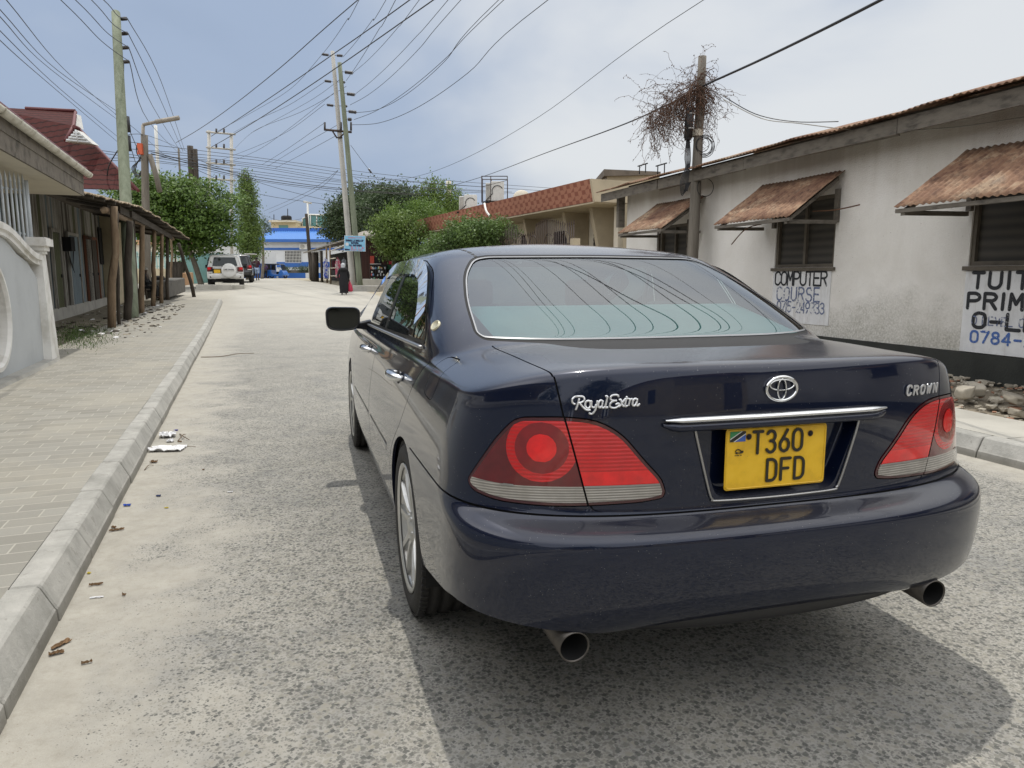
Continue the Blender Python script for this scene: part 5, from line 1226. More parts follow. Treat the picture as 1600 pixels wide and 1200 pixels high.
# garden wall line
GW0 = at(76, 563, 9.8); GW0.z = .15; GD = Vector((-.377, 1, 0)).normalized(); GN = Vector((GD.y, -GD.x, 0))    # GN to the pavement
def gw(s, o=0, z=0): p = GW0+GD*s+GN*o; return Vector((p.x, p.y, z))
wallg = empty('garden_wall', gw(-3, 0, .15)); tag(wallg, 'pale grey garden wall with curved white coping, round opening and white end pillar', 'wall')
wallg.location = (0, 0, 0)
# wall panel with a round opening, 13 m towards and past the camera
cs, cz, cr = -2.25, .86, .55
mb = MB()
def panel(s0, s1, zt, hole=None):
    n = 36
    if hole is None:
        mb.hexa([gw(s0, -.16, .12), gw(s1, -.16, .12), gw(s1, 0, .12), gw(s0, 0, .12)][::-1], [gw(s0, -.16, zt(s0)), gw(s1, -.16, zt(s1)), gw(s1, 0, zt(s1)), gw(s0, 0, zt(s0))][::-1]); return
    cs, cz, r = hole
    for o, fl in ((0, 1), (-.16, -1)):
        inn, out = [], []
        for i in range(n+1):
            a = 2*math.pi*i/n; c, s = math.cos(a), math.sin(a); inn.append(gw(cs+r*c, o, cz+r*s))
            k = min(((s1-cs)/c if c > 1e-6 else (s0-cs)/c if c < -1e-6 else 1e9), 1e9)
            zt_ = 0
            kk = k
            for it in range(3):
                sx = cs+kk*c; top = zt(max(s0, min(s1, sx)))
                kz = (top-cz)/s if s > 1e-6 else (.12-cz)/s if s < -1e-6 else 1e9
                kk = min(k, kz)
            out.append(gw(cs+kk*c, o, cz+kk*s))
        mb.add(inn+out, [(i, i+1, n+2+i, n+1+i) if fl > 0 else (n+1+i, n+2+i, i+1, i) for i in range(n)])
def ztop(s):      # the coping sweeps down to the pillar
    k = (s+.25)/-1.6; k = max(0, min(1, k)); return 1.42+.30*(k*k*(3-2*k))
panel(-3.4, -.18, ztop, (cs, cz, cr)); panel(-7.4, -3.4, ztop); panel(-16, -7.4, ztop); mb.build('wall_panel', M['greyp'], wallg)
mb = MB(); rows = []
for i in range(41):
    a = 2*math.pi*i/40; rows.append([gw(cs+(cr+dr)*math.cos(a), o, cz+(cr+dr)*math.sin(a)) for dr, o in ((.05, .001), (.05, .03), (-.0, .035), (-.02, .0), (-.02, -.16), (.05, -.165))])
mb.grid(rows, 0, False); mb.build('round_frame', M['whitep'], wallg)
mb = MB(); rows = []
S_ = list(np.linspace(-.16, -2.2, 18))+[-4, -16]
for s in S_:
    z = ztop(s); rows.append([gw(s, -.20, z), gw(s, .045, z), gw(s, .045, z+.05), gw(s, .075, z+.06), gw(s, .075, z+.13), gw(s, .05, z+.145), gw(s, -.22, z+.145), gw(s, -.22, z)])
mb.grid(rows, 0, False); mb.build('coping', M['whitep'], wallg)
mb = MB()
mb.hexa([gw(-.26, -.20, .12), gw(.17, -.20, .12), gw(.17, .10, .12), gw(-.26, .10, .12)][::-1], [gw(-.20, -.16, 1.62), gw(.02, -.16, 1.62), gw(.02, .07, 1.62), gw(-.20, .07, 1.62)][::-1])
for e, z0, z1 in ((.02, 1.56, 1.60), (.045, 1.60, 1.66), (.085, 1.66, 1.755), (.06, 1.755, 1.77)): mb.hexa([gw(-.20-e, -.16-e, z0), gw(.02+e, -.16-e, z0), gw(.02+e, .07+e, z0), gw(-.20-e, .07+e, z0)][::-1], [gw(-.20-e, -.16-e, z1), gw(.02+e, -.16-e, z1), gw(.02+e, .07+e, z1), gw(-.20-e, .07+e, z1)][::-1])
mb.build('pillar', M['whitep'], wallg)
mb = MB(); mb.hexa([gw(-16, 0, .10), gw(.0, 0, .10), gw(.0, .16, .10), gw(-16, .16, .10)][::-1], [gw(-16, 0, .19), gw(.0, 0, .19), gw(.0, .13, .185), gw(-16, .13, .185)][::-1]); mb.build('footing', M['concrete'], wallg)
# pointed steel railing on top
mb = MB(); i = 0; s = -.12
while s > -8:
    zb = ztop(s)+.13; zt2 = 2.56+.075*s
    P0, P1 = gw(s, -.08, zb), gw(s, -.08, zt2-.10); mb.tube([P0, P1], .015, 8)
    mb.lathe([(.017, 0), (.014, .05), (.0015, .12)], P1, 'Z', 8); s -= .20; i += 1
for zr in (1.86, 2.42): mb.tube([gw(.0, -.105, zr-.05), gw(-8, -.105, zr-.05-.55*(zr > 2))], .014, 6)
mb.build('railing', M['railp'], wallg)
mb = MB(); mb.tube([gw(-.02, -.07, 1.76), gw(-.02, -.07, 2.5)], .03, 8); mb.build('rail_post', M['railp'], wallg)
# house behind the wall: broad eaves, fascia and gutter
hs = empty('tiled_bungalow'); tag(hs, 'cream bungalow behind the garden wall, with deep eaves, gutter and red roof edge', 'house')
E1 = at(134, 270, 12.2); zE1 = E1.z
ED = Vector((-.385, 1, 0)).normalized(); EN = Vector((ED.y, -ED.x, 0))
def ev(s, o=0, z=0): p = Vector((E1.x, E1.y, 0))+ED*s+EN*o; return Vector((p.x, p.y, zE1+z))
mb = MB(); rows = []
for s in np.linspace(.15, -16, 60):
    rows.append([ev(s, .02+.062*math.cos(a), .0+.062*math.sin(a)) for a in np.linspace(-math.pi, 0, 9)]+[ev(s, .02+.054*math.cos(a), .004+.054*math.sin(a)) for a in np.linspace(0, -math.pi, 7)])
mb.grid(rows, 0, True, True)
mb.build('gutter', M['gutter'], hs)
mb = MB(); s = -.02
while s > -16:
    rows = [[ev(s+d, .02+.067*math.cos(a), .0+.067*math.sin(a)) for a in np.linspace(-math.pi, .1, 9)] for d in (0, .035)]; mb.grid(rows, 0, True); s -= .62
mb.build('gutter_joints', M['gutter'], hs)
mb = MB()
mb.hexa([ev(-16, -.085, -.36), ev(.02, -.085, -.36), ev(.02, -.055, -.36), ev(-16, -.055, -.36)][::-1], [ev(-16, -.085, .0), ev(.02, -.085, .0), ev(.02, -.055, .0), ev(-16, -.055, .0)][::-1])
mb.hexa([ev(-16, -.055, -.17), ev(.02, -.055, -.17), ev(.02, -.042, -.17), ev(-16, -.042, -.17)][::-1], [ev(-16, -.055, .0), ev(.02, -.055, .0), ev(.02, -.042, .0), ev(-16, -.042, .0)][::-1])
mb.hexa([ev(.02, -3.0, -.36), ev(.05, -3.0, -.36), ev(.05, -.055, -.36), ev(.02, -.055, -.36)][::-1], [ev(.02, -3.0, .0), ev(.05, -3.0, .0), ev(.05, -.055, .0), ev(.02, -.055, .0)][::-1])
mb.build('fascia_board', M['fascia'], hs)
mb = MB(); mb.hexa([ev(-16, -3.2, -.36), ev(.02, -3.2, -.36), ev(.02, -.086, -.36), ev(-16, -.086, -.36)][::-1], [ev(-16, -3.2, -.33), ev(.02, -3.2, -.33), ev(.02, -.086, -.33), ev(-16, -.086, -.33)][::-1]); mb.build('soffit', M['soffit'], hs)
mb = MB(); mb.hexa([ev(-16, -7, -3.2), ev(-.9, -7, -3.2), ev(-.9, -1.6, -3.2), ev(-16, -1.6, -3.2)][::-1], [ev(-16, -7, -.36), ev(-.9, -7, -.36), ev(-.9, -1.6, -.36), ev(-16, -1.6, -.36)][::-1]); mb.build('wall', M['cream'], hs)
def tile_mat(name, base, dark):
    nt = NT(name); v = nt.coord('UV'); xyz = sep(nt, v)
    w = nt.math('FRACT', nt.math('ADD', xyz[1], nt.math('MULTIPLY', nt.math('SINE', nt.math('MULTIPLY', xyz[0], 6.2832)), .06)))
    edge = nt.math('LESS_THAN', w, .2); n = nt.noise(nt.coord('Object'), 3, 6, .6); col = nt.ramp(n, [(.3, tuple(x*.7 for x in base)), (.7, base)])
    col = nt.mix(nt.math('MULTIPLY', edge, .8), col, dark); h = nt.math('MULTIPLY_ADD', nt.math('SINE', nt.math('MULTIPLY', xyz[0], 6.2832)), .25, nt.math('SUBTRACT', 1.0, w))
    nt.b.inputs['Specular IOR Level'].default_value = .15; nt.bump(h, .6, .05); return nt.set(Base_Color=col, Roughness=.8)
M['tile'] = tile_mat('red_metal_tiles', (.062, .014, .012), (.006, .002, .002)); M['redtrim'] = plain('dark_red_ridge', (.10, .018, .02), .6)
def tiled(name, quads, mat, parent, tw=.30, th=.36):
    "quads: (eave_left, eave_right, ridge_right, ridge_left); UV in tiles"
    mb = MB()
    for q in quads: mb.add(q, [tuple(range(len(q)))])
    o = mb.build(name, mat, parent); uv = o.data.uv_layers.new(name='UVMap'); 
    for p, q in zip(o.data.polygons, quads):
        e = (Vector(q[1])-Vector(q[0])).normalized(); nrm = p.normal; up = nrm.cross(e).normalized(); up = up if up.z > 0 else -up
        for li in p.loop_indices:
            c = o.data.vertices[o.data.loops[li].vertex_index].co-Vector(q[0]); uv.data[li].uv = (c.dot(e)/tw, c.dot(up)/th)
    return o
tiled('roof', [[ev(-16, -.03, .02), ev(.20, -.03, .02), ev(-3.2, -4.2, 1.55), ev(-16, -4.2, 1.55)], [ev(.20, -.03, .02), ev(.20, -8.4, .02), ev(-3.2, -4.2, 1.55)]], M['tile'], hs)
mb = MB(); mb.tube([ev(-16, -.03, .07), ev(.20, -.03, .07)], .035, 6); mb.tube([ev(.2, -.03, .06), ev(-3.2, -4.2, 1.6)], .06, 6); mb.build('roof_edge', M['redtrim'], hs)
# red tiled house farther back, gable with a small louvred vent roof
rh = empty('red_roofed_house'); tag(rh, 'house with steep dark red tiled roof and white louvred gablets behind the timber shack', 'house')
Yr = 28
def rp_(px, py, Y=Yr): return at(px, py, Y)
r0, r1 = rp_(40, 170), rp_(118, 175); hip1 = rp_(124, 202, Yr-1.5); e1 = rp_(216, 298, Yr-4); e0 = rp_(-60, 290, Yr-4); br = rp_(216, 290, Yr+8)
tiled('roof', [[e0, e1, hip1, rp_(116, 197, Yr-1.6), r1, rp_(-30, 166)], [e1, e1+Vector((-3.5, 9, 0)), hip1+Vector((-1.6, 3.5, .2)), hip1]], M['tile'], rh, .30, .27)
mb = MB(); mb.tube([rp_(40, 169), r1+Vector((0, -.02, .04))], .06, 6); mb.tube([hip1, e1], .055, 6); mb.tube([r1, rp_(115, 196, Yr-1.7), rp_(102, 220, Yr-2.6)], .06, 6); mb.tube([rp_(116, 198, Yr-1.9), hip1], .07, 6); mb.build('ridge_capping', M['redtrim'], rh)
M['louvre'] = mottled('white_louvre', (.5, .5, .48), .2, 5, .7)
a, b, c = rp_(102, 221, Yr-3.0), rp_(145, 225, Yr-3.0), rp_(119, 203, Yr-3.0)
mb = MB(); mb.prism([a, b, c], (0, .4, 0)); g = mb.build('gablet', M['louvre'], rh)
mb = MB()
for i in range(4):
    u = (i+.5)/4.6; mb.tube([a.lerp(c, u)+Vector((.02, -.03, 0)), b.lerp(c, u)+Vector((-.02, -.03, 0))], .035, 5)
mb.tube([(a+b)/2+Vector((0, -.04, 0)), c+Vector((0, -.04, 0))], .03, 5); mb.build('louvre_slats', M['greyp'], g)
mb = MB(); mb.prism([rp_(119, 178, Yr-.4), rp_(123, 200, Yr-.9), rp_(117, 194, Yr-.9)], (0, .3, 0)); mb.build('gablet', M['louvre'], rh)
mb = MB(); w0, w1 = rp_(-50, 318, Yr-1.6), rp_(176, 318, Yr-1.6); mb.hexa([(w0.x, w0.y, 0), (w1.x, w1.y, 0), (w1.x-3, w1.y+7, 0), (w0.x, w0.y+7, 0)], [(w0.x, w0.y, w0.z), (w1.x, w1.y, w0.z), (w1.x-3, w1.y+7, w0.z), (w0.x, w0.y+7, w0.z)]); mb.build('wall', M['cream'], rh)
# ------------------------------------------------------------------ timber shack with a pole verandah
def plank_mat(name, stops, sc=(9, 9, .6)):
    nt = NT(name); v = nt.coord('Object', sc); f = nt.noise(v, 1.6, 6, .7, .4); g = nt.noise(nt.coord('Object', (30, 30, 2)), 2, 5, .7)
    col = nt.ramp(f, stops); col = nt.mix(nt.math('MULTIPLY', g, .35), col, (.03, .025, .02)); nt.bump(g, .5, .01); return nt.set(Base_Color=col, Roughness=.9)
M['planks'] = plank_mat('grey_patched_boards', [(.30, (.05, .042, .032)), (.42, (.17, .155, .13)), (.55, (.33, .32, .29)), (.75, (.44, .44, .42))], (4, 4, .5))
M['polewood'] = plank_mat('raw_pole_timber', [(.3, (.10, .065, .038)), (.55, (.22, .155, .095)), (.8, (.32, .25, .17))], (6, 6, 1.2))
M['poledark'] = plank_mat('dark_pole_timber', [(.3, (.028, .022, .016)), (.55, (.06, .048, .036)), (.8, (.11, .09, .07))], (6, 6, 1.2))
M['redwood'] = plank_mat('faded_red_door_frame', [(.3, (.10, .035, .02)), (.6, (.22, .09, .05)), (.85, (.30, .16, .09))]); M['bluewood'] = plank_mat('faded_blue_door', [(.3, (.10, .13, .15)), (.6, (.20, .26, .30)), (.85, (.30, .36, .38))]); M['greenwood'] = plank_mat('green_stained_post', [(.3, (.05, .055, .025)), (.6, (.10, .11, .05)), (.85, (.14, .15, .09))])
sh = empty('timber_shack'); tag(sh, 'long patched timber shack under a sagging tin roof beside the block paving', 'shack')
SW0 = Vector((-8.9, 11.6, 0)); SW1 = Vector((-14.6, 26.5, 0)); SD = (SW1-SW0).normalized(); SN = Vector((SD.y, -SD.x, 0)); SL = (SW1-SW0).length
def sw(s, o=0, z=0): p = SW0+SD*s+SN*o; return Vector((p.x, p.y, T(p.y)+z))
rr = random.Random(11); mb = MB(); s = 0; idx = 0
doors = {(2.6, 3.5): 'bluewood', (6.0, 7.0): 'planks', (10.5, 11.6): 'planks'}
while s < SL:
    w = rr.uniform(.12, .42)
    mb.hexa([sw(s, -.03+rr.uniform(-.01, .02), .35), sw(s+w-.012, -.03, .35), sw(s+w-.012, .0, .35), sw(s, .0+rr.uniform(0, .02), .35)][::-1], [sw(s, -.03, 3.25), sw(s+w-.012, -.03, 3.25), sw(s+w-.012, .0, 3.25), sw(s, .0, 3.25)][::-1], rr.choice((0, 0, 0, 1, 1, 2, 3, 4))); s += w
M['planks2'] = plank_mat('pale_limewashed_boards', [(.30, (.12, .11, .09)), (.45, (.32, .31, .28)), (.7, (.50, .50, .47))], (4, 4, .5))
mb.build('board_wall', [M['planks'], M['planks2'], M['poledark'], M['bluewood'], M['greenwood']], sh)
mb = MB(); mb.hexa([sw(0, -3, .0), sw(SL, -3, 0), sw(SL, .10, 0), sw(0, .10, 0)][::-1], [sw(0, -3, .40), sw(SL, -3, .40), sw(SL, .08, .40), sw(0, .08, .40)][::-1]); mb.build('stone_footing', M['concrete'], sh)
mb = MB(); mb.hexa([sw(SL, -3, .0), sw(SL+.1, -3, 0), sw(SL+.1, .0, 0), sw(SL, .0, 0)][::-1], [sw(SL, -3, 2.8), sw(SL+.1, -3, 2.8), sw(SL+.1, .0, 2.8), sw(SL, 0, 2.8)][::-1]); mb.hexa([sw(0, -3, .0), sw(.1, -3, 0), sw(.1, .0, 0), sw(0, .0, 0)][::-1], [sw(0, -3, 2.8), sw(.1, -3, 2.8), sw(.1, .0, 2.8), sw(0, 0, 2.8)][::-1]); mb.build('end_wall', M['planks'], sh)
def shack_door(s0, s1, mat, fmat, z0=.42, z1=2.35):
    mb = MB(); n = 4
    for i in range(n): a = s0+(s1-s0)*i/n; b = s0+(s1-s0)*(i+1)/n-.012; mb.hexa([sw(a, .03, z0), sw(b, .03, z0), sw(b, .06, z0), sw(a, .06, z0)][::-1], [sw(a, .03, z1), sw(b, .03, z1), sw(b, .06, z1), sw(a, .06, z1)][::-1])
    d = mb.build('door', mat, sh); mb = MB()
    for a, b in ((s0-.10, s0-.01), (s1+.01, s1+.10)): mb.hexa([sw(a, .025, z0), sw(b, .025, z0), sw(b, .09, z0), sw(a, .09, z0)][::-1], [sw(a, .025, z1+.1), sw(b, .025, z1+.1), sw(b, .09, z1+.1), sw(a, .09, z1+.1)][::-1])
    mb.hexa([sw(s0-.01, .025, z1+.01), sw(s1+.01, .025, z1+.01), sw(s1+.01, .085, z1+.01), sw(s0-.01, .085, z1+.01)][::-1], [sw(s0-.01, .025, z1+.1), sw(s1+.01, .025, z1+.1), sw(s1+.01, .085, z1+.1), sw(s0-.01, .085, z1+.1)][::-1]); mb.build('door_frame', fmat, d)
    mb = MB(); c = sw(s1-.12, .065, 1.25); mb.box(c, (.05, .05, .09)); mb.build('padlock', M['gap'], d)
def sh_s(px, py=430):
    q = ray(px, py); o = Vector((0, 0, CAM_H)); k = (SW0-o).dot(SN)/q.dot(SN); return (o+q*k-SW0).dot(SD), (o+q*k).z
shack_door(sh_s(82)[0], sh_s(93)[0], M['greenwood'], M['planks']); shack_door(sh_s(107)[0], sh_s(122)[0], M['bluewood'], M['planks2']); shack_door(sh_s(134)[0], sh_s(151)[0], M['poledark'], M['redwood']); shack_door(12.3, 13.3, M['planks'], M['poledark'])
M['dark'] = plain('dark_opening', (.006, .006, .006), .9)
h0, h1 = sh_s(157)[0], sh_s(174)[0]; z0, z1 = sh_s(165, 414)[1], sh_s(165, 360)[1]; q_ = lambda a, o, z: Vector((*(SW0+SD*a+SN*o).xy, z))
mb = MB(); mb.hexa([q_(h0, .028, z0), q_(h1, .028, z0), q_(h1, .05, z0), q_(h0, .05, z0)][::-1], [q_(h0, .028, z1), q_(h1, .028, z1), q_(h1, .05, z1), q_(h0, .05, z1)][::-1]); mb.build('hatch', M['dark'], sh)
mb = MB(); mx_ = sh_s(102)[0]; mb.box(sw(mx_, .10, 2.1), (.34, .18, .38)); mb.build('meter_box', M['gap'], sh)
mb = MB()
for k in range(5): mb.tube(catmull([sw(mx_, .1, 2.0), sw(mx_+.2+.1*k, .12, 1.6-.06*k), sw(mx_+.5, .12, 1.55), sw(mx_+.9, .11, 2.0+.05*k)], 5), .008, 5)
mb.build('loose_cables', M['gap'], sh)
mb = MB(); mb.hexa([sw(.05, .02, .1), sw(.22, .02, .1), sw(.22, .12, .1), sw(.05, .12, .1)][::-1], [sw(.05, .02, 2.7), sw(.22, .02, 2.7), sw(.22, .12, 2.7), sw(.05, .12, 2.7)][::-1]); mb.build('corner_post', M['greenwood'], sh)
# the roof: overlapping old sheets, its front edge sagging between the poles
RF = [(58, 284, 11.2), (110, 296, 13.0), (150, 305, 14.8), (178, 313, 16.2), (215, 322, 19.5), (240, 335, 22.5), (262, 350, 26), (280, 362, 29.5), (297, 374, 33.5)]
front = catmull([at(*p) for p in RF], 5); rows = []
for i, p in enumerate(front):
    s = max(0, (p-SW0).dot(SD)); s = min(s, SL+6); b = SW0+SD*s; b = Vector((b.x, b.y, p.z+.33)); wob = .035*pnoise(Vector((i*.8, 0, 0)))
    ex = -SN*.0
    rows.append([b-SN*2.2+Vector((0, 0, .35)), b+Vector((0, 0, .08+wob)), b.lerp(p, .5)+Vector((0, 0, .03+.03*pnoise(Vector((i*.6, 3, 0))))), p+Vector((0, 0, wob))])
fine = []
for i in range(len(rows)-1):
    for j in range(10):
        t = j/10; w = .012*math.cos(2*math.pi*t*2); jag = (.05*((i*7) % 3)-.05); fine.append([a.lerp(b, t)+Vector((0, 0, w))+(SN*jag if k == 3 else Vector()) for k, (a, b) in enumerate(zip(rows[i], rows[i+1]))])
mb = MB(); mb.grid(fine, 0, True); o = mb.build('tin_roof', mottled('old_tan_roof_sheet', (.34, .27, .19), .5, 1.5, .8, .3, c2=(.10, .065, .045), bscale=20), sh); s_ = o.modifiers.new('solid', 'SOLIDIFY'); s_.thickness = .02; s_.offset = -1
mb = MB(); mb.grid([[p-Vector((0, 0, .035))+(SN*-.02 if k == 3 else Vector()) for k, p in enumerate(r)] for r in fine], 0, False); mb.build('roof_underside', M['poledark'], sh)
mb = MB(); mb.tube([p-SN*.12+Vector((0, 0, -.10)) for p in catmull([at(168, 322, 15.8), at(178, 322, 16.2), at(200, 335, 19.5), at(232, 345, 24.5), at(252, 352, 28.0), at(262, 358, 30), at(275, 370, 31.5)], 4)], .07, 8); mb.build('front_beam', M['polewood'], sh)
mb = MB()
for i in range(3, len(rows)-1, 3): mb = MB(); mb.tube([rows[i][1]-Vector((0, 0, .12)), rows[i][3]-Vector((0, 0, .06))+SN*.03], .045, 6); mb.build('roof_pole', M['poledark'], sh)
# raking sheets of old timber under the roof edge
mb = MB()
for (a, b) in (((205, 318, 18.5), (262, 352, 26.5)), ((222, 326, 20), (282, 366, 30)), ((186, 316, 17), (230, 333, 21.8))):
    A, B = at(*a)-SN*.25, at(*b)-SN*.30; mb.hexa([A-Vector((0, 0, .24)), B-Vector((0, 0, .20)), B-Vector((0, 0, .20))-SN*.05, A-Vector((0, 0, .24))-SN*.05], [A-Vector((0, 0, .06)), B-Vector((0, 0, .04)), B-Vector((0, 0, .04))-SN*.05, A-Vector((0, 0, .06))-SN*.05])
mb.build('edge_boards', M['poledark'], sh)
# verandah poles: (base px, base py, top px, top py, radius, material)
PP = [(174, 512, 178, 322, .088, 'polewood', 0), (186, 508, 183, 330, .040, 'poledark', 0), (198, 500, 203, 345, .10, 'poledark', 0), (213, 491, 206, 340, .085, 'poledark', 0), (221, 489, 222, 352, .085, 'polewood', 0), (239, 478, 241, 357, .075, 'polewood', 0), (252, 474, 253, 362, .068, 'polewood', 0), (262, 468, 261, 368, .07, 'poledark', 0), (268, 452, 267, 368, .06, 'polewood', 0), (274, 440, 274, 372, .055, 'poledark', 0), (303, 459, 279, 380, .085, 'poledark', 0), (291, 440, 297, 376, .11, 'poledark', 0), (286, 440, 286, 376, .10, 'poledark', 0)]
for k, (bx, by, tx, ty, r, mt, _) in enumerate(PP):
    b = gnd(bx, by, .15); Yp = b.y; t = at(tx, ty, Yp-.1 if k != 10 else Yp-.6); mb = MB(); P = []
    for i in range(9):
        u = i/8; p = b.lerp(t, u); p += Vector((pnoise(Vector((k*3, u*2.2, 0))), pnoise(Vector((k*3, u*2.2, 9))), 0))*.09*math.sin(math.pi*u); P.append(p)
    P[0].z -= .15; mb.tube(P, [r*(1.0-.18*i/8+.10*pnoise(Vector((k, i*.9, 0)))) for i in range(9)], 10); o = mb.build('verandah_pole', M[mt], sh)
mb = MB()      # short stakes and the concrete bench block at the far end
for px in (266, 271, 276, 281): b = gnd(px, 447, .15); mb.tube([b, at(px, 409, b.y)], .14, 7)
mb.build('stake_fence', M['poledark'], sh)
bb = gnd(264, 466, .15); be = gnd(290, 456, .15); dv = (be-bb); nv = Vector((-dv.y, dv.x, 0)).normalized()
mb = MB(); mb.hexa([bb, be, be+nv*.9, bb+nv*.9], [Vector((p.x, p.y, p.z+.68)) for p in (bb, be, be+nv*.9, bb+nv*.9)]); o = mb.build('concrete_bench', mottled('dark_grimy_concrete', (.11, .105, .095), .5, 4, .9, .4), None, .04); tag(o, 'low grimy concrete block at the far end of the shack verandah', 'bench')
# scraps on the soil beneath the verandah
mb = MB(); rr = random.Random(21)
for i in range(300):
    s = rr.uniform(1, 15); o = rr.uniform(.3, 2.7); r = rr.uniform(.015, .06); vs, fs = rock_shape(r, (1.5, 1, .35), 900+i); p = sw(s, o, .16); mb.add([v+p for v in vs], fs, rr.choice((0, 0, 2, 2, 2, 0, 2, 1)))
tag(mb.build('trodden_scrap', [M['stone'], M['paper'], M['poledark']]), kind='stuff')
# green weeds along the near edge of the soil
M['grass'] = plain('weed_green', (.07, .12, .025), .8)
mb = MB(); rr = random.Random(31)
for i in range(2600):
    c = gnd(rr.gauss(128, 22), rr.gauss(524, 9), .145); a = rr.uniform(0, 6.28); h = rr.uniform(.015, .06); w = .006; d = Vector((math.cos(a), math.sin(a), 0)); mb.add([c-d*w, c+d*w, c+Vector((-d.y, d.x, 0))*h*.6+Vector((0, 0, h))], [(0, 1, 2)])
tag(mb.build('weeds', M['grass']), kind='stuff')
# ================================================================== street furniture, people, vehicles, buildings farther off
# ---- house with the patterned brown parapet
def checker():
    nt = NT('brown_hounds_tooth_tiles'); v = nt.coord('UV'); xyz = sep(nt, v)
    u, w = xyz[0], xyz[1]
    ca = nt.math('FRACT', u); cb = nt.math('FRACT', w)
    A = nt.math('LESS_THAN', nt.math('ABSOLUTE', nt.math('SUBTRACT', ca, .5)), .25); B = nt.math('LESS_THAN', nt.math('ABSOLUTE', nt.math('SUBTRACT', cb, .5)), .25)
    ca2 = nt.math('FRACT', nt.math('ADD', nt.math('MULTIPLY', u, 1.0), nt.math('MULTIPLY', w, 1.0))); C_ = nt.math('LESS_THAN', ca2, .38)
    x = nt.math('ABSOLUTE', nt.math('SUBTRACT', A, B)); x = nt.math('ABSOLUTE', nt.math('SUBTRACT', x, nt.math('MULTIPLY', C_, nt.math('MULTIPLY', A, B))))
    n = nt.noise(nt.coord('Object'), 1.2, 5, .6); col = nt.mix(x, (.215, .062, .034), (.36, .155, .095)); col = nt.mix(nt.math('MULTIPLY', n, .45), col, (.16, .08, .055)); return nt.set(Base_Color=col, Roughness=.8)
M['checker'] = checker(); M['tan'] = mottled('tan_render', (.37, .315, .225), .25, 1.2, .85, .2); M['palewall'] = mottled('pale_cream_wall', (.62, .57, .47), .2, 1.5, .85, .2); M['darkglass'] = plain('dark_window', (.02, .022, .025), .15); M['iron'] = plain('dark_brown_iron', (.035, .02, .015), .6); M['roofgrime'] = mottled('dark_roof_slab', (.12, .10, .08), .5, 2, .9)
FD = Vector((-.449, 1, 0)).normalized(); FN = Vector((-FD.y, FD.x, 0)); F0 = Vector((2.80, 26, 0))
def fp(s, o=0, z=0): p = F0+FD*s+FN*o; return Vector((p.x, p.y, z))
FL = 25.0; zt_, zb_ = 4.60, 3.85
ph = empty('parapet_house'); tag(ph, 'cream house with a long slanting parapet of brown hounds tooth pattern', 'house')
mb = MB(); q = [fp(0, 0, zb_), fp(FL, 0, zb_+.02), fp(FL, .16, zt_), fp(0, .16, zt_)]; mb.add(q+[fp(0, -.15, zb_), fp(FL, -.15, zb_), fp(FL, -.1, zt_), fp(0, -.1, zt_)], [(0, 1, 2, 3), (7, 6, 5, 4), (3, 2, 6, 7), (4, 5, 1, 0), (0, 3, 7, 4), (1, 5, 6, 2)])
o = mb.build('parapet', M['checker'], ph); uv = o.data.uv_layers.new(name='UVMap')
for li, l in enumerate(o.data.loops):
    c = o.data.vertices[l.vertex_index].co; uv.data[li].uv = ((c-F0).dot(FD)/.52, c.z/.30)
if q: 
    if o.data.polygons[0].normal.dot(FN) < 0: pass
mb = MB(); mb.hexa([fp(-.02, -9, zb_-.06), fp(FL, -9, zb_-.06), fp(FL, -.02, zb_-.06), fp(-.02, -.02, zb_-.06)], [fp(-.02, -9, zb_-.005), fp(FL, -9, zb_-.005), fp(FL, -.02, zb_-.005), fp(-.02, -.02, zb_-.005)])
mb.hexa([fp(-.12, -6, zb_-.02), fp(-.003, -6, zb_-.02), fp(-.003, -.0, zb_-.02), fp(-.12, 0, zb_-.02)], [fp(-.12, -6, zt_-.01), fp(-.003, -6, zt_-.01), fp(-.003, .15, zt_-.01), fp(-.12, .15, zt_-.01)]); mb.build('roof_slab', M['tan'], ph)
mb = MB(); mb.hexa([fp(.6, -9, 0), fp(FL-.3, -9, 0), fp(FL-.3, -1.9, 0), fp(.6, -1.9, 0)], [fp(.6, -9, zb_-.06), fp(FL-.3, -9, zb_-.06), fp(FL-.3, -1.9, zb_-.06), fp(.6, -1.9, zb_-.06)]); mb.build('wall', M['palewall'], ph)
for s in (1.35, 3.5, 7.2, 10.9, 14.6, 18.3):
    mb = MB(); mb.prism([fp(s, -.75, zb_-.062), fp(s, -1.88, zb_-.062), fp(s, -1.88, .3), fp(s, -1.55, .3)], FD*.22); mb.build('wall_fin', M['tan'], ph)
for s in (-.35, .25): mb = MB(); mb.hexa([fp(s, -1.5, .1), fp(s+.28, -1.5, .1), fp(s+.28, -1.2, .1), fp(s, -1.2, .1)], [fp(s, -1.5, zb_-.07), fp(s+.28, -1.5, zb_-.07), fp(s+.28, -1.2, zb_-.07), fp(s, -1.2, zb_-.07)]); mb.build('porch_post', M['tan'] if s < 0 else M['palewall'], ph)
mb = MB(); mb.hexa([fp(-1.6, -6, .1), fp(-.15, -6, .1), fp(-.15, -1.9, .1), fp(-1.6, -1.9, .1)], [fp(-1.6, -6, zb_-.07), fp(-.15, -6, zb_-.07), fp(-.15, -1.9, zb_-.07), fp(-1.6, -1.9, zb_-.07)]); mb.build('side_wall', M['palewall'], ph)
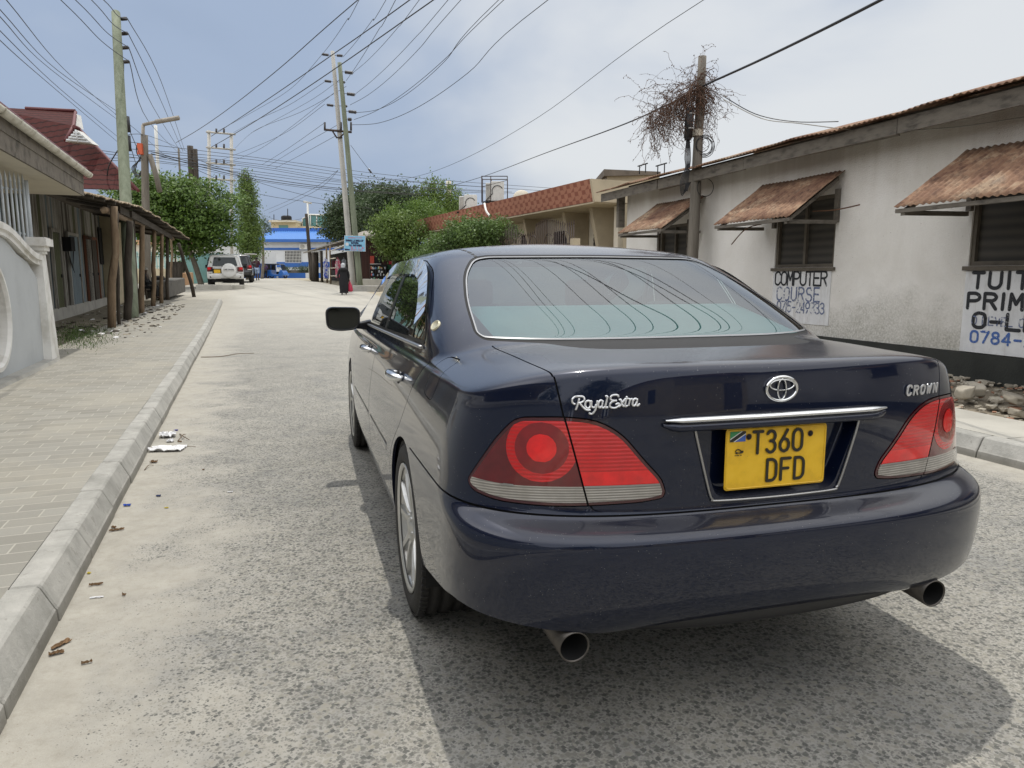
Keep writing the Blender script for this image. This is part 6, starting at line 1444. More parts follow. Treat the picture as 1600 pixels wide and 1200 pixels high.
for s, w in ((2.1, .95), (5.4, 1.1), (8.8, 1.1), (12.6, 1.1), (16.4, 1.1)):
    mb = MB(); mb.hexa([fp(s, -1.9, 1.5), fp(s+w, -1.9, 1.5), fp(s+w, -1.86, 1.5), fp(s, -1.86, 1.5)], [fp(s, -1.9, 3.2), fp(s+w, -1.9, 3.2), fp(s+w, -1.86, 3.2), fp(s, -1.86, 3.2)]); wn_ = mb.build('window', M['darkglass'], ph)
    mb = MB()
    for i in range(7):
        for j in range(9):
            c = fp(s+w*(i+.5)/7, -1.84, 1.5+1.7*(j+.5)/9); mb.tube([c+FD*(w/14*math.cos(a))+Vector((0, 0, .1*math.sin(a))) for a in np.linspace(0, 6.283, 9)], .012, 4, cap=False)
    mb.build('grille', M['iron'], wn_)
# flat roof pieces behind, a blackened parapet
ob = empty('back_building'); tag(ob, 'brown flat roofed block with blackened edge behind the parapet house', 'building')
mb = MB(); a, b = at(948, 300, 31), at(1030, 300, 31); mb.hexa([(a.x, 31, 0), (b.x, 31, 0), (b.x, 37, 0), (a.x, 37, 0)], [(a.x, 31, at(0, 276, 31).z), (b.x, 31, at(0, 272, 31).z), (b.x, 37, at(0, 272, 31).z), (a.x, 37, at(0, 276, 31).z)]); mb.build('wall', M['tan'], ob)
mb = MB(); zq = at(0, 274, 31).z; mb.hexa([(a.x-.15, 30.8, zq-.05), (b.x, 30.8, zq), (b.x, 37.2, zq), (a.x-.15, 37.2, zq-.05)], [(a.x-.15, 30.8, zq+.22), (b.x, 30.8, zq+.12), (b.x, 37.2, zq+.12), (a.x-.15, 37.2, zq+.22)]); mb.build('roof_slab', M['roofgrime'], ob)
mb = MB(); mb.prism([at(930, 291, 30.5), at(946, 278, 30.5), at(947, 292, 30.5)], (0, 2, 0)); mb.build('roof_sheet', M['roofgrime'], ob)
# iron fence with spearheads and hoops in front of it
fe = empty('iron_fence'); tag(fe, 'rusty brown iron railing with spear points in front of the parapet house', 'fence')
mb = MB(); s = -1.2; k = 0
IF = 1.4
while s < 13.0:
    h = 2.55+(.20 if int(s/1.6) % 2 == 0 else 0)+.12*math.sin(s*2); P = fp(s, IF, .2); Q = fp(s, IF, h+.3); mb.tube([P, Q], .018, 5); mb.lathe([(.012, 0), (.022, .05), (.001, .15)], Q, 'Z', 5); s += .155; k += 1
for z in (.6, 2.35): mb.tube([fp(-1.2, IF, z), fp(13, IF, z)], .016, 5)
mb.build('bars', M['iron'], fe)
mb = MB(); s = -1.0
while s < 12.6:
    mb.tube([fp(s+.31+.31*math.cos(a), IF+.03, 2.45+.30*math.sin(a)) for a in np.linspace(0, math.pi, 12)], .011, 5); s += 1.24
mb.build('hoops', M['iron'], fe)
for s in (-1.3, 3.4, 8.2, 12.9): mb = MB(); mb.hexa([fp(s-.12, IF-.12, .1), fp(s+.12, IF-.12, .1), fp(s+.12, IF+.12, .1), fp(s-.12, IF+.12, .1)], [fp(s-.12, IF-.12, 2.5), fp(s+.12, IF-.12, 2.5), fp(s+.12, IF+.12, 2.5), fp(s-.12, IF+.12, 2.5)]); mb.build('fence_pillar', M['tan'], fe)
mb = MB(); mb.hexa([fp(-1.3, IF-.08, .1), fp(13, IF-.08, .1), fp(13, IF+.08, .1), fp(-1.3, IF+.08, .1)], [fp(-1.3, IF-.08, .7), fp(13, IF-.08, .7), fp(13, IF+.08, .7), fp(-1.3, IF+.08, .7)]); mb.build('low_wall', M['palewall'], fe)
# air conditioning units on that roof
M['acwhite'] = mottled('dirty_white_metal', (.58, .58, .55), .15, 3, .5, .05)
def ac_unit(cx, cy0, cy1, w, Y, label, cage=False):
    z0 = at(cx, cy1, Y).z; z1 = at(cx, cy0, Y).z; x0 = at(cx-w/2, cy1, Y).x; x1 = at(cx+w/2, cy1, Y).x; e = empty('condenser_unit'); tag(e, label, 'air conditioner'); xm = x0+(x1-x0)*.30
    mb = MB(); mb.box(((xm+x1)/2, Y+.25, (z0+z1)/2), (x1-xm, .5, z1-z0)); mb.box(((x0+xm)/2-.0, Y+.27, (z0+z1)/2-.02), (xm-x0-.02, .45, z1-z0-.1)); mb.build('casing', M['acwhite'], e, .02)
    mb = MB(); mb.hexa([(x0+.04, Y+.02, z0+.1), (xm-.06, Y+.02, z0+.1), (xm-.06, Y+.05, z0+.1), (x0+.04, Y+.05, z0+.1)], [(x0+.04, Y+.02, z1-.12), (xm-.06, Y+.02, z1-.12), (xm-.06, Y+.05, z1-.12), (x0+.04, Y+.05, z1-.12)]); mb.build('coil_panel', M['concrete'], e)
    mb = MB(); c = Vector(((xm+x1)/2, Y-.01, (z0+z1)/2)); mb.tube([c+Vector((.25*math.cos(a), 0, .25*math.sin(a))) for a in np.linspace(.5, 3.6, 10)]+[Vector((x0, Y-.02, z0))], .018, 5); mb.build('pipe', M['gap'], e)
    mb = MB(); mb.box(((x0+x1)/2, Y+.2, z0-.06), (x1-x0+.2, .6, .08)); mb.build('base_frame', M['gap'], e)
    if cage:
        mb = MB(); X0, X1, Z1 = x0-.16, x1+.16, z1+.18
        for x in (X0, X1, xm): 
            for y in (Y-.3, Y+.8): mb.tube([(x, y, z0-.1), (x, y, Z1)], .02, 4)
        for z in (Z1,): mb.tube([(X0, Y-.3, z), (X1, Y-.3, z), (X1, Y+.8, z), (X0, Y+.8, z), (X0, Y-.3, z)], .02, 4)
        mb.tube([(X0, Y-.3, z0+.6), (X1, Y-.3, z0+.9)], .012, 4); mb.build('cage', M['iron'], e)
ac_unit(731, 304, 330, 28, 38, 'left white condenser unit on the parapet roof, standing lower'); ac_unit(773, 283, 314, 29, 35, 'right white condenser unit on the parapet roof, inside a thin cage', True)
mb = MB(); c = at(815, 307, 33.5); mb.lathe([(.001, -.02), (.2, .03), (.38, .10), (.40, .13), (.2, .06), (.001, .02)], c-Vector((0, 0, .1)), 'Y', 20); mb.tube([c, c-Vector((0, 0, .8))], .03, 6); tag(mb.build('satellite_dish', M['soffit']), 'small cream satellite dish peeking over the brown parapet', 'dish')
mb = MB(); P = [at(757, 318, 34), at(760, 330, 33.6), at(766, 338, 33.4)]; mb.tube(catmull(P, 4), .05, 6); mb.tube(catmull([at(724, 316, 38.5), at(722, 330, 38), at(728, 345, 37)], 4), .05, 6); tag(mb.build('white_hose', M['whitep']), 'white drain hoses hanging over the brown parapet', 'hose')
# ---- utility poles
M['polegreen'] = plank_mat('treated_green_pole', [(.3, (.13, .155, .10)), (.6, (.22, .25, .18)), (.85, (.30, .32, .25))], (5, 5, .5)); M['poleconc'] = mottled('pale_concrete_pole', (.42, .41, .38), .2, 2, .9, .2); M['polegrey'] = plank_mat('grey_wood_pole', [(.3, (.12, .105, .085)), (.6, (.20, .18, .15)), (.85, (.30, .28, .24))], (5, 5, .5))
M['insul'] = plain('dark_insulator', (.04, .035, .035), .25); M['cable'] = plain('black_cable', (.012, .012, .014), .5)
def pole(name, base, top, r0, r1, mat, label, group=None):
    e = empty(name); tag(e, label, 'utility pole', group); mb = MB(); b, t = Vector(base), Vector(top); mb.tube([b.lerp(t, i/10) for i in range(11)], [r0+(r1-r0)*i/10 for i in range(11)], 14); mb.build('shaft', mat, e); return e
# wooden pole by the shack
Pa = pole('utility_pole', gnd(206, 500, .1)+Vector((0, 0, -.3)), at(181, 20, 24.2), .17, .125, M['polegreen'], 'tall greenish wooden pole rising through the shack roof, four insulators on its side')
def insulator(p, d, parent, L=.3, r=.06, up=False):
    d = Vector(d).normalized(); mb = MB(); a = Vector((0, 0, 1)) if abs(d.z) < .5 else Vector((1, 0, 0)); P = [p, p+d*L*.25]; mb.tube(P, .014, 5)
    pts = [p+d*(L*.25+L*.65*i/12) for i in range(13)]; mb.tube(pts, [r*(1 if i % 2 else .62) for i in range(13)], 8); mb.tube([pts[-1], p+d*L], .014, 5); return mb.build('insulator', M['insul'], parent)
PAI = []
for py in (30, 53, 75, 97):
    p = at(185.5+.05*(py-30)*1.0, py, 24.2); insulator(p, (1, -.2, 0), Pa, .32, .06); PAI.append(p+Vector((.3, -.06, 0)))
mb = MB(); mb.tube(catmull([at(193, 95, 24), at(193, 140, 24), at(196, 180, 24)], 4), .02, 5); mb.tube(catmull([at(192, 95, 24), at(191.5, 150, 24), at(195, 182, 24)], 4), .014, 5); mb.build('drop_cable', M['cable'], Pa)
mb = MB(); mb.tube([at(197, 182, 24), at(199.5, 206, 24)], .10, 8); mb.build('cable_joint', M['cable'], Pa)
mb = MB(); mb.tube([at(200, 212, 24), at(202, 236, 24)], .075, 8); mb.build('cable_joint', M['cable'], Pa)
mb = MB(); mb.tube(catmull([at(184, 235, 24.2), at(172, 255, 24.4), at(168, 270, 24.6), at(167, 298, 24.8)], 5), .02, 5); mb.build('hanging_cable', M['cable'], Pa)
# lamp pole
Yl = 36
Pl = pole('lamp_pole', (at(228, 430, Yl).x, Yl, .3), at(225.5, 211, Yl), .20, .16, M['polegrey'], 'grey wooden pole with rusty angled arm and an orange box, behind the shack')
mb = MB(); P = [at(223.5, 230, Yl), at(223.5, 195, Yl), at(243, 190.5, Yl), at(280, 184, Yl)]; mb.tube(P[:2], .075, 6); mb.tube([P[1], P[2]], .075, 6); mb.tube([P[2], P[3]], .11, 4); mb.build('lamp_arm', mottled('rusty_lamp_arm', (.24, .215, .18), .4, 3, .8), Pl)
mb = MB(); c = at(219.5, 233, Yl-.2); mb.box(c, (.22, .2, .5)); mb.build('orange_box', plain('orange_plastic', (.52, .09, .03), .5), Pl)
mb = MB()
for k in range(4): mb.tube(catmull([at(222, 240+3*k, Yl), at(212-2*k, 262, Yl), at(216, 272+2*k, Yl), at(224, 262, Yl)], 5), .02, 5)
mb.tube(catmull([at(222, 225, Yl), at(214, 227, Yl), at(214, 240, Yl), at(222, 250, Yl)], 5), .025, 5); mb.build('cable_loops', M['cable'], Pl)
mb = MB(); mb.tube([at(234, 242, Yl), at(244, 275, Yl), at(250, 300, Yl)], .13, 8); tag(mb.build('stay_post', M['polegrey']), 'short leaning grey post beside the lamp pole', 'post')
for nm, px0, py0_, px1, py1_, Y, r, mt, lb in (('mast', 243, 196, 248, 300, 70, .16, 'acwhite', 'thin pale mast rising behind the arm of the rusty lamp'), ('mast', 279, 232, 281, 300, 85, .12, 'polegrey', 'distant slim pole left of the two dark posts'),
    ('utility_pole', 297, 228, 298, 330, 62, .26, 'poledark', 'left and taller of two dark posts above the spreading tree'), ('utility_pole', 304.5, 233, 306, 330, 62, .22, 'poledark', 'right and shorter of two dark posts above the spreading tree')):
    e = pole(nm, (at(px1, 300, Y).x, Y, .5), at(px0, py0_, Y), r, r*.9, M[mt], lb)
# twin pole structure with three crossarms
hf = empty('twin_pole_frame'); tag(hf, 'pair of pale concrete poles joined by three crossarms behind the trees', 'utility pole'); Yh = 72
for px in (326.5, 361.5): mb = MB(); mb.tube([(at(px, 430, Yh).x, Yh, .5), at(px, 204 if px < 340 else 209, Yh)], .15, 10); mb.build('pole', M['poleconc'], hf)
for k, (y0, y1) in enumerate(((206, 210), (230, 234), (254.5, 258), (279, 282))):
    mb = MB(); mb.tube([at(322, y0, Yh-.2), at(368, y1, Yh-.2)], .09, 4); ca = mb.build('crossarm', M['concrete'], hf)
    for px in (338, 350): mb = MB(); mb.tube([at(px, y0+1.5, Yh-.2), at(px, y0-5, Yh-.2)], .09, 6); mb.build('insulator', M['insul'], ca)
# pair of poles in the middle: concrete and green timber
Yc = 40.5
Pc = pole('utility_pole', (at(552, 440, Yc).x, Yc, .3), at(519.5, 80, Yc), .175, .095, M['poleconc'], 'tall pale concrete pole standing behind the blue notice board')
for py in (85.5, 127, 164.5):
    xx = 519.5+(py-80)*.093; insulator(at(xx-3, py+1, Yc), (-1, 0, .12), Pc, .5, .08); insulator(at(xx+3, py+1, Yc), (1, 0, -.05), Pc, .45, .08)
mb = MB(); mb.tube([at(507, 202.5, Yc-.15), at(549.5, 206.5, Yc-.15)], .06, 4); mb.tube([at(519, 204, Yc-.15), at(526, 215, Yc-.15)], .04, 4); mb.tube([at(540, 206, Yc-.15), at(531, 215, Yc-.15)], .04, 4); mb.tube([at(525, 215, Yc-.15), at(535, 215, Yc-.15)], .04, 4); ca = mb.build('crossarm', M['iron'], Pc)
for px in (507.5, 533, 548.5): mb = MB(); mb.tube([at(px, 204, Yc-.15), at(px, 191, Yc-.15)], .055, 6); mb.build('insulator', M['insul'], ca)
Pg = pole('utility_pole', (at(565.5, 440, Yc).x, Yc-.4, .3), at(530.5, 98, Yc-.4), .165, .105, M['polegreen'], 'green timber pole leaning beside the pale concrete pole')
for py in (112, 146, 173.5, 186):
    xx = 531+(py-98)*.095; insulator(at(xx+2, py, Yc-.4), (1, 0, -.12), Pg, .62 if py < 180 else .3, .10)
# vine covered pole on the right
Yv = 12.0
Pv = pole('utility_pole', (at(1079, 430, Yv).x, Yv, .1), at(1097.5, 88, Yv), .105, .062, M['polegrey'], 'grey wooden pole before the white building, hung with dry vine and cables')
mb = MB(); mb.tube([at(1078.5, 168, Yv-.12), at(1075, 215, Yv-.12)], .068, 12); mb.tube([at(1075, 212, Yv-.12), at(1074.5, 219, Yv-.12)], .052, 10); mb.build('cable_joint_box', M['cable'], Pv)
mb = MB()
for py in (178, 201): c = at(1079.5-(py-168)*.07, py, Yv-.12); mb.lathe([(.071, -.006), (.071, .006)], c, 'Z', 14)
mb.build('strap', M['acwhite'], Pv)
mb = MB(); mb.lathe([(.092, -.05), (.092, .05)], at(1089.5, 208, Yv), 'Z', 14); mb.build('band', M['soffit'], Pv)
mb = MB()
for k in range(6):
    c = at(1098+k*.5, 226+k*.6, Yv-.08); r = .10+.018*((k*5)%7)/2; mb.tube([c+Vector((.012*((k*3)%5)+r*math.cos(a), .01*k, r*1.08*math.sin(a))) for a in np.linspace(0, 6.283, 20)], .0055, 5, cap=False)
mb.build('cable_coil', M['cable'], Pv)
mb = MB(); c = at(1102, 293, Yv-.08); mb.tube([c+Vector((.13*math.cos(a), 0, .14*math.sin(a))) for a in np.linspace(0, 6.283, 22)], .006, 5, cap=False)
mb.build('cable_loop', M['cable'], Pv)
mb = MB()
for k in range(7):
    mb.tube(catmull([at(1073+k*.7, 217, Yv-.12), at(1070+k*1.5, 245, Yv-.12), at(1071+k*1.1, 262, Yv-.12), at(1063+k*1.8, 285+2*k, Yv-.14), at(1066+k*1.5, 306-2*k, Yv-.14), at(1073+k, 285, Yv-.13)], 5), .006, 5)
mb.build('cable_bundle', M['cable'], Pv)
def vine():
    rr = random.Random(4); mb = MB()
    def strand(px, py, n, dirx, diry, r=.0022, wild=1.0, leaf=1):
        P = [at(px, py, Yv+rr.uniform(-.25, .25))]; d = Vector((dirx, rr.uniform(-.3, .3), diry)).normalized()
        for i in range(n):
            d = (d+Vector((rr.gauss(0, .35), rr.gauss(0, .35), rr.gauss(0, .3)-.10))*wild).normalized(); P.append(P[-1]+d*rr.uniform(.03, .06))
            if leaf and rr.random() < .55:
                a = P[-1]; e = Vector((rr.gauss(0, 1), rr.gauss(0, 1), rr.gauss(0, 1))).normalized()*rr.uniform(.014, .034); f = e.cross(Vector((rr.random(), rr.random(), 1))).normalized()*.009; mb.add([a, a+e*.5+f, a+e, a+e*.5-f], [(0, 1, 2, 3)], 1)
        mb.tube(P, r, 3, cap=False)
    for i in range(330):      # thick tangle draped along the cable to the left
        u = rr.betavariate(1.6, 1.6); px = 1010+85*u; py = 184-48*u+rr.gauss(0, 3); strand(px, py, rr.randint(6, 22), rr.gauss(0, .3), rr.choice((-1.2, -1.2, -1.2, .5)), .0028)
    for i in range(110):
        strand(1093+rr.gauss(0, 8), 135+rr.gauss(0, 14), rr.randint(4, 14), rr.gauss(0, 1), rr.gauss(0, .7))
    for i in range(90): strand(1106+rr.gauss(0, 7), 150+rr.uniform(-20, 40), rr.randint(5, 14), rr.gauss(.2, .5), rr.choice((-1, -1, .5)))
    for i in range(14): strand(1010+rr.uniform(0, 90), 160-rr.uniform(0, 30), 16, rr.choice((-1, 1)), .5, .0018, .6)
    for i in range(60): strand(1088+rr.gauss(0, 5), 140+rr.gauss(0, 8), 8, rr.gauss(0, .6), -.4, .006, .6, 0)
    return mb.build('dry_vine', [mottled('dry_vine_stem', (.10, .055, .035), .3, 20, .95), mottled('withered_vine_leaf', (.13, .075, .05), .4, 20, .95)], Pv)
vine()
# slim leaning pole and lamp by the blue building
e = pole('utility_pole', (at(487, 430, 62).x, 62, .8), at(478.5, 334, 62), .17, .12, M['poledark'], 'thin dark leaning pole in front of the blue roof')
mb = MB(); Ys_ = 80; mb.tube([(at(484, 430, Ys_).x, Ys_, 1), at(480.5, 317, Ys_)], .11, 6); mb.tube([at(474, 315, Ys_), at(487, 317.5, Ys_)], .10, 4); tag(mb.build('street_lamp', M['acwhite']), 'slender white street lamp above the blue roof', 'street lamp')
# ---- blue notice board on the poles
M['boardblue'] = plain('sky_blue_board', (.20, .46, .66), .5); M['boardwhite'] = plain('white_board_edge', (.62, .64, .66), .5); M['boardnavy'] = plain('navy_lettering', (.012, .02, .07), .6); M['boardpink'] = plain('pink_lettering', (.55, .16, .22), .6)
Yb = 39.6; nb = empty('notice_board'); tag(nb, 'sky blue notice board with dark and red lettering fixed to the pole pair', 'sign')
A, B, C_, D_ = at(537.5, 392, Yb), at(571, 393, Yb), at(571, 368.7, Yb), at(538, 368, Yb)
mb = MB(); mb.prism([A, B, C_, D_], (0, .04, 0)); mb.build('panel', M['boardwhite'], nb)
mb = MB(); ins = lambda p, k: p+((A+B+C_+D_)/4-p)*k; mb.prism([ins(p, .035)+Vector((0, -.006, 0)) for p in (A, B, C_, D_)], (0, .004, 0)); mb.build('face', M['boardblue'], nb)
def board_text(txt, px, py, h, w, gap, r, mt, nm='lettering'):
    mb = MB(); lettering(mb, txt, at(px, py, Yb)+Vector((0, -.012, 0)), (1, 0, -.02), (0, 0, 1), h, w, gap, r, (0, -1, 0), 3); mb.build(nm, mt, nb)
board_text('MANISPAA YA MJI', 544.5, 372.2, .055, .038, .016, .006, M['boardpink']); board_text('KARAKA LA WAKILI UP', 540.8, 377, .085, .040, .0145, .014, M['boardnavy']); board_text('KUTUMIA', 549, 380.8, .085, .045, .016, .014, M['boardnavy']); board_text('NJ MAPAMBO', 546.3, 384.6, .085, .050, .018, .014, M['boardnavy'])
board_text('0 1 1 A', 549, 388.3, .09, .08, .05, .016, M['boardpink']); board_text('HUDUMA BORA', 548, 391, .05, .04, .02, .007, M['boardpink'])
mb = MB(); mb.prism([at(538.5, 391, Yb-.012), at(546.5, 391.2, Yb-.012), at(546.5, 389.3, Yb-.012), at(538.5, 388.3, Yb-.012)], (0, .004, 0)); mb.build('dark_corner', M['boardnavy'], nb)
mb = MB(); mb.lathe([(.001, 0), (.09, 0)], at(542.2, 381.5, Yb-.012), 'Y', 12); mb.build('crest', M['boardwhite'], nb)
# ---- low concrete block and kerbs at the foot of the poles
def low_block(px0, py0_, px1, py1_, h, d, mat, nm, lb, cat):
    a, b = gnd(px0, py0_), gnd(px1, py1_); e = (b-a).normalized(); n = Vector((-e.y, e.x, 0)); mb = MB(); mb.hexa([a+Vector((0, 0, -.2)), b+Vector((0, 0, -.2)), b+n*d+Vector((0, 0, -.2)), a+n*d+Vector((0, 0, -.2))], [a+Vector((0, 0, h)), b+Vector((0, 0, h)), b+n*d+Vector((0, 0, h)), a+n*d+Vector((0, 0, h))]); o = mb.build(nm, mat, None, .03); tag(o, lb, cat); return o
low_block(551, 455, 592, 455.5, .30, .6, M['concrete'], 'concrete_block', 'long low concrete block on the road edge behind the woman', 'block')
low_block(563, 449.5, 640, 452, .50, 5, M['slab'], 'concrete_step', 'raised concrete step at the foot of the two middle poles', 'step')
low_block(306, 452, 362, 453, .26, 1.2, M['slab'], 'concrete_block', 'low pale kerb block in front of the white off-roader', 'block')
# ---- stall row with tin roof and hanging clothes
M['tin'] = mottled('grey_tin_roof', (.24, .22, .19), .5, 1.5, .8, .2, c2=(.08, .06, .045)); M['brownslat'] = plank_mat('brown_slatted_screen', [(.3, (.03, .012, .010)), (.6, (.075, .03, .024)), (.85, (.12, .06, .045))], (14, 14, .4))
st = empty('market_stall'); tag(st, 'open market stall under a patched tin roof with clothes hung along its front', 'stall'); Ya = 50
def roofstrip(pts, z, nm, mat, par, depth=5, th=.08):
    P = [at(*p) for p in pts]; mb = MB(); mb.grid([[p, p+Vector((2.2, depth, .9))] for p in P], 0, False); o = mb.build(nm, mat, par); s_ = o.modifiers.new('solid', 'SOLIDIFY'); s_.thickness = th; return o
roofstrip([(474, 396, 56), (490, 391, 53), (512, 384, 50), (538, 376, 46)], 0, 'tin_roof', M['tin'], st); roofstrip([(513, 394, 48.5), (538, 383.5, 45)], 0, 'side_roof', M['whitep'], st, 2.5, .05)
mb = MB(); a, b = at(482, 436, 56), at(540, 445, 45.5); mb.hexa([(a.x+1.2, 58, .6), (b.x+1.2, 48, .4), (b.x+3, 50, .4), (a.x+3, 60, .6)], [(a.x+1.2, 58, at(480, 398, 58).z), (b.x+1.2, 48, at(538, 386, 48).z), (b.x+3, 50, at(538, 386, 48).z), (a.x+3, 60, at(480, 398, 58).z)]); mb.build('back_wall', M['gap'], st)
for px, py0_, py1_, Y, r, mt in ((487, 396, 436, 55, .12, 'poledark'), (492, 394, 437, 53.5, .25, 'poledark'), (510, 386, 437, 50, .06, 'polewood'), (515.5, 384, 438, 48, .05, 'polewood'), (502, 392, 437, 52, .10, 'poledark')):
    mb = MB(); mb.tube([(at(px+1, py1_, Y).x, Y, .6), at(px, py0_, Y)], r, 6); mb.build('post', M[mt], st)
mb = MB()
for z in (.5, 1.0, 1.6): c0, c1 = at(516, 420, 48), at(525, 420, 46.5); mb.tube([(c0.x, c0.y, T(48)+z), (c1.x, c1.y, T(48)+z)], .03, 4)
mb.build('rack', M['palewall'], st)
def garment(px, py0_, py1_, w, Y, c, lb, c2=None, group='clothes hanging on the stall front'):
    nt = NT('cloth_'+lb.split()[0]); v = nt.coord('Object'); f = nt.noise(v, 7, 3, .6); col = nt.ramp(f, [(.42, c), (.52, c2 or tuple(x*.8 for x in c))]); nt.set(Base_Color=col, Roughness=.9); mb = MB(); rows = []
    zt, zb = at(px, py0_, Y).z, at(px, py1_, Y).z; cx = at(px, py0_, Y).x; W = w*Y/FPX
    for u in np.linspace(0, 1, 9):
        ww = W*(.35+.65*min(1, u*6))*(1-.15*u); rows.append([Vector((cx+ww*(k/10-.5), Y+.04*math.sin(k*1.9+u)+.02, zt+(zb-zt)*u)) for k in range(11)])
    mb.grid(rows, 0, True); mb.tube([(cx-W*.15, Y, zt+.02), (cx, Y, zt+.12), (cx+W*.15, Y, zt+.02)], .012, 4); o = mb.build('hanging_garment', nt.m); s_ = o.modifiers.new('solid', 'SOLIDIFY'); s_.thickness = .02; tag(o, lb, 'garment', group)
garment(508.5, 405, 436, 8, 49.5, (.04, .08, .50), 'blue and white patterned dress hanging at the stall corner', (.5, .52, .6)); garment(521, 407, 422, 6, 47.5, (.10, .02, .03), 'dark maroon cloth on the stall rack'); garment(527.5, 405, 434, 9, 46.5, (.50, .47, .46), 'pale dress with pink lower half at the stall front', (.5, .10, .16)); garment(537, 405, 416, 7, 46, (.25, .27, .30), 'grey garment hanging above the woman on the stall')
# ---- dark slatted kiosk with red poster, barred window with goods
kk = empty('kiosk'); tag(kk, 'dark brown slatted kiosk with a barred window of wares beneath the trees', 'kiosk'); Yk = 43.5
def kp(px, py): return at(px, py, Yk)
mb = MB(); a, b = kp(566, 448), kp(640, 450); zt = kp(600, 372).z
for i in range(40): x = a.x+(b.x-a.x)*i/40; mb.box((x+.03, Yk+.02*(i % 2), (T(Yk)+.4+zt)/2), (.062, .04, zt-T(Yk)-.4))
mb.build('slat_wall', M['brownslat'], kk)
mb = MB(); mb.hexa([(a.x-.4, Yk-.9, zt), (b.x+1, Yk-.9, zt), (b.x+1, Yk+3, zt+.5), (a.x-.4, Yk+3, zt+.5)], [(a.x-.4, Yk-.9, zt+.08), (b.x+1, Yk-.9, zt+.08), (b.x+1, Yk+3, zt+.6), (a.x-.4, Yk+3, zt+.6)]); mb.build('roof', M['tin'], kk)
M['poster'] = mottled('red_poster', (.42, .05, .03), .2, 3, .6)
mb = MB(); mb.prism([kp(579, 412), kp(596, 412), kp(596, 400), kp(579, 400)], (0, -.05, 0)); pf = mb.build('poster', M['gap'], kk)
mb = MB(); mb.prism([kp(578.5, 412)-Vector((0, .06, 0)), kp(585, 412)-Vector((0, .06, 0)), kp(585, 400)-Vector((0, .06, 0)), kp(578.5, 400)-Vector((0, .06, 0))], (0, -.02, 0)); mb.build('red_half', M['poster'], pf)
mb = MB(); mb.prism([kp(579, 413)-Vector((0, .07, 0)), kp(596, 413)-Vector((0, .07, 0)), kp(596, 412)-Vector((0, .07, 0)), kp(579, 412)-Vector((0, .07, 0))], (0, -.02, 0)); mb.build('white_edge', M['whitep'], pf)
mb = MB(); mb.hexa([kp(580, 441)+Vector((0, -.35, 0)), kp(606, 441)+Vector((0, -.35, 0)), kp(606, 441), kp(580, 441)], [kp(580, 414)+Vector((0, -.35, 0)), kp(606, 414)+Vector((0, -.35, 0)), kp(606, 414), kp(580, 414)]); mb.build('window_bay', M['gap'], kk)
mb = MB()
for px in np.arange(580, 607, 3): mb.tube([kp(px, 441)-Vector((0, .40, 0)), kp(px, 416)-Vector((0, .40, 0))], .018, 4)
for py in (433, 441): mb.tube([kp(580, py)-Vector((0, .40, 0)), kp(607, py)-Vector((0, .40, 0))], .02, 4)
mb.build('window_bars', M['iron'], kk)
rr = random.Random(9); cols = [(.55, .55, .52), (.4, .42, .45), (.45, .1, .1), (.15, .3, .5), (.6, .6, .6), (.5, .3, .12), (.2, .4, .25)]
for i in range(26):
    px, py = rr.uniform(582, 604), rr.choice((421, 426.5, 431.5, 438)); mb = MB(); c = kp(px, py)-Vector((0, .38-.0*i, 0)); w, h = rr.uniform(.07, .13), rr.uniform(.10, .2); mb.lathe([(.001, 0), (w/2, .01), (w/2, h*.75), (w/3, h*.85), (w/3, h), (.001, h)], c, 'Z', 8); o = mb.build('packet', plain('goods_%d' % i, cols[i % 7], .5)); tag(o, 'small %s packet or jar among the wares behind the kiosk bars' % ('white', 'grey', 'red', 'blue', 'pale', 'orange', 'green')[i % 7], 'packet', 'wares behind the kiosk bars')
mb = MB(); mb.prism([kp(607, 438)-Vector((0, 1, 0)), kp(616, 438)-Vector((0, 1, 0)), kp(616, 447)-Vector((0, 1, 0)), kp(607, 449)-Vector((0, 1, 0))], (0, .5, 0)); tag(mb.build('white_box', M['whitep']), 'white box standing beside the kiosk window', 'box')
mb = MB(); mb.prism([kp(609, 413)-Vector((0, .3, 0)), kp(615, 413)-Vector((0, .3, 0)), kp(615, 408)-Vector((0, .3, 0)), kp(609, 408)-Vector((0, .3, 0))], (0, .05, 0)); tag(mb.build('hanging_cloth', plain('crimson_cloth', (.4, .02, .05), .8)), 'small crimson cloth hanging under the trees by the kiosk', 'cloth')
mb = MB(); mb.prism([kp(602, 421)-Vector((0, .2, 0)), kp(614, 421)-Vector((0, .2, 0)), kp(614, 414)-Vector((0, .2, 0)), kp(602, 414)-Vector((0, .2, 0))], (0, .05, 0)); tag(mb.build('green_cloth', plain('dark_green_cloth', (.02, .10, .05), .8)), 'dark green cloth hung below the crimson one by the kiosk', 'cloth')
# ---- white building with blue roof
M['bluetin'] = plain('blue_roof_sheet', (.06, .20, .52), .4); M['bluestripe'] = plain('blue_paint', (.025, .12, .42), .5); M['white2'] = mottled('white_painted_wall', (.60, .62, .64), .1, 1, .8)
bb_ = empty('blue_roofed_building'); tag(bb_, 'white building with bright blue tin roof and blue base band across the junction', 'building'); Yd = 95
def bp(px, py, Y=Yd): return at(px, py, Y)
x0, x1 = bp(410, 430).x, bp(640, 430).x
mb = MB(); mb.hexa([(x0, Yd, .5), (x1, Yd, .5), (x1, Yd+10, .5), (x0, Yd+10, .5)], [(x0, Yd, bp(0, 374).z), (x1, Yd, bp(0, 374).z), (x1, Yd+10, bp(0, 374).z), (x0, Yd+10, bp(0, 374).z)]); mb.build('wall', M['white2'], bb_)
za, zb2, zc = bp(0, 374.5).z, bp(0, 362).z, bp(0, 357).z
rows = []; n = 260; zrr = bp(0, 361, Yd+4.5).z
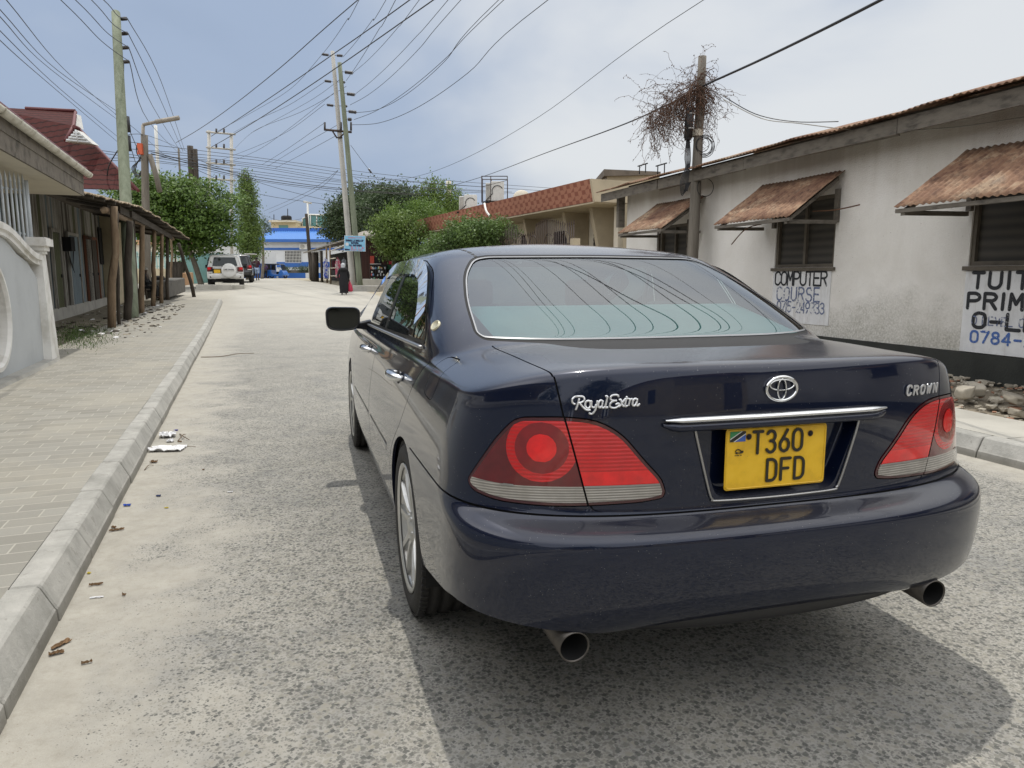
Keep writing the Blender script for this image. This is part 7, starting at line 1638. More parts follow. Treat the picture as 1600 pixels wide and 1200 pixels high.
for i in range(n+1):
    x = x0-.3+(x1-x0+.3)*i/n; w = .07*math.cos(i*math.pi*.5); rows.append([(x, Yd-.7, za-.0+w), (x, Yd+4.5, zrr+w)])
mb = MB(); mb.grid(rows, 0, True); mb.build('roof', M['bluetin'], bb_)
mb = MB(); mb.box(((x0+x1)/2, Yd-.72, za-.15), (x1-x0+.6, .08, .36)); mb.box(((x0+x1)/2, Yd+4.6, zrr+.15), (x1-x0+.8, .5, .5)); mb.box(((x0+x1)/2, Yd-.03, bp(0, 389).z), (x1-x0+.4, .1, .28)); mb.box(((x0+x1)/2, Yd-.04, bp(0, 413.5).z), (x1-x0, .06, .65)); mb.build('blue_bands', M['bluestripe'], bb_)
for pa, pb in ((428, 454), (475, 489)):
    mb = MB(); wxa, wxb = bp(pa, 0).x, bp(pb, 0).x; zq0, zq1 = bp(0, 410.5).z, bp(0, 392).z; mb.box(((wxa+wxb)/2, Yd-.02, (zq0+zq1)/2), (wxb-wxa, .08, zq1-zq0)); wn_ = mb.build('window', M['darkglass'], bb_)
    mb = MB()
    for k in range(12): x = wxa+(wxb-wxa)*k/11; mb.box((x, Yd-.08, (zq0+zq1)/2), (.05, .04, zq1-zq0))
    for k in range(5): mb.box(((wxa+wxb)/2, Yd-.08, zq0+(zq1-zq0)*k/4), (wxb-wxa, .04, .05))
    mb.build('window_grille', M['acwhite'], wn_)
mb = MB(); c = bp(475, 385.5); mb.box(c+Vector((0, -.2, 0)), (.95, .4, .7)); acb = mb.build('air_conditioner', M['acwhite']); tag(acb, 'small white air conditioner on the blue roofed building wall', 'air conditioner')
mb = MB(); mb.lathe([(.001, 0), (.24, 0), (.26, -.02), (.28, 0)], c+Vector((-.1, -.42, 0)), 'Y', 16); mb.build('fan_grille', M['concrete'], acb)
# side boundary wall (white, blue foot) left of it
mb = MB(); xa, xb = at(340, 0, 80).x, at(412, 0, 88).x; mb.hexa([(xa, 78, .5), (xb, 88, .5), (xb, 88.3, .5), (xa, 78.3, .5)], [(xa, 78, at(0, 391, 78).z), (xb, 88, at(0, 394, 88).z), (xb, 88.3, at(0, 394, 88).z), (xa, 78.3, at(0, 391, 78).z)]); bw = mb.build('boundary_wall', M['white2']); tag(bw, 'white boundary wall with blue foot behind the parked off-roaders', 'wall')
mb = MB(); mb.hexa([(xa, 77.95, .5), (xb, 87.95, .5), (xb, 88, .5), (xa, 78, .5)], [(xa, 77.95, at(0, 411, 78).z), (xb, 87.95, at(0, 412, 88).z), (xb, 88, at(0, 412, 88).z), (xa, 78, at(0, 411, 78).z)]); mb.build('blue_foot', M['bluestripe'], bw)
# striped low wall
Yw = 88; 
lw = empty('striped_kerb_wall'); tag(lw, 'low wall painted in blue and white blocks before the hedge', 'wall')
segs = [(404, 414, 0), (452, 459, 1), (459, 475, 0), (475, 488, 1), (488, 497, 0)]; segs = [(396, 405, 0), (405, 415, 0), (415, 440, 1), (440, 460, 1), (460, 475.5, 0), (475.5, 487, 1), (487, 500, 0), (500, 515, 1)]
for pa, pb, k in segs:
    xa, xb = at(pa, 0, Yw).x, at(pb, 0, Yw).x; mb = MB(); mb.hexa([(xa, Yw, .9), (xb-.003, Yw, .9), (xb-.003, Yw+.3, .9), (xa, Yw+.3, .9)], [(xa, Yw, at(0, 426.5, Yw).z), (xb-.003, Yw, at(0, 426.5, Yw).z), (xb-.003, Yw+.3, at(0, 426.5, Yw).z), (xa, Yw+.3, at(0, 426.5, Yw).z)]); mb.build('painted_block', M['bluestripe'] if k else M['white2'], lw)
# cream block with tank, green glazed block behind
cb_ = empty('cream_building'); tag(cb_, 'cream flat roofed building with black water tanks beyond the blue roof', 'building'); Yq = 130
def qp(px, py): return at(px, py, Yq)
def bx(e, nm, px0, px1, py0_, py1_, mat, d=8, oy=0): mb = MB(); a, b = qp(px0, py1_), qp(px1, py0_); mb.hexa([(a.x, Yq+oy, a.z), (b.x, Yq+oy, a.z), (b.x, Yq+oy+d, a.z), (a.x, Yq+oy+d, a.z)], [(a.x, Yq+oy, b.z), (b.x, Yq+oy, b.z), (b.x, Yq+oy+d, b.z), (a.x, Yq+oy+d, b.z)]); return mb.build(nm, mat, e)
bx(cb_, 'wall', 426, 463, 347, 400, M['cream']); bx(cb_, 'roof_edge', 422.5, 464, 344.5, 347.5, M['soffit'], 9, -1); bx(cb_, 'window', 436, 450, 352, 357.5, plain('teal_window', (.10, .22, .2), .2), .2, -.1); bx(cb_, 'wall', 461, 496, 353, 400, M['cream'], 8, 1)
for px in (439.5, 445): mb = MB(); c = qp(px, 344.5); h = 1.0; mb.lathe([(.001, 0), (.62, 0), (.62, h*.75), (.5, h*.9), (.2, h), (.001, h)], c+Vector((0, 2, .02)), 'Z', 14); o = mb.build('water_tank', M['gap']); tag(o, 'black water tank on the cream building, %s of two' % ('left' if px < 442 else 'right'), 'tank')
gb_ = empty('glazed_building'); tag(gb_, 'teal glazed building beside the cream one beyond the blue roof', 'building'); M['tealglass'] = mottled('teal_glass_wall', (.07, .19, .19), .3, .4, .3); mb = MB(); mb.prism([qp(465, 353)+Vector((0, 3, 0)), qp(510, 353)+Vector((0, 3, 0)), qp(510, 334)+Vector((0, 3, 0)), qp(477, 333)+Vector((0, 3, 0)), qp(465, 340)+Vector((0, 3, 0))], (0, 9, 0)); mb.build('glass_wall', M['tealglass'], gb_)
mb = MB(); mb.tube([qp(465, 353)+Vector((0, 2.9, 0)), qp(465, 340)+Vector((0, 2.9, 0)), qp(477, 333)+Vector((0, 2.9, 0)), qp(510, 334)+Vector((0, 2.9, 0))], .12, 4)
for px in (478, 488): mb.tube([qp(px, 353)+Vector((0, 2.9, 0)), qp(px, 334)+Vector((0, 2.9, 0))], .1, 4)
mb.build('mullions', M['acwhite'], gb_)
for px, py, lb in ((428, 335, 'thin antenna at the left end of the cream roof'), (449.5, 326, 'tall thin antenna by the water tanks')): mb = MB(); mb.tube([qp(px, 346), qp(px, py)], .07, 4); tag(mb.build('antenna', M['gap']), lb, 'antenna')
# teal sheet fence and low orange wall behind the off-roader, left
M['teal'] = mottled('teal_painted_fence', (.22, .42, .40), .2, 1.5, .7, sc=(4, 1, 1)); M['orange'] = mottled('orange_low_wall', (.50, .30, .17), .2, 2, .8)
tf = empty('teal_fence'); tag(tf, 'pale teal sheet fence left of the tree behind the shack', 'fence'); Yt = 49
mb = MB(); n = 90; A, B = at(290, 425, Yt-2), at(345, 425, Yt+3); rows = []
for i in range(n+1): p = A.lerp(B, i/n); o = .05*(i % 2); rows.append([(p.x, p.y+o, .6), (p.x, p.y+o, at(0, 396, p.y).z)])
mb.grid(rows, 0, False); mb.build('sheets', M['teal'], tf)
mb = MB()
for i in range(26): px = 186+i*4.2; mb.box(at(px, 408, Yt)+Vector((0, 0, 0)), (.09, .05, 1.25)); mb.box(at(px, 397, Yt), (.17, .05, .06)); mb.box(at(px, 401, Yt), (.17, .05, .05))
mb.tube([at(184, 403, Yt), at(292, 403, Yt)], .03, 4); mb.tube([at(184, 416, Yt), at(292, 416, Yt)], .03, 4); mb.build('picket_panel', plain('pale_teal_steel', (.34, .52, .50), .5), tf)
lo2 = low_block(290, 446, 330, 439, .75, .2, M['orange'], 'low_wall', 'low orange painted wall under the teal fence', 'wall'); 
mb = MB(); a, b = at(182, 440, Yt-.5), at(300, 440, Yt-.5); mb.hexa([(a.x, Yt-.5, .4), (b.x, Yt-.5, .4), (b.x, Yt-.2, .4), (a.x, Yt-.2, .4)], [(a.x, Yt-.5, at(0, 420, Yt).z), (b.x, Yt-.5, at(0, 420, Yt).z), (b.x, Yt-.2, at(0, 420, Yt).z), (a.x, Yt-.2, at(0, 420, Yt).z)]); o = mb.build('garden_wall', M['cream']); tag(o, 'cream wall under the teal picket fence seen between the verandah poles', 'wall')
hh = empty('far_house'); tag(hh, 'pale house with orange band seen between the verandah poles', 'house'); mb = MB(); a, b = at(150, 400, 56), at(262, 400, 56); mb.hexa([(a.x, 56, 0), (b.x, 56, 0), (b.x, 62, 0), (a.x, 62, 0)], [(a.x, 56, at(0, 377, 56).z), (b.x, 56, at(0, 377, 56).z), (b.x, 62, at(0, 377, 56).z), (a.x, 62, at(0, 377, 56).z)]); mb.build('wall', M['palewall'], hh)
mb = MB(); mb.hexa([(a.x, 55.8, at(0, 382, 56).z), (b.x, 55.8, at(0, 382, 56).z), (b.x, 62, at(0, 382, 56).z), (a.x, 62, at(0, 382, 56).z)], [(a.x, 55.8, at(0, 375, 56).z), (b.x, 55.8, at(0, 375, 56).z), (b.x, 62, at(0, 375, 56).z), (a.x, 62, at(0, 375, 56).z)]); mb.build('orange_band', M['orange'], hh)
bh = empty('grey_house'); tag(bh, 'pale grey building behind the trees left of the tall column tree', 'building'); mb = MB(); a, b = at(296, 400, 100), at(380, 400, 100); mb.hexa([(a.x, 100, 0), (b.x, 100, 0), (b.x, 106, 0), (a.x, 106, 0)], [(a.x, 100, at(0, 384, 100).z), (b.x, 100, at(0, 384, 100).z), (b.x, 106, at(0, 384, 100).z), (a.x, 106, at(0, 384, 100).z)]); mb.build('wall', M['greyp'], bh)
# ================================================================== trees
def leafmat(name, c, c2, trans=.25):
    nt = NT(name); v = nt.coord('Object'); f = nt.noise(v, 1.3, 3, .6); g = nt.noise(v, 9, 2, .5)
    col = nt.ramp(nt.math('MULTIPLY_ADD', g, .5, nt.math('MULTIPLY', f, .5)), [(.35, c2), (.62, c)])
    tl = nt.n('ShaderNodeBsdfTranslucent'); nt.l(col, tl.inputs['Color']); ms = nt.t.nodes.new('ShaderNodeMixShader'); ms.inputs[0].default_value = trans
    nt.set(Base_Color=col, Roughness=.55); nt.l(nt.b.outputs[0], ms.inputs[1]); nt.l(tl.outputs[0], ms.inputs[2]); nt.l(ms.outputs[0], nt.o.inputs['Surface']); return nt.m
M['leafA'] = leafmat('almond_tree_leaf', (.13, .215, .035), (.05, .10, .018)); M['leafB'] = leafmat('dark_tree_leaf', (.075, .115, .045), (.03, .052, .022)); M['leafC'] = leafmat('bright_tree_leaf', (.165, .24, .05), (.065, .115, .024)); M['leafD'] = leafmat('bush_leaf', (.14, .22, .055), (.05, .095, .024))
M['bark'] = mottled('tree_bark', (.16, .14, .11), .4, 6, .95, .5)
def crown(name, blobs, n, leaf, mat, parent, seed, flat=0, flop=.0, sparse=.0, aspect=2.0, jitter=.25, clump=14):
    "leaf-sized faces in clumps spread through the volume of several blobs (x, y, z, rx, ry, rz)"
    rs = np.random.RandomState(seed); B = np.array(blobs, float); vol = B[:, 3]*B[:, 4]*B[:, 5]; vol = vol**.75; pr = vol/vol.sum(); nc = n//clump
    which = rs.choice(len(B), nc, p=pr); d = rs.normal(size=(nc, 3)); d /= np.linalg.norm(d, axis=1, keepdims=True); r = rs.uniform(.35, 1.05, nc)**.55
    C = B[which, :3]+d*r[:, None]*B[which, 3:6]
    # gaps: clumps missing where a smooth noise is low
    keep = np.array([pnoise(Vector((c[0]*.9+seed, c[1]*.9, c[2]*1.3))) > -.30+sparse for c in C]); C = C[keep]; nc = len(C); C += rs.normal(size=C.shape)*leaf*1.2*(rs.rand(nc, 1) < .3)
    cr_ = rs.uniform(.5, 1.3, nc)*leaf*2.6
    P = np.repeat(C, clump, 0); off = rs.normal(size=P.shape)*np.repeat(cr_, clump)[:, None]*.55; off[:, 2] *= (.35 if flat else .8); P = P+off; m = len(P)
    a = rs.normal(size=(m, 3)); a[:, 2] -= flop; a /= np.linalg.norm(a, axis=1, keepdims=True)
    u = rs.normal(size=(m, 3)); 
    if flat: u = np.array([0, -.5, 1.0])+u*.75
    b = np.cross(a, u); b /= np.linalg.norm(b, axis=1, keepdims=True)+1e-9
    if flat: a = np.cross(u/np.linalg.norm(u, axis=1, keepdims=True), b)
    L = leaf*rs.uniform(.6, 1.3, m)[:, None]; W = L/aspect
    V = np.stack([P-a*L*.5, P+b*W*.5+a*L*.05, P+a*L*.5, P-b*W*.5+a*L*.05], 1).reshape(-1, 3)
    F = np.arange(m*4).reshape(-1, 4); me = bpy.data.meshes.new(name); me.from_pydata(V.tolist(), [], F.tolist()); me.materials.append(mat); o = bpy.data.objects.new(name, me); COL.objects.link(o); o.parent = parent; return o
def tree(px, Y, gy, label, blobs, n, leaf, mat, seed, trunk=(.16, .10), top=None, cat='tree', limbs=6, name='broadleaf_tree', **k):
    "blobs in picture-derived places: (px, py, dY, rx, ry, rz) turned into metres at distance Y"
    e = empty(name); tag(e, label, cat); B = []
    for (bx, by, dy, rx, ry, rz) in blobs: p = at(bx, by, Y+dy); B.append((p.x, p.y, p.z, rx, ry, rz))
    crown('crown', B, n, leaf, mat, e, seed, **k)
    base = at(px, gy, Y); base.z = T(Y)-.1; c = Vector(B[0][:3]); mb = MB(); rr = random.Random(seed)
    hub = base.lerp(Vector((c.x, c.y, c.z-B[0][5]*.6)), .85)
    mb.tube(catmull([base, base.lerp(hub, .5)+Vector((.1, 0, 0)), hub], 4), [trunk[0]+(trunk[1]-trunk[0])*i/8 for i in range(9)], 9)
    for i in range(limbs):
        b = B[i % len(B)]; t = Vector((b[0]+rr.uniform(-.6, .6)*b[3], b[1]+rr.uniform(-.5, .5)*b[4], b[2]+rr.uniform(-.2, .5)*b[5])); mb.tube(catmull([hub, hub.lerp(t, .5)+Vector((0, 0, -.15*b[5])), t], 4), [trunk[1]*(.6-.5*j/8) for j in range(9)], 6)
    mb.build('trunk', M['bark'], e); return e
tree(316, 42, 440, 'wide flat topped tree with layered leaves beside the shack end', [(276, 325, 0, 3.2, 2.6, 1.3), (208, 305, 0, 1.6, 1.6, .7), (205, 335, 0, 1.4, 1.5, .9), (248, 300, -.5, 2.6, 2.4, .9), (306, 315, .3, 2.7, 2.4, 1.0), (271, 355, -.3, 3.2, 2.3, .9), (316, 365, .5, 2.3, 2.2, .8), (226, 340, -1, 1.9, 2.0, 1.3), (291, 385, 0, 1.9, 1.8, .55), (286, 287, 0, 2.1, 1.6, .45), (331, 345, .6, 1.3, 1.4, .8), (208, 290, -1, 1.0, 1.2, .5)], 46000, .20, M['leafA'], 1, (.17, .12), flat=1, sparse=.07, clump=14, limbs=12)
tree(386, 62, 430, 'tall narrow column shaped evergreen tree beside the blue building', [(385, 302, 0, .60, .6, 1.7), (388, 335, 0, .82, .8, 2.6), (390, 370, 0, .92, .9, 2.2), (384, 288, 0, .38, .38, 1.0), (391, 385, 0, .88, .8, 1.6)], 17000, .16, M['leafC'], 2, (.15, .1), flop=1.6, sparse=-.2, name='column_tree')
tree(409, 75, 430, 'small dark tree top just right of the column tree', [(410, 352, 0, .7, .7, .9), (411, 360, 0, .8, .8, 1.2)], 1500, .16, M['leafB'], 3)
# group behind the stalls and the parapet house
tree(575, 66, 430, 'grey green tree at the left of the wooded group', [(532, 352, 0, 1.6, 2, 1.5), (549, 338, 0, 2.2, 2.4, 2.1), (570, 320, 0, 2.4, 2.2, 1.7), (515, 362, 0, .8, 1.2, .6), (555, 352, 0, 2.6, 2, 2)], 17000, .24, M['leafB'], 4, sparse=-.12)
tree(605, 62, 430, 'dark rounded tree in the middle of the wooded group', [(622, 318, 0, 1.9, 2, 1.7), (600, 325, 0, 2.2, 2.2, 1.6), (645, 325, 0, 1.6, 1.6, 1.6), (625, 345, 0, 2.8, 2.2, 1.8), (590, 345, 0, 1.8, 2, 2)], 17000, .24, M['leafB'], 5, sparse=-.12)
tree(585, 74, 430, 'tall grey crown behind the green pole', [(600, 308, 0, 2.0, 2, 1.2), (580, 318, 0, 2.4, 2, 1.7), (568, 335, 0, 2.2, 2, 2)], 7000, .24, M['leafB'], 15, sparse=0)
tree(690, 56, 430, 'bright green tree with upright pointed shoots at the right of the group', [(662, 310, 0, .45, .5, 1.3), (672, 300, 0, .4, .5, 1.1), (684, 300, 0, .6, .7, 1.3), (700, 308, 0, .8, .8, 1.0), (712, 318, 0, .7, .8, .9), (680, 325, 0, 1.6, 1.5, 1.2), (700, 335, 0, 1.4, 1.4, 1.1)], 9000, .18, M['leafC'], 6, flop=.9, sparse=-.05)
tree(650, 50, 430, 'leafy mid green crown in front of the dark trees', [(640, 335, 0, 1.6, 1.5, .8), (660, 332, 0, 1.5, 1.4, .7), (615, 350, 0, 1.0, 1.2, .8), (625, 345, 0, 1.4, 1.2, .9)], 8000, .17, M['leafA'], 7, sparse=-.05)
tree(612, 42.4, 440, 'glossy bright green tree hanging over the kiosk', [(613, 358, 0, 1.0, 1.2, .65), (606, 372, -.5, .85, 1.0, .55), (628, 347, 0, 1.0, 1.1, .5), (605, 387, -.5, .55, .7, .35), (625, 378, 0, .9, 1.0, .7), (592, 350, 0, .45, .6, .5), (644, 362, .2, .9, 1, .7)], 13000, .15, M['leafC'], 8, sparse=-.08, flop=.4)
tree(604, 42.6, 440, 'dark leaves beneath the bright tree over the kiosk', [(630, 392, 0, .85, 1.0, .45), (616, 394, 0, .6, .8, .35), (646, 388, 0, .9, .9, .5)], 5000, .15, M['leafD'], 9, sparse=-.1)
tree(740, 30, 470, 'spreading bush with long sprays before the patterned parapet', [(735, 370, 0, .95, 1.2, .45), (700, 378, 0, .8, 1.0, .32), (770, 360, 0, .85, 1.1, .42), (745, 352, 0, .7, .9, .32), (680, 392, 0, .7, .8, .25), (715, 362, 0, .7, .7, .3), (795, 362, 0, .35, .6, .25), (760, 385, 0, .9, 1, .5), (655, 398, 0, .45, .5, .18), (708, 345, 0, .25, .4, .1), (730, 400, 0, 1.2, 1, .6)], 17000, .115, M['leafD'], 10, (.08, .05), sparse=-.05, flop=.2, cat='bush', name='spreading_bush')
tree(716, 60, 400, 'small bright tree behind the left condenser unit', [(722, 330, 0, 1.2, 1.2, 1.1), (735, 345, 0, 1.2, 1.2, 1.0)], 3500, .17, M['leafC'], 11)
# hedge behind the striped wall
he = empty('clipped_hedge'); tag(he, 'dark green hedge behind the blue and white striped low wall', 'hedge'); Bh = []
for px in range(446, 492, 4): p = at(px, 421.5, 89.5); Bh.append((p.x, p.y, p.z, .45, .4, .42))
for px in (398, 404): p = at(px, 421.5, 90); Bh.append((p.x, p.y, p.z, .4, .4, .42))
crown('leaves', Bh, 5000, .12, M['leafB'], he, 12); mb = MB(); a, b = at(444, 424, 89.5), at(492, 424, 89.5); mb.box(((a.x+b.x)/2, 89.5, a.z-.1), (b.x-a.x, .3, .5)); mb.build('stems', M['bark'], he)
# plants by the tree at the left kerb
for i, (px, py, lb) in enumerate([(307, 437, 'grassy tuft at the foot of the flat topped tree')]):
    e = empty('grass_tuft'); tag(e, lb, 'plant'); p = gnd(px, py+4); crown('blades', [(p.x, p.y, p.z+.15, .3, .3, .15)], 600, .12, M['leafC'], e, 33); mb = MB(); mb.tube([p, p+Vector((0, 0, .15))], .02, 5); mb.build('stem', M['bark'], e)
# the street behind the photographer, which the boot lid and bumper mirror
def backhouse(x0, x1, y0, y1, h, lb, wm, rm):
    e = empty('roadside_house'); tag(e, lb, 'house'); mb = MB(); mb.box(((x0+x1)/2, (y0+y1)/2, h/2), (x1-x0, y1-y0, h)); mb.build('wall', wm, e); mb = MB(); c = (x0+x1)/2
    mb.prism([(x0-.5, y0-.4, h), (x1+.5, y0-.4, h), (c, y0-.4, h+1.5)], (0, y1-y0+.8, 0)); mb.build('roof', rm, e)
    for k in range(3): mb = MB(); y = y0+(y1-y0)*(k+.5)/3; mb.box((x0 if x0 > 0 else x1, y, 1.7), (.1, 1.0, 1.1)); mb.build('window', M['darkglass'], e)
    mb = MB(); mb.box(((x0+x1)/2, y1+.02, 1.1), (1.0, .06, 2.2)); mb.build('door', M['oldwood'], e)
backhouse(7.5, 15, -24, -8, 3.4, 'cream house behind the photographer on the right of the road', M['cream'], M['rustsheet']); backhouse(-9, -1.5, -34, -22, 3.6, 'grey house behind the photographer closing the road', M['greyp'], M['tin']); backhouse(0, 9, -46, -36, 4.5, 'tan house behind the photographer at the far bend', M['tan'], M['tin'])
def backtree(x, y, r, n, seed, lb):
    e = empty('broadleaf_tree'); tag(e, lb, 'tree'); crown('crown', [(x, y, r+2.6, r, r, r*.8), (x+r*.5, y, r+3.4, r*.7, r*.7, r*.6), (x-r*.6, y, r+2.2, r*.7, r*.7, r*.6)], n, .26, M['leafB'], e, seed, sparse=-.1); mb = MB(); mb.tube([(x, y, -.1), (x, y, r+2)], .2, 8); mb.build('trunk', M['bark'], e)
backtree(3.5, -19, 2.3, 5000, 51, 'dense tree behind the photographer on the right'); backtree(-7, -18, 2.6, 5000, 52, 'dense tree behind the photographer on the left'); backtree(-1, -40, 3.2, 5000, 53, 'large tree behind the photographer at the road bend'); backtree(8.5, -29, 2.8, 4000, 54, 'tree behind the photographer beside the cream house')
# ================================================================== vehicles far off
def carpaint(name, c, rough=.3): nt = NT(name); v = nt.coord('Object'); f = nt.noise(v, 6, 4); return nt.set(Base_Color=nt.ramp(f, [(.3, tuple(x*.92 for x in c)), (.7, c)]), Roughness=rough, Coat_Weight=.8, Coat_Roughness=.05)
M['suvwhite'] = carpaint('white_vehicle_paint', (.68, .68, .66)); M['suvblack'] = carpaint('black_vehicle_paint', (.012, .012, .014)); M['wglass'] = plain('vehicle_glass', (.03, .035, .035), .05, .4)
def offroader(loc, rz, paint, label, spare=True, roofbox=False):
    e = empty('parked_offroader', loc, rz); tag(e, label, 'car')
    # rear axle at y=0; stations along y: (y, half width low, half width belt, half width roof, z sill, z belt, z roof)
    mb = MB(); rows = []
    def section(y, wl, wb, wr, z0, zb, zr): return [Vector((sx*w, y, z)) for sx, w, z in ((-1, wl*.55, z0), (-1, wl*.97, z0+.02), (-1, wl, z0+.12), (-1, wb+.01, (z0+zb)/2), (-1, wb, zb-.06), (-1, wb-.05, zb), (-1, wr+.035, zr-.16), (-1, wr, zr-.06), (-1, wr-.10, zr-.01), (0, 0, zr+.015), (1, wr-.10, zr-.01), (1, wr, zr-.06), (1, wr+.035, zr-.16), (1, wb-.05, zb), (1, wb, zb-.06), (1, wb+.01, (z0+zb)/2), (1, wl, z0+.12), (1, wl*.97, z0+.02), (1, wl*.55, z0))]
    S = [(-1.06, .82, .84, .66, .52, 1.16, 1.80), (-1.10, .90, .90, .70, .50, 1.17, 1.78), (-1.06, .955, .95, .74, .48, 1.18, 1.83), (-.95, .97, .965, .77, .47, 1.19, 1.86), (-.4, .97, .97, .78, .45, 1.19, 1.88), (1.2, .97, .97, .78, .45, 1.17, 1.89), (1.9, .97, .97, .76, .45, 1.15, 1.85), (2.35, .97, .96, .72, .45, 1.13, 1.60), (2.75, .97, .95, .80, .45, 1.10, 1.18), (3.5, .95, .92, .74, .47, 1.02, 1.08), (3.75, .88, .84, .62, .52, .92, .98)]
    for a in S: rows.append(section(*a))
    # the tailgate leans: shear the glass part forward with height
    for r in rows[:4]:
        for p in r: p.y += max(0, p.z-1.15)*.32
    mb.grid(rows, 0, True); mb.add(rows[0], [tuple(range(19))]); mb.add(rows[-1], [tuple(range(18, -1, -1))]); mb.build('body', paint, e, .012)
    q = lambda x, z, off=0: Vector((x, -1.105+max(0, z-1.15)*.32-off, z))
    mb = MB(); mb.prism([q(-.66, 1.22), q(.66, 1.22), q(.55, 1.70), q(-.55, 1.70)], (0, -.02, 0)); mb.build('rear_window', M['wglass'], e)
    for sx in (-1, 1):
        mb = MB(); mb.prism([(sx*.955, -.75, 1.22), (sx*.955, 2.1, 1.20), (sx*.83, 1.65, 1.70), (sx*.835, -.5, 1.72)], (sx*.02, 0, 0)); mb.build('side_window', M['wglass'], e)
        mb = MB(); mb.box((sx*.80, -1.09, 1.03), (.30, .07, .27)); lp_ = mb.build('tail_lamp', M['lampdark'], e, .015); mb = MB(); mb.box((sx*.84, -1.125, 1.07), (.16, .02, .12)); mb.build('bulb', M['lampbright'], lp_)
        mb = MB(); mb.box((sx*.80, -1.12, .86), (.26, .03, .06)); mb.build('lamp_strip', M['acwhite'], e)
        mb = MB(); mb.box((sx*.72, -1.13, .60), (.20, .03, .08)); mb.build('reflector', M['gap'], e)
        mb = MB(); mb.box((sx*1.06, 1.95, 1.22), (.20, .12, .20)); mb.build('mirror', M['gap'] if paint is M['suvwhite'] else paint, e, .03)
        for wy in (0, 2.85):
            w = empty('wheel', (sx*.84, wy, .39)); w.parent = e; mb = MB(); mb.lathe([(.22, -.13), (.37, -.135), (.39, -.10), (.39, .10), (.37, .135), (.22, .13)], (0, 0, 0), 'X', 26); mb.build('tyre', M['tyre'], w); mb = MB(); mb.lathe([(.001, sx*.10), (.10, sx*.11), (.20, sx*.09), (.225, sx*.12)], (0, 0, 0), 'X', 20); mb.build('rim', M['alloy'], w)
    mb = MB(); rows = []
    for z, y, w in ((.50, -1.13, .88), (.58, -1.20, .94), (.72, -1.21, .96), (.80, -1.17, .965), (.82, -1.08, .965)): rows.append([(w*t, y+.16*abs(t)**5, z) for t in np.linspace(-1, 1, 21)])
    mb.grid(rows, 0, True); mb.build('rear_bumper', paint, e)
    mb = MB(); mb.box((-.40, -1.115, .93), (.78, .03, .25)); pg = mb.build('plate_panel', M['gap'], e); mb = MB(); mb.box((-.42, -1.14, .915), (.34, .02, .19)); mb.build('number_plate', M['yellow'], pg)
    if spare:
        c = Vector((.20, -1.12, .96)); sp_ = empty('spare_wheel_cover'); sp_.parent = e; mb = MB(); mb.lathe([(.405, .0), (.405, -.20), (.385, -.245), (.30, -.265), (.001, -.275)], c, 'Y', 40); mb.build('cover', paint, sp_)
        mb = MB(); lettering(mb, 'LAND CRUISER', c+Vector((-.27, -.279, .03)), (1, 0, 0), (0, 0, 1), .05, .034, .013, .006, (0, -1, 0), 3); mb.build('cover_lettering', M['gap'], sp_)
        mb = MB(); mb.box(c+Vector((.0, -.277, -.02)), (.56, .004, .03)); mb.build('cover_stripe', M['concrete'], sp_)
    mb = MB(); mb.box((0, 1.1, .42), (1.5, 4.2, .2)); mb.box((.0, -1.0, .47), (.5, .3, .1)); mb.build('chassis', M['under'], e); return e
pS = gnd(352, 446.5); pS.z += 0
offroader(Vector((at(341, 446, 41.6).x, 42.8, T(42.5)+.0)), R(20), M['suvwhite'], 'white off-roader with round spare wheel cover on its back door')
offroader(Vector((at(360, 440, 49).x, 50.4, T(50))), R(18), M['suvblack'], 'black off-roader parked ahead of the white one', False)
# three-wheeler
def threewheeler(loc, rz):
    e = empty('three_wheeler', loc, rz); tag(e, 'blue three wheeled taxi with dark canopy crossing the junction', 'auto rickshaw'); M['twblue'] = carpaint('blue_vehicle_paint', (.02, .12, .42))
    mb = MB(); P = [(-1.15, .32), (-1.2, .75), (-1.05, .95), (-.3, .98), (-.2, .55), (.55, .42), (.75, .95), (.95, 1.0), (1.15, .75), (1.3, .5), (1.35, .35), (.9, .28), (-.2, .26)]
    mb.prism([(a, -.62, b) for a, b in P], (0, 1.24, 0)); mb.build('body', M['twblue'], e, .04)
    mb = MB(); P = [(-1.12, .98), (-1.0, 1.55), (-.8, 1.68), (.6, 1.70), (.78, 1.62), (.82, 1.55), (-.75, 1.55), (-.85, 1.45), (-.9, .98)]; mb.prism([(a, -.60, b) for a, b in P], (0, 1.2, 0)); mb.build('canopy', M['suvblack'], e, .03)
    mb = MB(); mb.prism([(-.9, -.58, 1.0), (-.78, -.58, 1.5), (-.3, -.58, 1.54), (-.3, -.58, .98)], (0, 1.16, 0)); mb.build('side_cover', M['gap'], e)
    mb = MB()
    for y in (-.57, .57): mb.tube([(.8, y, 1.62), (1.02, y, .95)], .025, 5); mb.tube([(-.28, y, .9), (-.28, y, 1.58)], .02, 5)
    mb.build('frame', M['twblue'], e); mb = MB(); mb.prism([(.82, -.55, 1.56), (1.04, -.55, .98), (1.04, .55, .98), (.82, .55, 1.56)], (.02, 0, .01)); mb.build('windscreen', M['wglass'], e)
    mb = MB(); mb.box((-.55, 0, .75), (.5, 1.0, .35)); mb.box((.35, 0, .65), (.35, .5, .3)); mb.build('seat', M['gap'], e)
    for x, y in ((-.75, -.55), (-.75, .55), (1.15, 0)): mb = MB(); mb.lathe([(.10, -.06), (.22, -.06), (.235, 0), (.22, .06), (.10, .06), (.09, 0), (.10, -.06)], (x, y, .235), 'Y', 20); mb.build('wheel', M['tyre'], e)
    mb = MB(); mb.box((1.15, 0, .42), (.34, .24, .08)); mb.build('mudguard', M['twblue'], e); return e
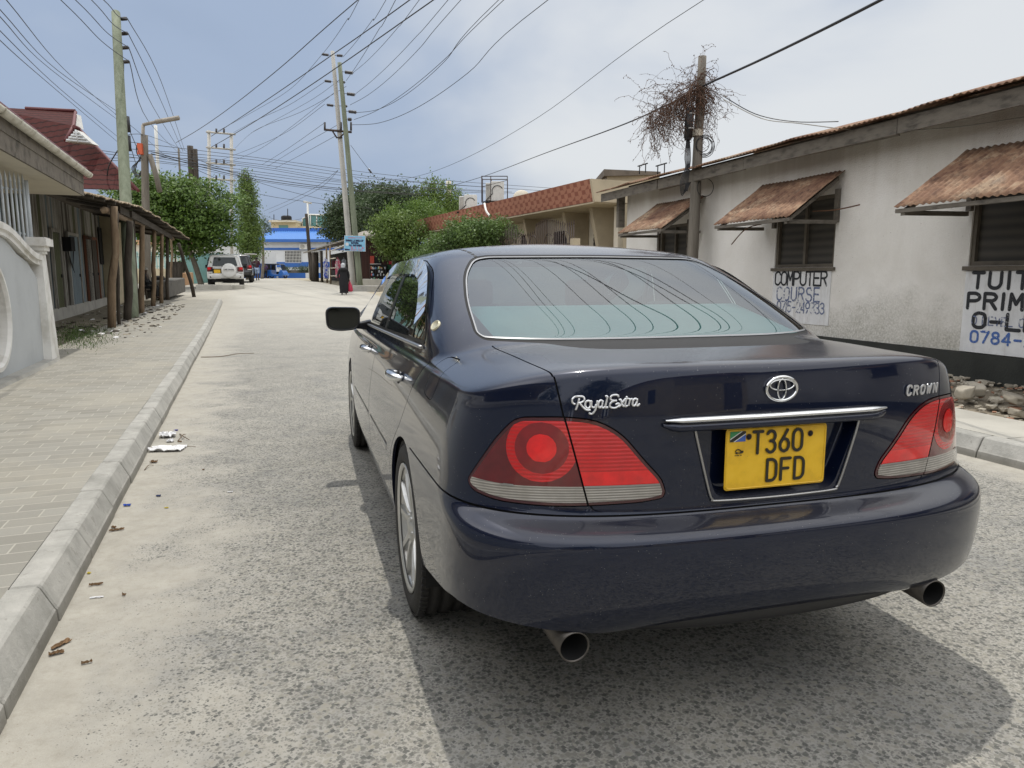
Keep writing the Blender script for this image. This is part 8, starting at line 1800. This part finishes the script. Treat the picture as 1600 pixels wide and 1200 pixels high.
threewheeler(Vector((at(435.5, 432, 86).x, 85, T(85)-.05)), R(-8))
# motorcycle with rider
def motorcycle(loc, rz):
    e = empty('motorcycle', loc, rz); tag(e, 'dark motorcycle with a sun canopy beside the black off-roader', 'motorcycle')
    for y in (-.62, .66): mb = MB(); mb.lathe([(.24, -.04), (.30, -.045), (.315, 0), (.30, .045), (.24, .04), (.235, 0), (.24, -.04)], (0, y, .31), 'X', 22); mb.lathe([(.001, -.03), (.05, -.03), (.05, .03), (.001, .03)], (0, y, .31), 'X', 10); [mb.tube([(0, y, .31), (0, y+.24*math.cos(a), .31+.24*math.sin(a))], .008, 3) for a in np.linspace(0, 6.28, 9)[:-1]]; mb.build('wheel', M['tyre'], e)
    mb = MB(); mb.tube(catmull([(0, -.2, .85), (0, .15, .9), (0, .35, .82)], 4), .13, 8); mb.build('tank', M['lampdark'], e); mb = MB(); mb.tube([(0, -.75, .86), (0, -.1, .80)], .11, 8); mb.build('seat', M['gap'], e)
    mb = MB(); mb.box((0, .0, .45), (.22, .4, .32)); mb.tube([(.10, .62, .31), (.08, .42, .98)], .025, 5); mb.tube([(-.10, .62, .31), (-.08, .42, .98)], .025, 5); mb.tube([(-.36, .28, 1.05), (0, .42, 1.0), (.36, .28, 1.05)], .018, 5); mb.tube([(0, -.62, .31), (0, 0, .45)], .03, 5); mb.build('frame', M['iron'], e)
    mb = MB(); mb.lathe([(.001, 0), (.09, .0), (.09, .06), (.001, .08)], (0, .5, .95), 'Y', 12); mb.build('headlight', M['acwhite'], e)
    mb = MB(); mb.box((0, .0, 1.98), (.75, 1.3, .05)); mb.tube([(0, .4, 1.0), (0, .45, 1.98)], .015, 5); mb.tube([(0, -.7, .9), (0, -.55, 1.98)], .015, 5); mb.build('canopy', M['acwhite'], e, .02); return e
motorcycle(Vector((at(390, 432, 56).x, 56.5, T(56.5))), R(12))
# ================================================================== people
M['skin'] = plain('dark_brown_skin', (.06, .035, .022), .55)
def skinned(name, nodes, edges, mat, parent, sub=2):
    "one continuous body grown round a skeleton: nodes name -> (x, y, z, radius)"
    names = list(nodes); me = bpy.data.meshes.new(name); me.from_pydata([nodes[n][:3] for n in names], [(names.index(a), names.index(b)) for a, b in edges], []); o = bpy.data.objects.new(name, me); COL.objects.link(o); o.parent = parent; me.materials.append(mat)
    m = o.modifiers.new('skin', 'SKIN'); s_ = o.modifiers.new('sub', 'SUBSURF'); s_.levels = s_.render_levels = sub
    for i, n in enumerate(names):
        r = nodes[n][3]; r = r if isinstance(r, tuple) else (r, r); me.skin_vertices[0].data[i].radius = r; me.skin_vertices[0].data[i].use_root = (i == 0)
    for p in me.polygons: p.use_smooth = True
    m.use_smooth_shade = True
    return o
def person_nodes(h=1.72, stepL=.12, stepR=-.14, armL=(.05, -.05), armR=(-.05, .05), sit=False):
    k = h/1.72; N = {'pelvis': (0, 0, .93*k, (.150, .11)), 'waist': (0, 0, 1.08*k, (.130, .095)), 'chest': (0, .01, 1.28*k, (.165, .11)), 'neck': (0, 0, 1.47*k, .055), 'headlow': (0, .015, 1.55*k, .070), 'head': (0, .02, 1.62*k, .092), 'crown': (0, .0, 1.69*k, .070),
      'shL': (-.17, 0, 1.40*k, .062), 'shR': (.17, 0, 1.40*k, .062), 'elL': (-.25, armL[0], 1.13*k, .042), 'elR': (.25, armR[0], 1.13*k, .042), 'wrL': (-.26, armL[0]+armL[1]+.05, .90*k, .027), 'wrR': (.26, armR[0]+armR[1]+.05, .90*k, .027), 'haL': (-.26, armL[0]+armL[1]+.07, .82*k, (.035, .018)), 'haR': (.26, armR[0]+armR[1]+.07, .82*k, (.035, .018)),
      'hiL': (-.09, 0, .86*k, .090), 'hiR': (.09, 0, .86*k, .090), 'knL': (-.10, stepL*.6+.03, .48*k, .060), 'knR': (.10, stepR*.6+.03, .48*k, .060), 'anL': (-.10, stepL, .09*k, .038), 'anR': (.10, stepR, (.09+(.06 if stepR < 0 else 0))*k, .038), 'toL': (-.11, stepL+.17, .035, .040), 'toR': (.11, stepR+.15, .035, .040)}
    E = [('pelvis', 'waist'), ('waist', 'chest'), ('chest', 'neck'), ('neck', 'headlow'), ('headlow', 'head'), ('head', 'crown'), ('chest', 'shL'), ('chest', 'shR'), ('shL', 'elL'), ('shR', 'elR'), ('elL', 'wrL'), ('elR', 'wrR'), ('wrL', 'haL'), ('wrR', 'haR'), ('pelvis', 'hiL'), ('pelvis', 'hiR'), ('hiL', 'knL'), ('hiR', 'knR'), ('knL', 'anL'), ('knR', 'anR'), ('anL', 'toL'), ('anR', 'toR')]
    for s, sg in (('L', -1), ('R', 1)):       # five fingers
        b = N['ha'+s]
        for i in range(5):
            nm = 'f%s%d' % (s, i); N[nm] = (b[0]+sg*.0+(i-2)*.011, b[1]+(.03 if i == 4 else (i-1.5)*.004), b[2]-(.045 if i == 4 else .075-.006*abs(i-1.5)), .0085); E.append(('ha'+s, nm))
    return N, E
def subset(N, E, names, grow): return {n: N[n][:3]+((tuple(r*grow for r in N[n][3]) if isinstance(N[n][3], tuple) else N[n][3]*grow),) for n in names}, [e for e in E if e[0] in names and e[1] in names]
def face(N, parent, k=1):
    c = Vector(N['head'][:3]); mb = MB(); mb.lathe([(.001, 0), (.013, .012), (.016, .03), (.001, .04)], c+Vector((0, .085, -.01)), 'Y', 8)
    for s in (-1, 1): mb.lathe([(.001, 0), (.022, .005), (.03, .012), (.001, .014)], c+Vector((s*.088, 0, -.005)), 'X', 8)
    mb.build('nose_and_ears', M['skin'], parent) if False else None
# the man walking away: dark maroon shirt, pale jeans shorts, dark boots
e = empty('person', Vector((at(402.5, 437, 56).x, 56, T(56))), R(6)); tag(e, 'person in dark maroon shirt and pale blue shorts walking away up the road', 'person')
N, E = person_nodes(1.74, .10, -.16, (-.02, -.03), (-.04, .06)); skinned('body', N, E, M['skin'], e)
a, b = subset(N, E, ['chest', 'waist', 'pelvis', 'shL', 'shR', 'elL', 'elR', 'neck'], 1.18); a['neck'] = N['neck'][:3]+(.05,); skinned('shirt', a, b, mottled('maroon_shirt', (.05, .012, .025), .4, 8, .9), e)
a, b = subset(N, E, ['pelvis', 'hiL', 'hiR', 'knL', 'knR'], 1.32); a['pelvis'] = (0, 0, .90, (.15, .12)); skinned('shorts', a, b, mottled('pale_denim', (.28, .36, .50), .3, 10, .9), e)
for s in ('L', 'R'): a, b = subset(N, E, ['an'+s, 'to'+s], 1.25); skinned('boot', a, b, M['gap'], e)
mb = MB(); mb.lathe([(.001, .075), (.06, .06), (.088, .02), (.09, -.03), (.08, -.05)], Vector(N['head'][:3])+Vector((0, -.01, .03)), 'Z', 14); mb.build('hair', M['gap'], e)
# the woman in black with a pale headscarf, red bag in her right hand
YW = 36.2; e = empty('person', Vector((at(537.5, 459.5, YW).x, YW, T(YW))), R(8)); tag(e, 'person in long black robe and pale grey headscarf walking away with a red bag', 'person')
N, E = person_nodes(1.52, .08, -.13, (-.04, -.05), (.04, .0)); skinned('body', N, E, M['skin'], e)
k = 1.52/1.72; mb = MB(); rows = []
for z, rx, ry, oy in ((.10, .21, .17, -.02), (.18, .20, .18, -.01), (.5, .215, .17, 0), (.85, .215, .165, 0), (1.05, .175, .14, 0), (1.25, .20, .14, .01), (1.38, .205, .115, .0), (1.45, .13, .09, 0), (1.50, .06, .06, 0)):
    rows.append([(rx*math.cos(t)*(1+.05*math.sin(5*t+z*3)*(z < 1)), ry*math.sin(t)*(1+.05*math.sin(4*t)*(z < 1))+oy, z*k) for t in [2*math.pi*i/28 for i in range(28)]])
M['blackcloth'] = mottled('black_robe_cloth', (.010, .010, .012), .3, 6, .9); mb.grid(rows, 0, True, True); mb.build('robe', M['blackcloth'], e)
a, b = subset(N, E, ['chest', 'shL', 'shR', 'elL', 'elR', 'wrL', 'wrR'], 1.35); skinned('sleeves', a, b, M['blackcloth'], e)
h = Vector(N['head'][:3]); mb = MB(); rows = []
for dz, r, oy in ((.115, .012, 0), (.10, .06, 0), (.05, .10, 0), (-.02, .112, -.01), (-.09, .105, -.02), (-.15, .125, -.02), (-.20, .16, -.02)): rows.append([(h.x+r*math.cos(t), h.y+oy+r*math.sin(t)*1.05, h.z+dz) for t in [2*math.pi*i/22 for i in range(22)]])
mb.grid(rows, 0, True, True); mb.build('headscarf', mottled('pale_grey_scarf', (.42, .44, .46), .2, 8, .9), e)
hr = Vector(N['haR'][:3]); bag = empty('carrier_bag', e.matrix_basis @ (hr+Vector((.03, .0, -.05)))); tag(bag, "bright red plastic bag in the robed person's right hand", 'bag')
mb = MB(); rows = []
for z, rx, ry in ((-.01, .02, .01), (-.10, .05, .03), (-.20, .10, .06), (-.38, .135, .08), (-.50, .13, .08), (-.53, .08, .05)): rows.append([(rx*math.cos(t)*(1+.06*math.sin(3*t+z*9)), ry*math.sin(t), z) for t in [2*math.pi*i/16 for i in range(16)]])
mb.grid(rows, 0, True, True); o = mb.build('pouch', plain('red_plastic_bag', (.52, .03, .08), .4), bag); mb = MB(); mb.tube(catmull([(-.02, 0, -.03), (0, 0, .05), (.02, 0, -.03)], 4), .006, 4); mb.build('bag_handle', o.data.materials[0], bag)
# rider by the motorcycle
e = empty('person', Vector((at(388, 431, 55.5).x, 56.2, T(56)+.02)), R(12)); tag(e, 'person in grey shirt sitting on the motorcycle beside the black off-roader', 'person')
N, E = person_nodes(1.70); 
for n, (x, y, z) in dict(hiL=(-.11, .0, .93), hiR=(.11, .0, .93), knL=(-.20, .36, .80), knR=(.20, .36, .80), anL=(-.19, .22, .40), anR=(.19, .22, .40), toL=(-.19, .40, .35), toR=(.19, .40, .35), elL=(-.26, .16, 1.18), elR=(.26, .16, 1.18), wrL=(-.32, .33, 1.08), wrR=(.32, .33, 1.08), haL=(-.34, .36, 1.06), haR=(.34, .36, 1.06)).items(): N[n] = (x, y, z, N[n][3])
for s in ('L', 'R'):
    for i in range(5): N['f%s%d' % (s, i)] = (N['ha'+s][0]+(i-2)*.012, N['ha'+s][1]+.05, N['ha'+s][2]-.02, .0085)
skinned('body', N, E, M['skin'], e); a, b = subset(N, E, ['chest', 'waist', 'pelvis', 'shL', 'shR', 'elL', 'elR', 'wrL', 'wrR'], 1.18); skinned('shirt', a, b, mottled('grey_green_shirt', (.16, .18, .16), .3, 8, .9), e); a, b = subset(N, E, ['pelvis', 'hiL', 'hiR', 'knL', 'knR', 'anL', 'anR'], 1.2); skinned('trousers', a, b, M['blackcloth'], e)
mb = MB(); mb.lathe([(.001, .075), (.06, .06), (.088, .02), (.09, -.03), (.08, -.05)], Vector(N['head'][:3])+Vector((0, -.01, .03)), 'Z', 14); mb.build('hair', M['gap'], e)
# someone standing by the three-wheeler
e = empty('person', Vector((at(415.5, 433, 84).x, 84, T(84))), R(20)); tag(e, 'person in purple shirt standing behind the blue three wheeled taxi', 'person')
N, E = person_nodes(1.68); skinned('body', N, E, M['skin'], e, 1); a, b = subset(N, E, ['chest', 'waist', 'pelvis', 'shL', 'shR', 'elL', 'elR'], 1.2); skinned('shirt', a, b, mottled('purple_shirt', (.06, .03, .10), .3, 8, .9), e, 1); a, b = subset(N, E, ['pelvis', 'hiL', 'hiR', 'knL', 'knR', 'anL', 'anR'], 1.25); skinned('trousers', a, b, M['blackcloth'], e, 1)
# person resting on the bench in the shade of the verandah
Yp = 30; e = empty('person', Vector((at(229, 456, Yp).x, Yp, T(Yp)+.15)), R(-80)); tag(e, 'person in dark clothes and pale cap sitting in the shade under the verandah', 'person')
N, E = person_nodes(1.70)
for n, p in N.items():
    if n[:2] not in ('kn', 'an', 'to'): N[n] = (p[0], p[1], p[2]-.42, p[3])
for s, x in (('L', -.12), ('R', .12)): N['kn'+s] = (x, .42, .50, .06); N['an'+s] = (x, .42, .09, .038); N['to'+s] = (x, .60, .035, .04); N['wr'+s] = (x*1.6, .28, .60, .027); N['ha'+s] = (x*1.3, .36, .58, (.035, .018)); N['el'+s] = (x*2, .05, .72, .042)
for s in ('L', 'R'):
    for i in range(5): N['f%s%d' % (s, i)] = (N['ha'+s][0]+(i-2)*.012, N['ha'+s][1]+.06, N['ha'+s][2]-.01, .0085)
skinned('body', N, E, M['skin'], e); a, b = subset(N, E, ['chest', 'waist', 'pelvis', 'shL', 'shR', 'elL', 'elR', 'wrL', 'wrR'], 1.2); skinned('shirt', a, b, M['blackcloth'], e); a, b = subset(N, E, ['pelvis', 'hiL', 'hiR', 'knL', 'knR', 'anL', 'anR'], 1.2); skinned('trousers', a, b, M['blackcloth'], e)
mb = MB(); mb.lathe([(.001, .09), (.06, .08), (.095, .03), (.10, -.02)], Vector(N['head'][:3])+Vector((0, 0, .02)), 'Z', 14); mb.build('cap', M['concrete'], e)
mb = MB(); p = e.location; mb.box((p.x, p.y, p.z+.40), (.45, .9, .06)); [mb.box((p.x+sx*.17, p.y+sy*.38, p.z+.19), (.06, .06, .38)) for sx in (-1, 1) for sy in (-1, 1)]; o = mb.build('wooden_stool', M['poledark']); tag(o, 'rough dark wooden bench the shaded person sits on', 'bench')
b = gnd(249, 462, .15); mb = MB(); mb.lathe([(.001, 0), (.27, 0), (.29, .08), (.28, .78), (.24, .86), (.001, .88)], (0, 0, 0), 'Z', 18); o = mb.build('plastic_drum', M['gap']); o.location = b; tag(o, 'black plastic drum among the verandah poles', 'drum')
# ================================================================== overhead wires
def wire(pts, r, label, group='overhead wires'):
    mb = MB(); mb.tube(catmull([at(*p) if len(p) == 3 else Vector(p[:3]) for p in pts], 6), r, 4, smooth=True, cap=False); o = mb.build('overhead_wire', M['cable']); tag(o, label, 'wire', group); return o
def over(px0, py0_, Y0, px1, Y1=22, bend=0, r=.016, label='', mid=None, zb=None):
    "from a far point to the top edge of the picture and on over the photographer to the poles behind"
    A = at(px0, py0_, Y0); Y1 = min(Y0-6, (A.z-1.0-CAM_H)/.351); B = at(px1, 0, Y1); P = [A]
    d = (B-A); d.z = 0; d.normalize(); run = 46
    if mid:       # how far the span sags between its two ends
        best = (1e9, 0)
        for sg in np.linspace(-.3, 3.5, 39):
            for u in np.linspace(.15, .85, 15):
                p = A.lerp(B, u)-Vector((0, 0, sg*4*u*(1-u))); dz = p.z-CAM_H; f = p.y*math.cos(PITCH)-dz*math.sin(PITCH); px = 800+FPX*p.x/f; py = 600-FPX*(p.y*math.sin(PITCH)+dz*math.cos(PITCH))/f; e_ = (px-mid[0])**2+(py-mid[1])**2
                if e_ < best[0]: best = (e_, sg)
        P += [A.lerp(B, u)-Vector((0, 0, best[1]*4*u*(1-u))) for u in (.25, .5, .75)]
    C1 = B+d*(run*.5); C1.z = B.z-.2; C2 = B+d*run*1.2; C2.z = B.z+.9; P += [B, C1, C2]
    mb = MB(); mb.tube(catmull(P, 8), r, 4, smooth=True, cap=False); o = mb.build('overhead_wire', M['cable']); tag(o, label, 'wire', 'overhead wires'); return o
# thick lines
over(275, 223, 62, 559, 21, r=.024, label='thick cable farthest left, crossing the sky left of the middle poles', mid=(400, 134))
over(330, 213, 60, 640, 21, r=.026, label='thick cable passing just behind the top of the concrete pole', mid=(478, 118))
over(330, 230, 60, 677, 21, r=.026, label='thick cable passing just behind the top of the green pole', mid=(500, 122))
for a in [(503, 85.5, 40.5, 561, (533, 45), 'wire from the top left insulator of the concrete pole'), (536, 89, 40.5, 603, (572, 45), 'wire from the top right insulator of the concrete pole'), (541, 126, 40.5, 618, (583, 60), 'wire from the second right insulator of the concrete pole'),
          (551, 114, 40.1, 655, (606, 58), 'wire from the top insulator of the green pole'), (555, 147, 40.1, 700, (642, 70), 'wire from the second insulator of the green pole'), (547, 164, 40.5, 720, (650, 88), 'wire from the third right insulator of the concrete pole'),
          (557, 176, 40.1, 779, (675, 110), 'wire from the third insulator of the green pole, left of a close pair'), (553, 187, 40.1, 787, (672, 116), 'wire from the lowest insulator of the green pole, right of a close pair'), (549.5, 195, 40.2, 856, (690, 141), 'wire from the right end of the crossarm')]:
    over(a[0], a[1], a[2], a[3], 22, r=.012, label=a[5], mid=a[4])
over(600, 281, 75, 1099, 15, r=.013, label='long single wire rising from the trees to the upper right', mid=(800, 203))
wire([(700, 292, 60), (760, 274, 48), (850, 240, 33), (960, 200, 20), (1040, 165, 14.5), (1093, 137, 12), (1200, 88, 9.3), (1376, 0, 7.0), (1800, -230, 4.2)], .017, 'thick black cable passing the vine pole and leaving at the upper right')
# left pole to the upper left and on to the far posts
for i, (px, py, x0) in enumerate(((189, 97, 95), (189.5, 75, 118), (190, 53, 143), (190, 30, 162))):
    A = PAI[3-i]; B = at(x0, 0, 16); d = B-A; wire([tuple(A)+(0,), tuple(A+d*.5-Vector((0, 0, .12)))+(0,), tuple(B)+(0,), tuple(B+d*1.2)+(0,)], .012, '%s of four wires from the insulators of the shack pole to the upper left' % ('lowest', 'second lowest', 'second highest', 'highest')[i])
    wire([tuple(A)+(0,), (231+i*7, (188, 165, 143, 128)[i], 38), (281+i*2.5, 241-2*i, 66)], .014, '%s of four wires running from the shack pole down to the far posts' % ('lowest', 'second lowest', 'second highest', 'highest')[i])
for (x0, y0, xm, ym, x1, y1, lb) in ((10, 0, 100, 108, 180, 178, 'uppermost of the wires entering at the upper left corner'), (0, 15, 90, 110, 186, 176, 'second of the wires entering at the left edge'), (0, 26, 75, 105, 181, 185, 'middle wire of those entering at the left edge'), (0, 48, 95, 140, 183, 213, 'fourth wire of those entering at the left edge'), (0, 63, 85, 138, 184, 222, 'lowest wire entering at the left edge')):
    wire([(x0-120, y0-130, 5.5), (x0, y0, 9), (xm, ym, 15), (x1, y1, 24)], .007, lb)
for (p, lb) in (([(180, 178, 24), (215, 205, 34), (260, 245, 55)], 'wire continuing from the shack pole past the lamp arm'), ([(183, 213, 24), (235, 213, 40), (300, 240, 62)], 'wire from the shack pole to the dark posts'), ([(203, 205, 24), (222, 250, 36)], 'short wire from the cable joint to the lamp pole'), ([(203, 225, 24), (214, 262, 36)], 'lower short wire from the cable joint to the lamp pole')): wire(p, .012, lb)
# bundle of nearly level wires crossing the whole street
lv = [(195, 221, 400, 246, 662, 279, 1000, 303), (195, 232, 400, 250, 640, 283, 960, 305), (225, 236, 400, 256, 600, 281, 880, 300), (225, 240, 400, 262, 580, 288, 860, 305), (150, 234, 400, 268, 560, 287, 800, 300), (150, 238, 400, 272, 560, 291, 790, 303), (236, 237, 400, 276, 570, 298, 740, 306), (236, 240, 400, 280, 560, 299, 720, 308), (300, 262, 400, 302, 500, 318, 560, 326), (300, 246, 420, 290, 520, 315, 600, 330), (160, 247, 300, 248, 420, 262, 560, 286), (160, 250, 280, 258, 410, 284, 560, 304)]
nm = ('topmost', 'second', 'third', 'fourth', 'fifth', 'sixth', 'seventh', 'eighth', 'ninth', 'tenth', 'eleventh', 'twelfth')
for i, w in enumerate(lv):
    wire([(w[0], w[1], 36), (w[2], w[3], 46), (w[4], w[5], 52), (w[6], w[7], 58)], .013 if i not in (6, 7) else .02, '%s wire of the nearly level bundle crossing the street before the junction' % nm[i])
for i, (p, lb) in enumerate((([(503, 85.5, 40.5), (455, 138, 48), (400, 172, 56), (340, 205, 70)], 'wire from the concrete pole top down to the twin pole frame'), ([(507, 128, 40.5), (450, 165, 50), (400, 188, 58), (365, 207, 71)], 'second wire from the concrete pole down to the twin pole frame'), ([(541, 135, 40.5), (470, 175, 50), (400, 203, 60), (368, 231, 71)], 'third wire from the middle poles to the twin pole frame'),
   ([(507, 163, 40.5), (450, 205, 50), (400, 229, 58), (340, 252, 71)], 'fourth wire from the middle poles to the twin pole frame'), ([(522, 145, 40.5), (450, 202, 50), (400, 236, 58), (345, 258, 71)], 'fifth wire from the middle poles to the twin pole frame'), ([(507, 192, 40.3), (450, 232, 50), (410, 257, 62)], 'wire from the left end of the crossarm down to the level bundle'),
   ([(533, 192, 40.3), (470, 228, 50), (418, 260, 62)], 'wire from the middle of the crossarm down to the level bundle'), ([(525, 212, 40.3), (470, 242, 50), (430, 263, 62)], 'wire from the crossarm brace down to the level bundle'), ([(528, 266, 40.3), (480, 300, 52), (412, 330, 80)], 'thick wire from the concrete pole down to the blue roof'), ([(528, 267, 40.3), (490, 300, 52), (420, 333, 80)], 'second thick wire from the concrete pole down to the blue roof'),
   ([(548, 227, 40.2), (578, 267, 46), (600, 292, 52), (626, 325, 58)], 'guy wire slanting from the green pole into the trees'), ([(554, 278, 40.2), (590, 293, 46), (660, 300, 55)], 'wire from the green pole sagging to the right over the trees'), ([(400, 332, 80), (440, 345, 70), (480, 340, 60)], 'faint wire low over the blue roof'), ([(392, 208, 70), (480, 160, 52), (530, 125, 40)], 'wire to the right of the twin pole frame'))): wire(p, .013, lb)
mb = MB(); c = at(578, 267, 46); mb.tube([c-Vector((.08, 0, -.12)), c+Vector((.08, 0, -.12))], .06, 6); tag(mb.build('guy_insulator', M['insul']), 'small dark egg insulator on the guy wire right of the poles', 'insulator')
e = pole('utility_pole', (at(701.5, 330, 62).x, 62, 5), at(701, 283, 62), .22, .2, M['soffit'], 'short pale pole top rising behind the bright green tree'); mb = MB(); mb.tube([at(698.5, 286, 62), at(703.5, 285, 62)], .14, 5); mb.build('insulator', M['insul'], e)
# pole with crossarms behind the photographer, seen only as a reflection
e = pole('utility_pole', (6.5, -24, 0), (6.3, -24, 12), .18, .12, M['poledark'], 'dark pole with crossarms standing behind the photographer'); mb = MB()
for z in (9.2, 10.2, 11.2): mb.tube([(5.2, -24, z), (7.5, -24, z)], .07, 4)
mb.build('crossarm', M['iron'], e)
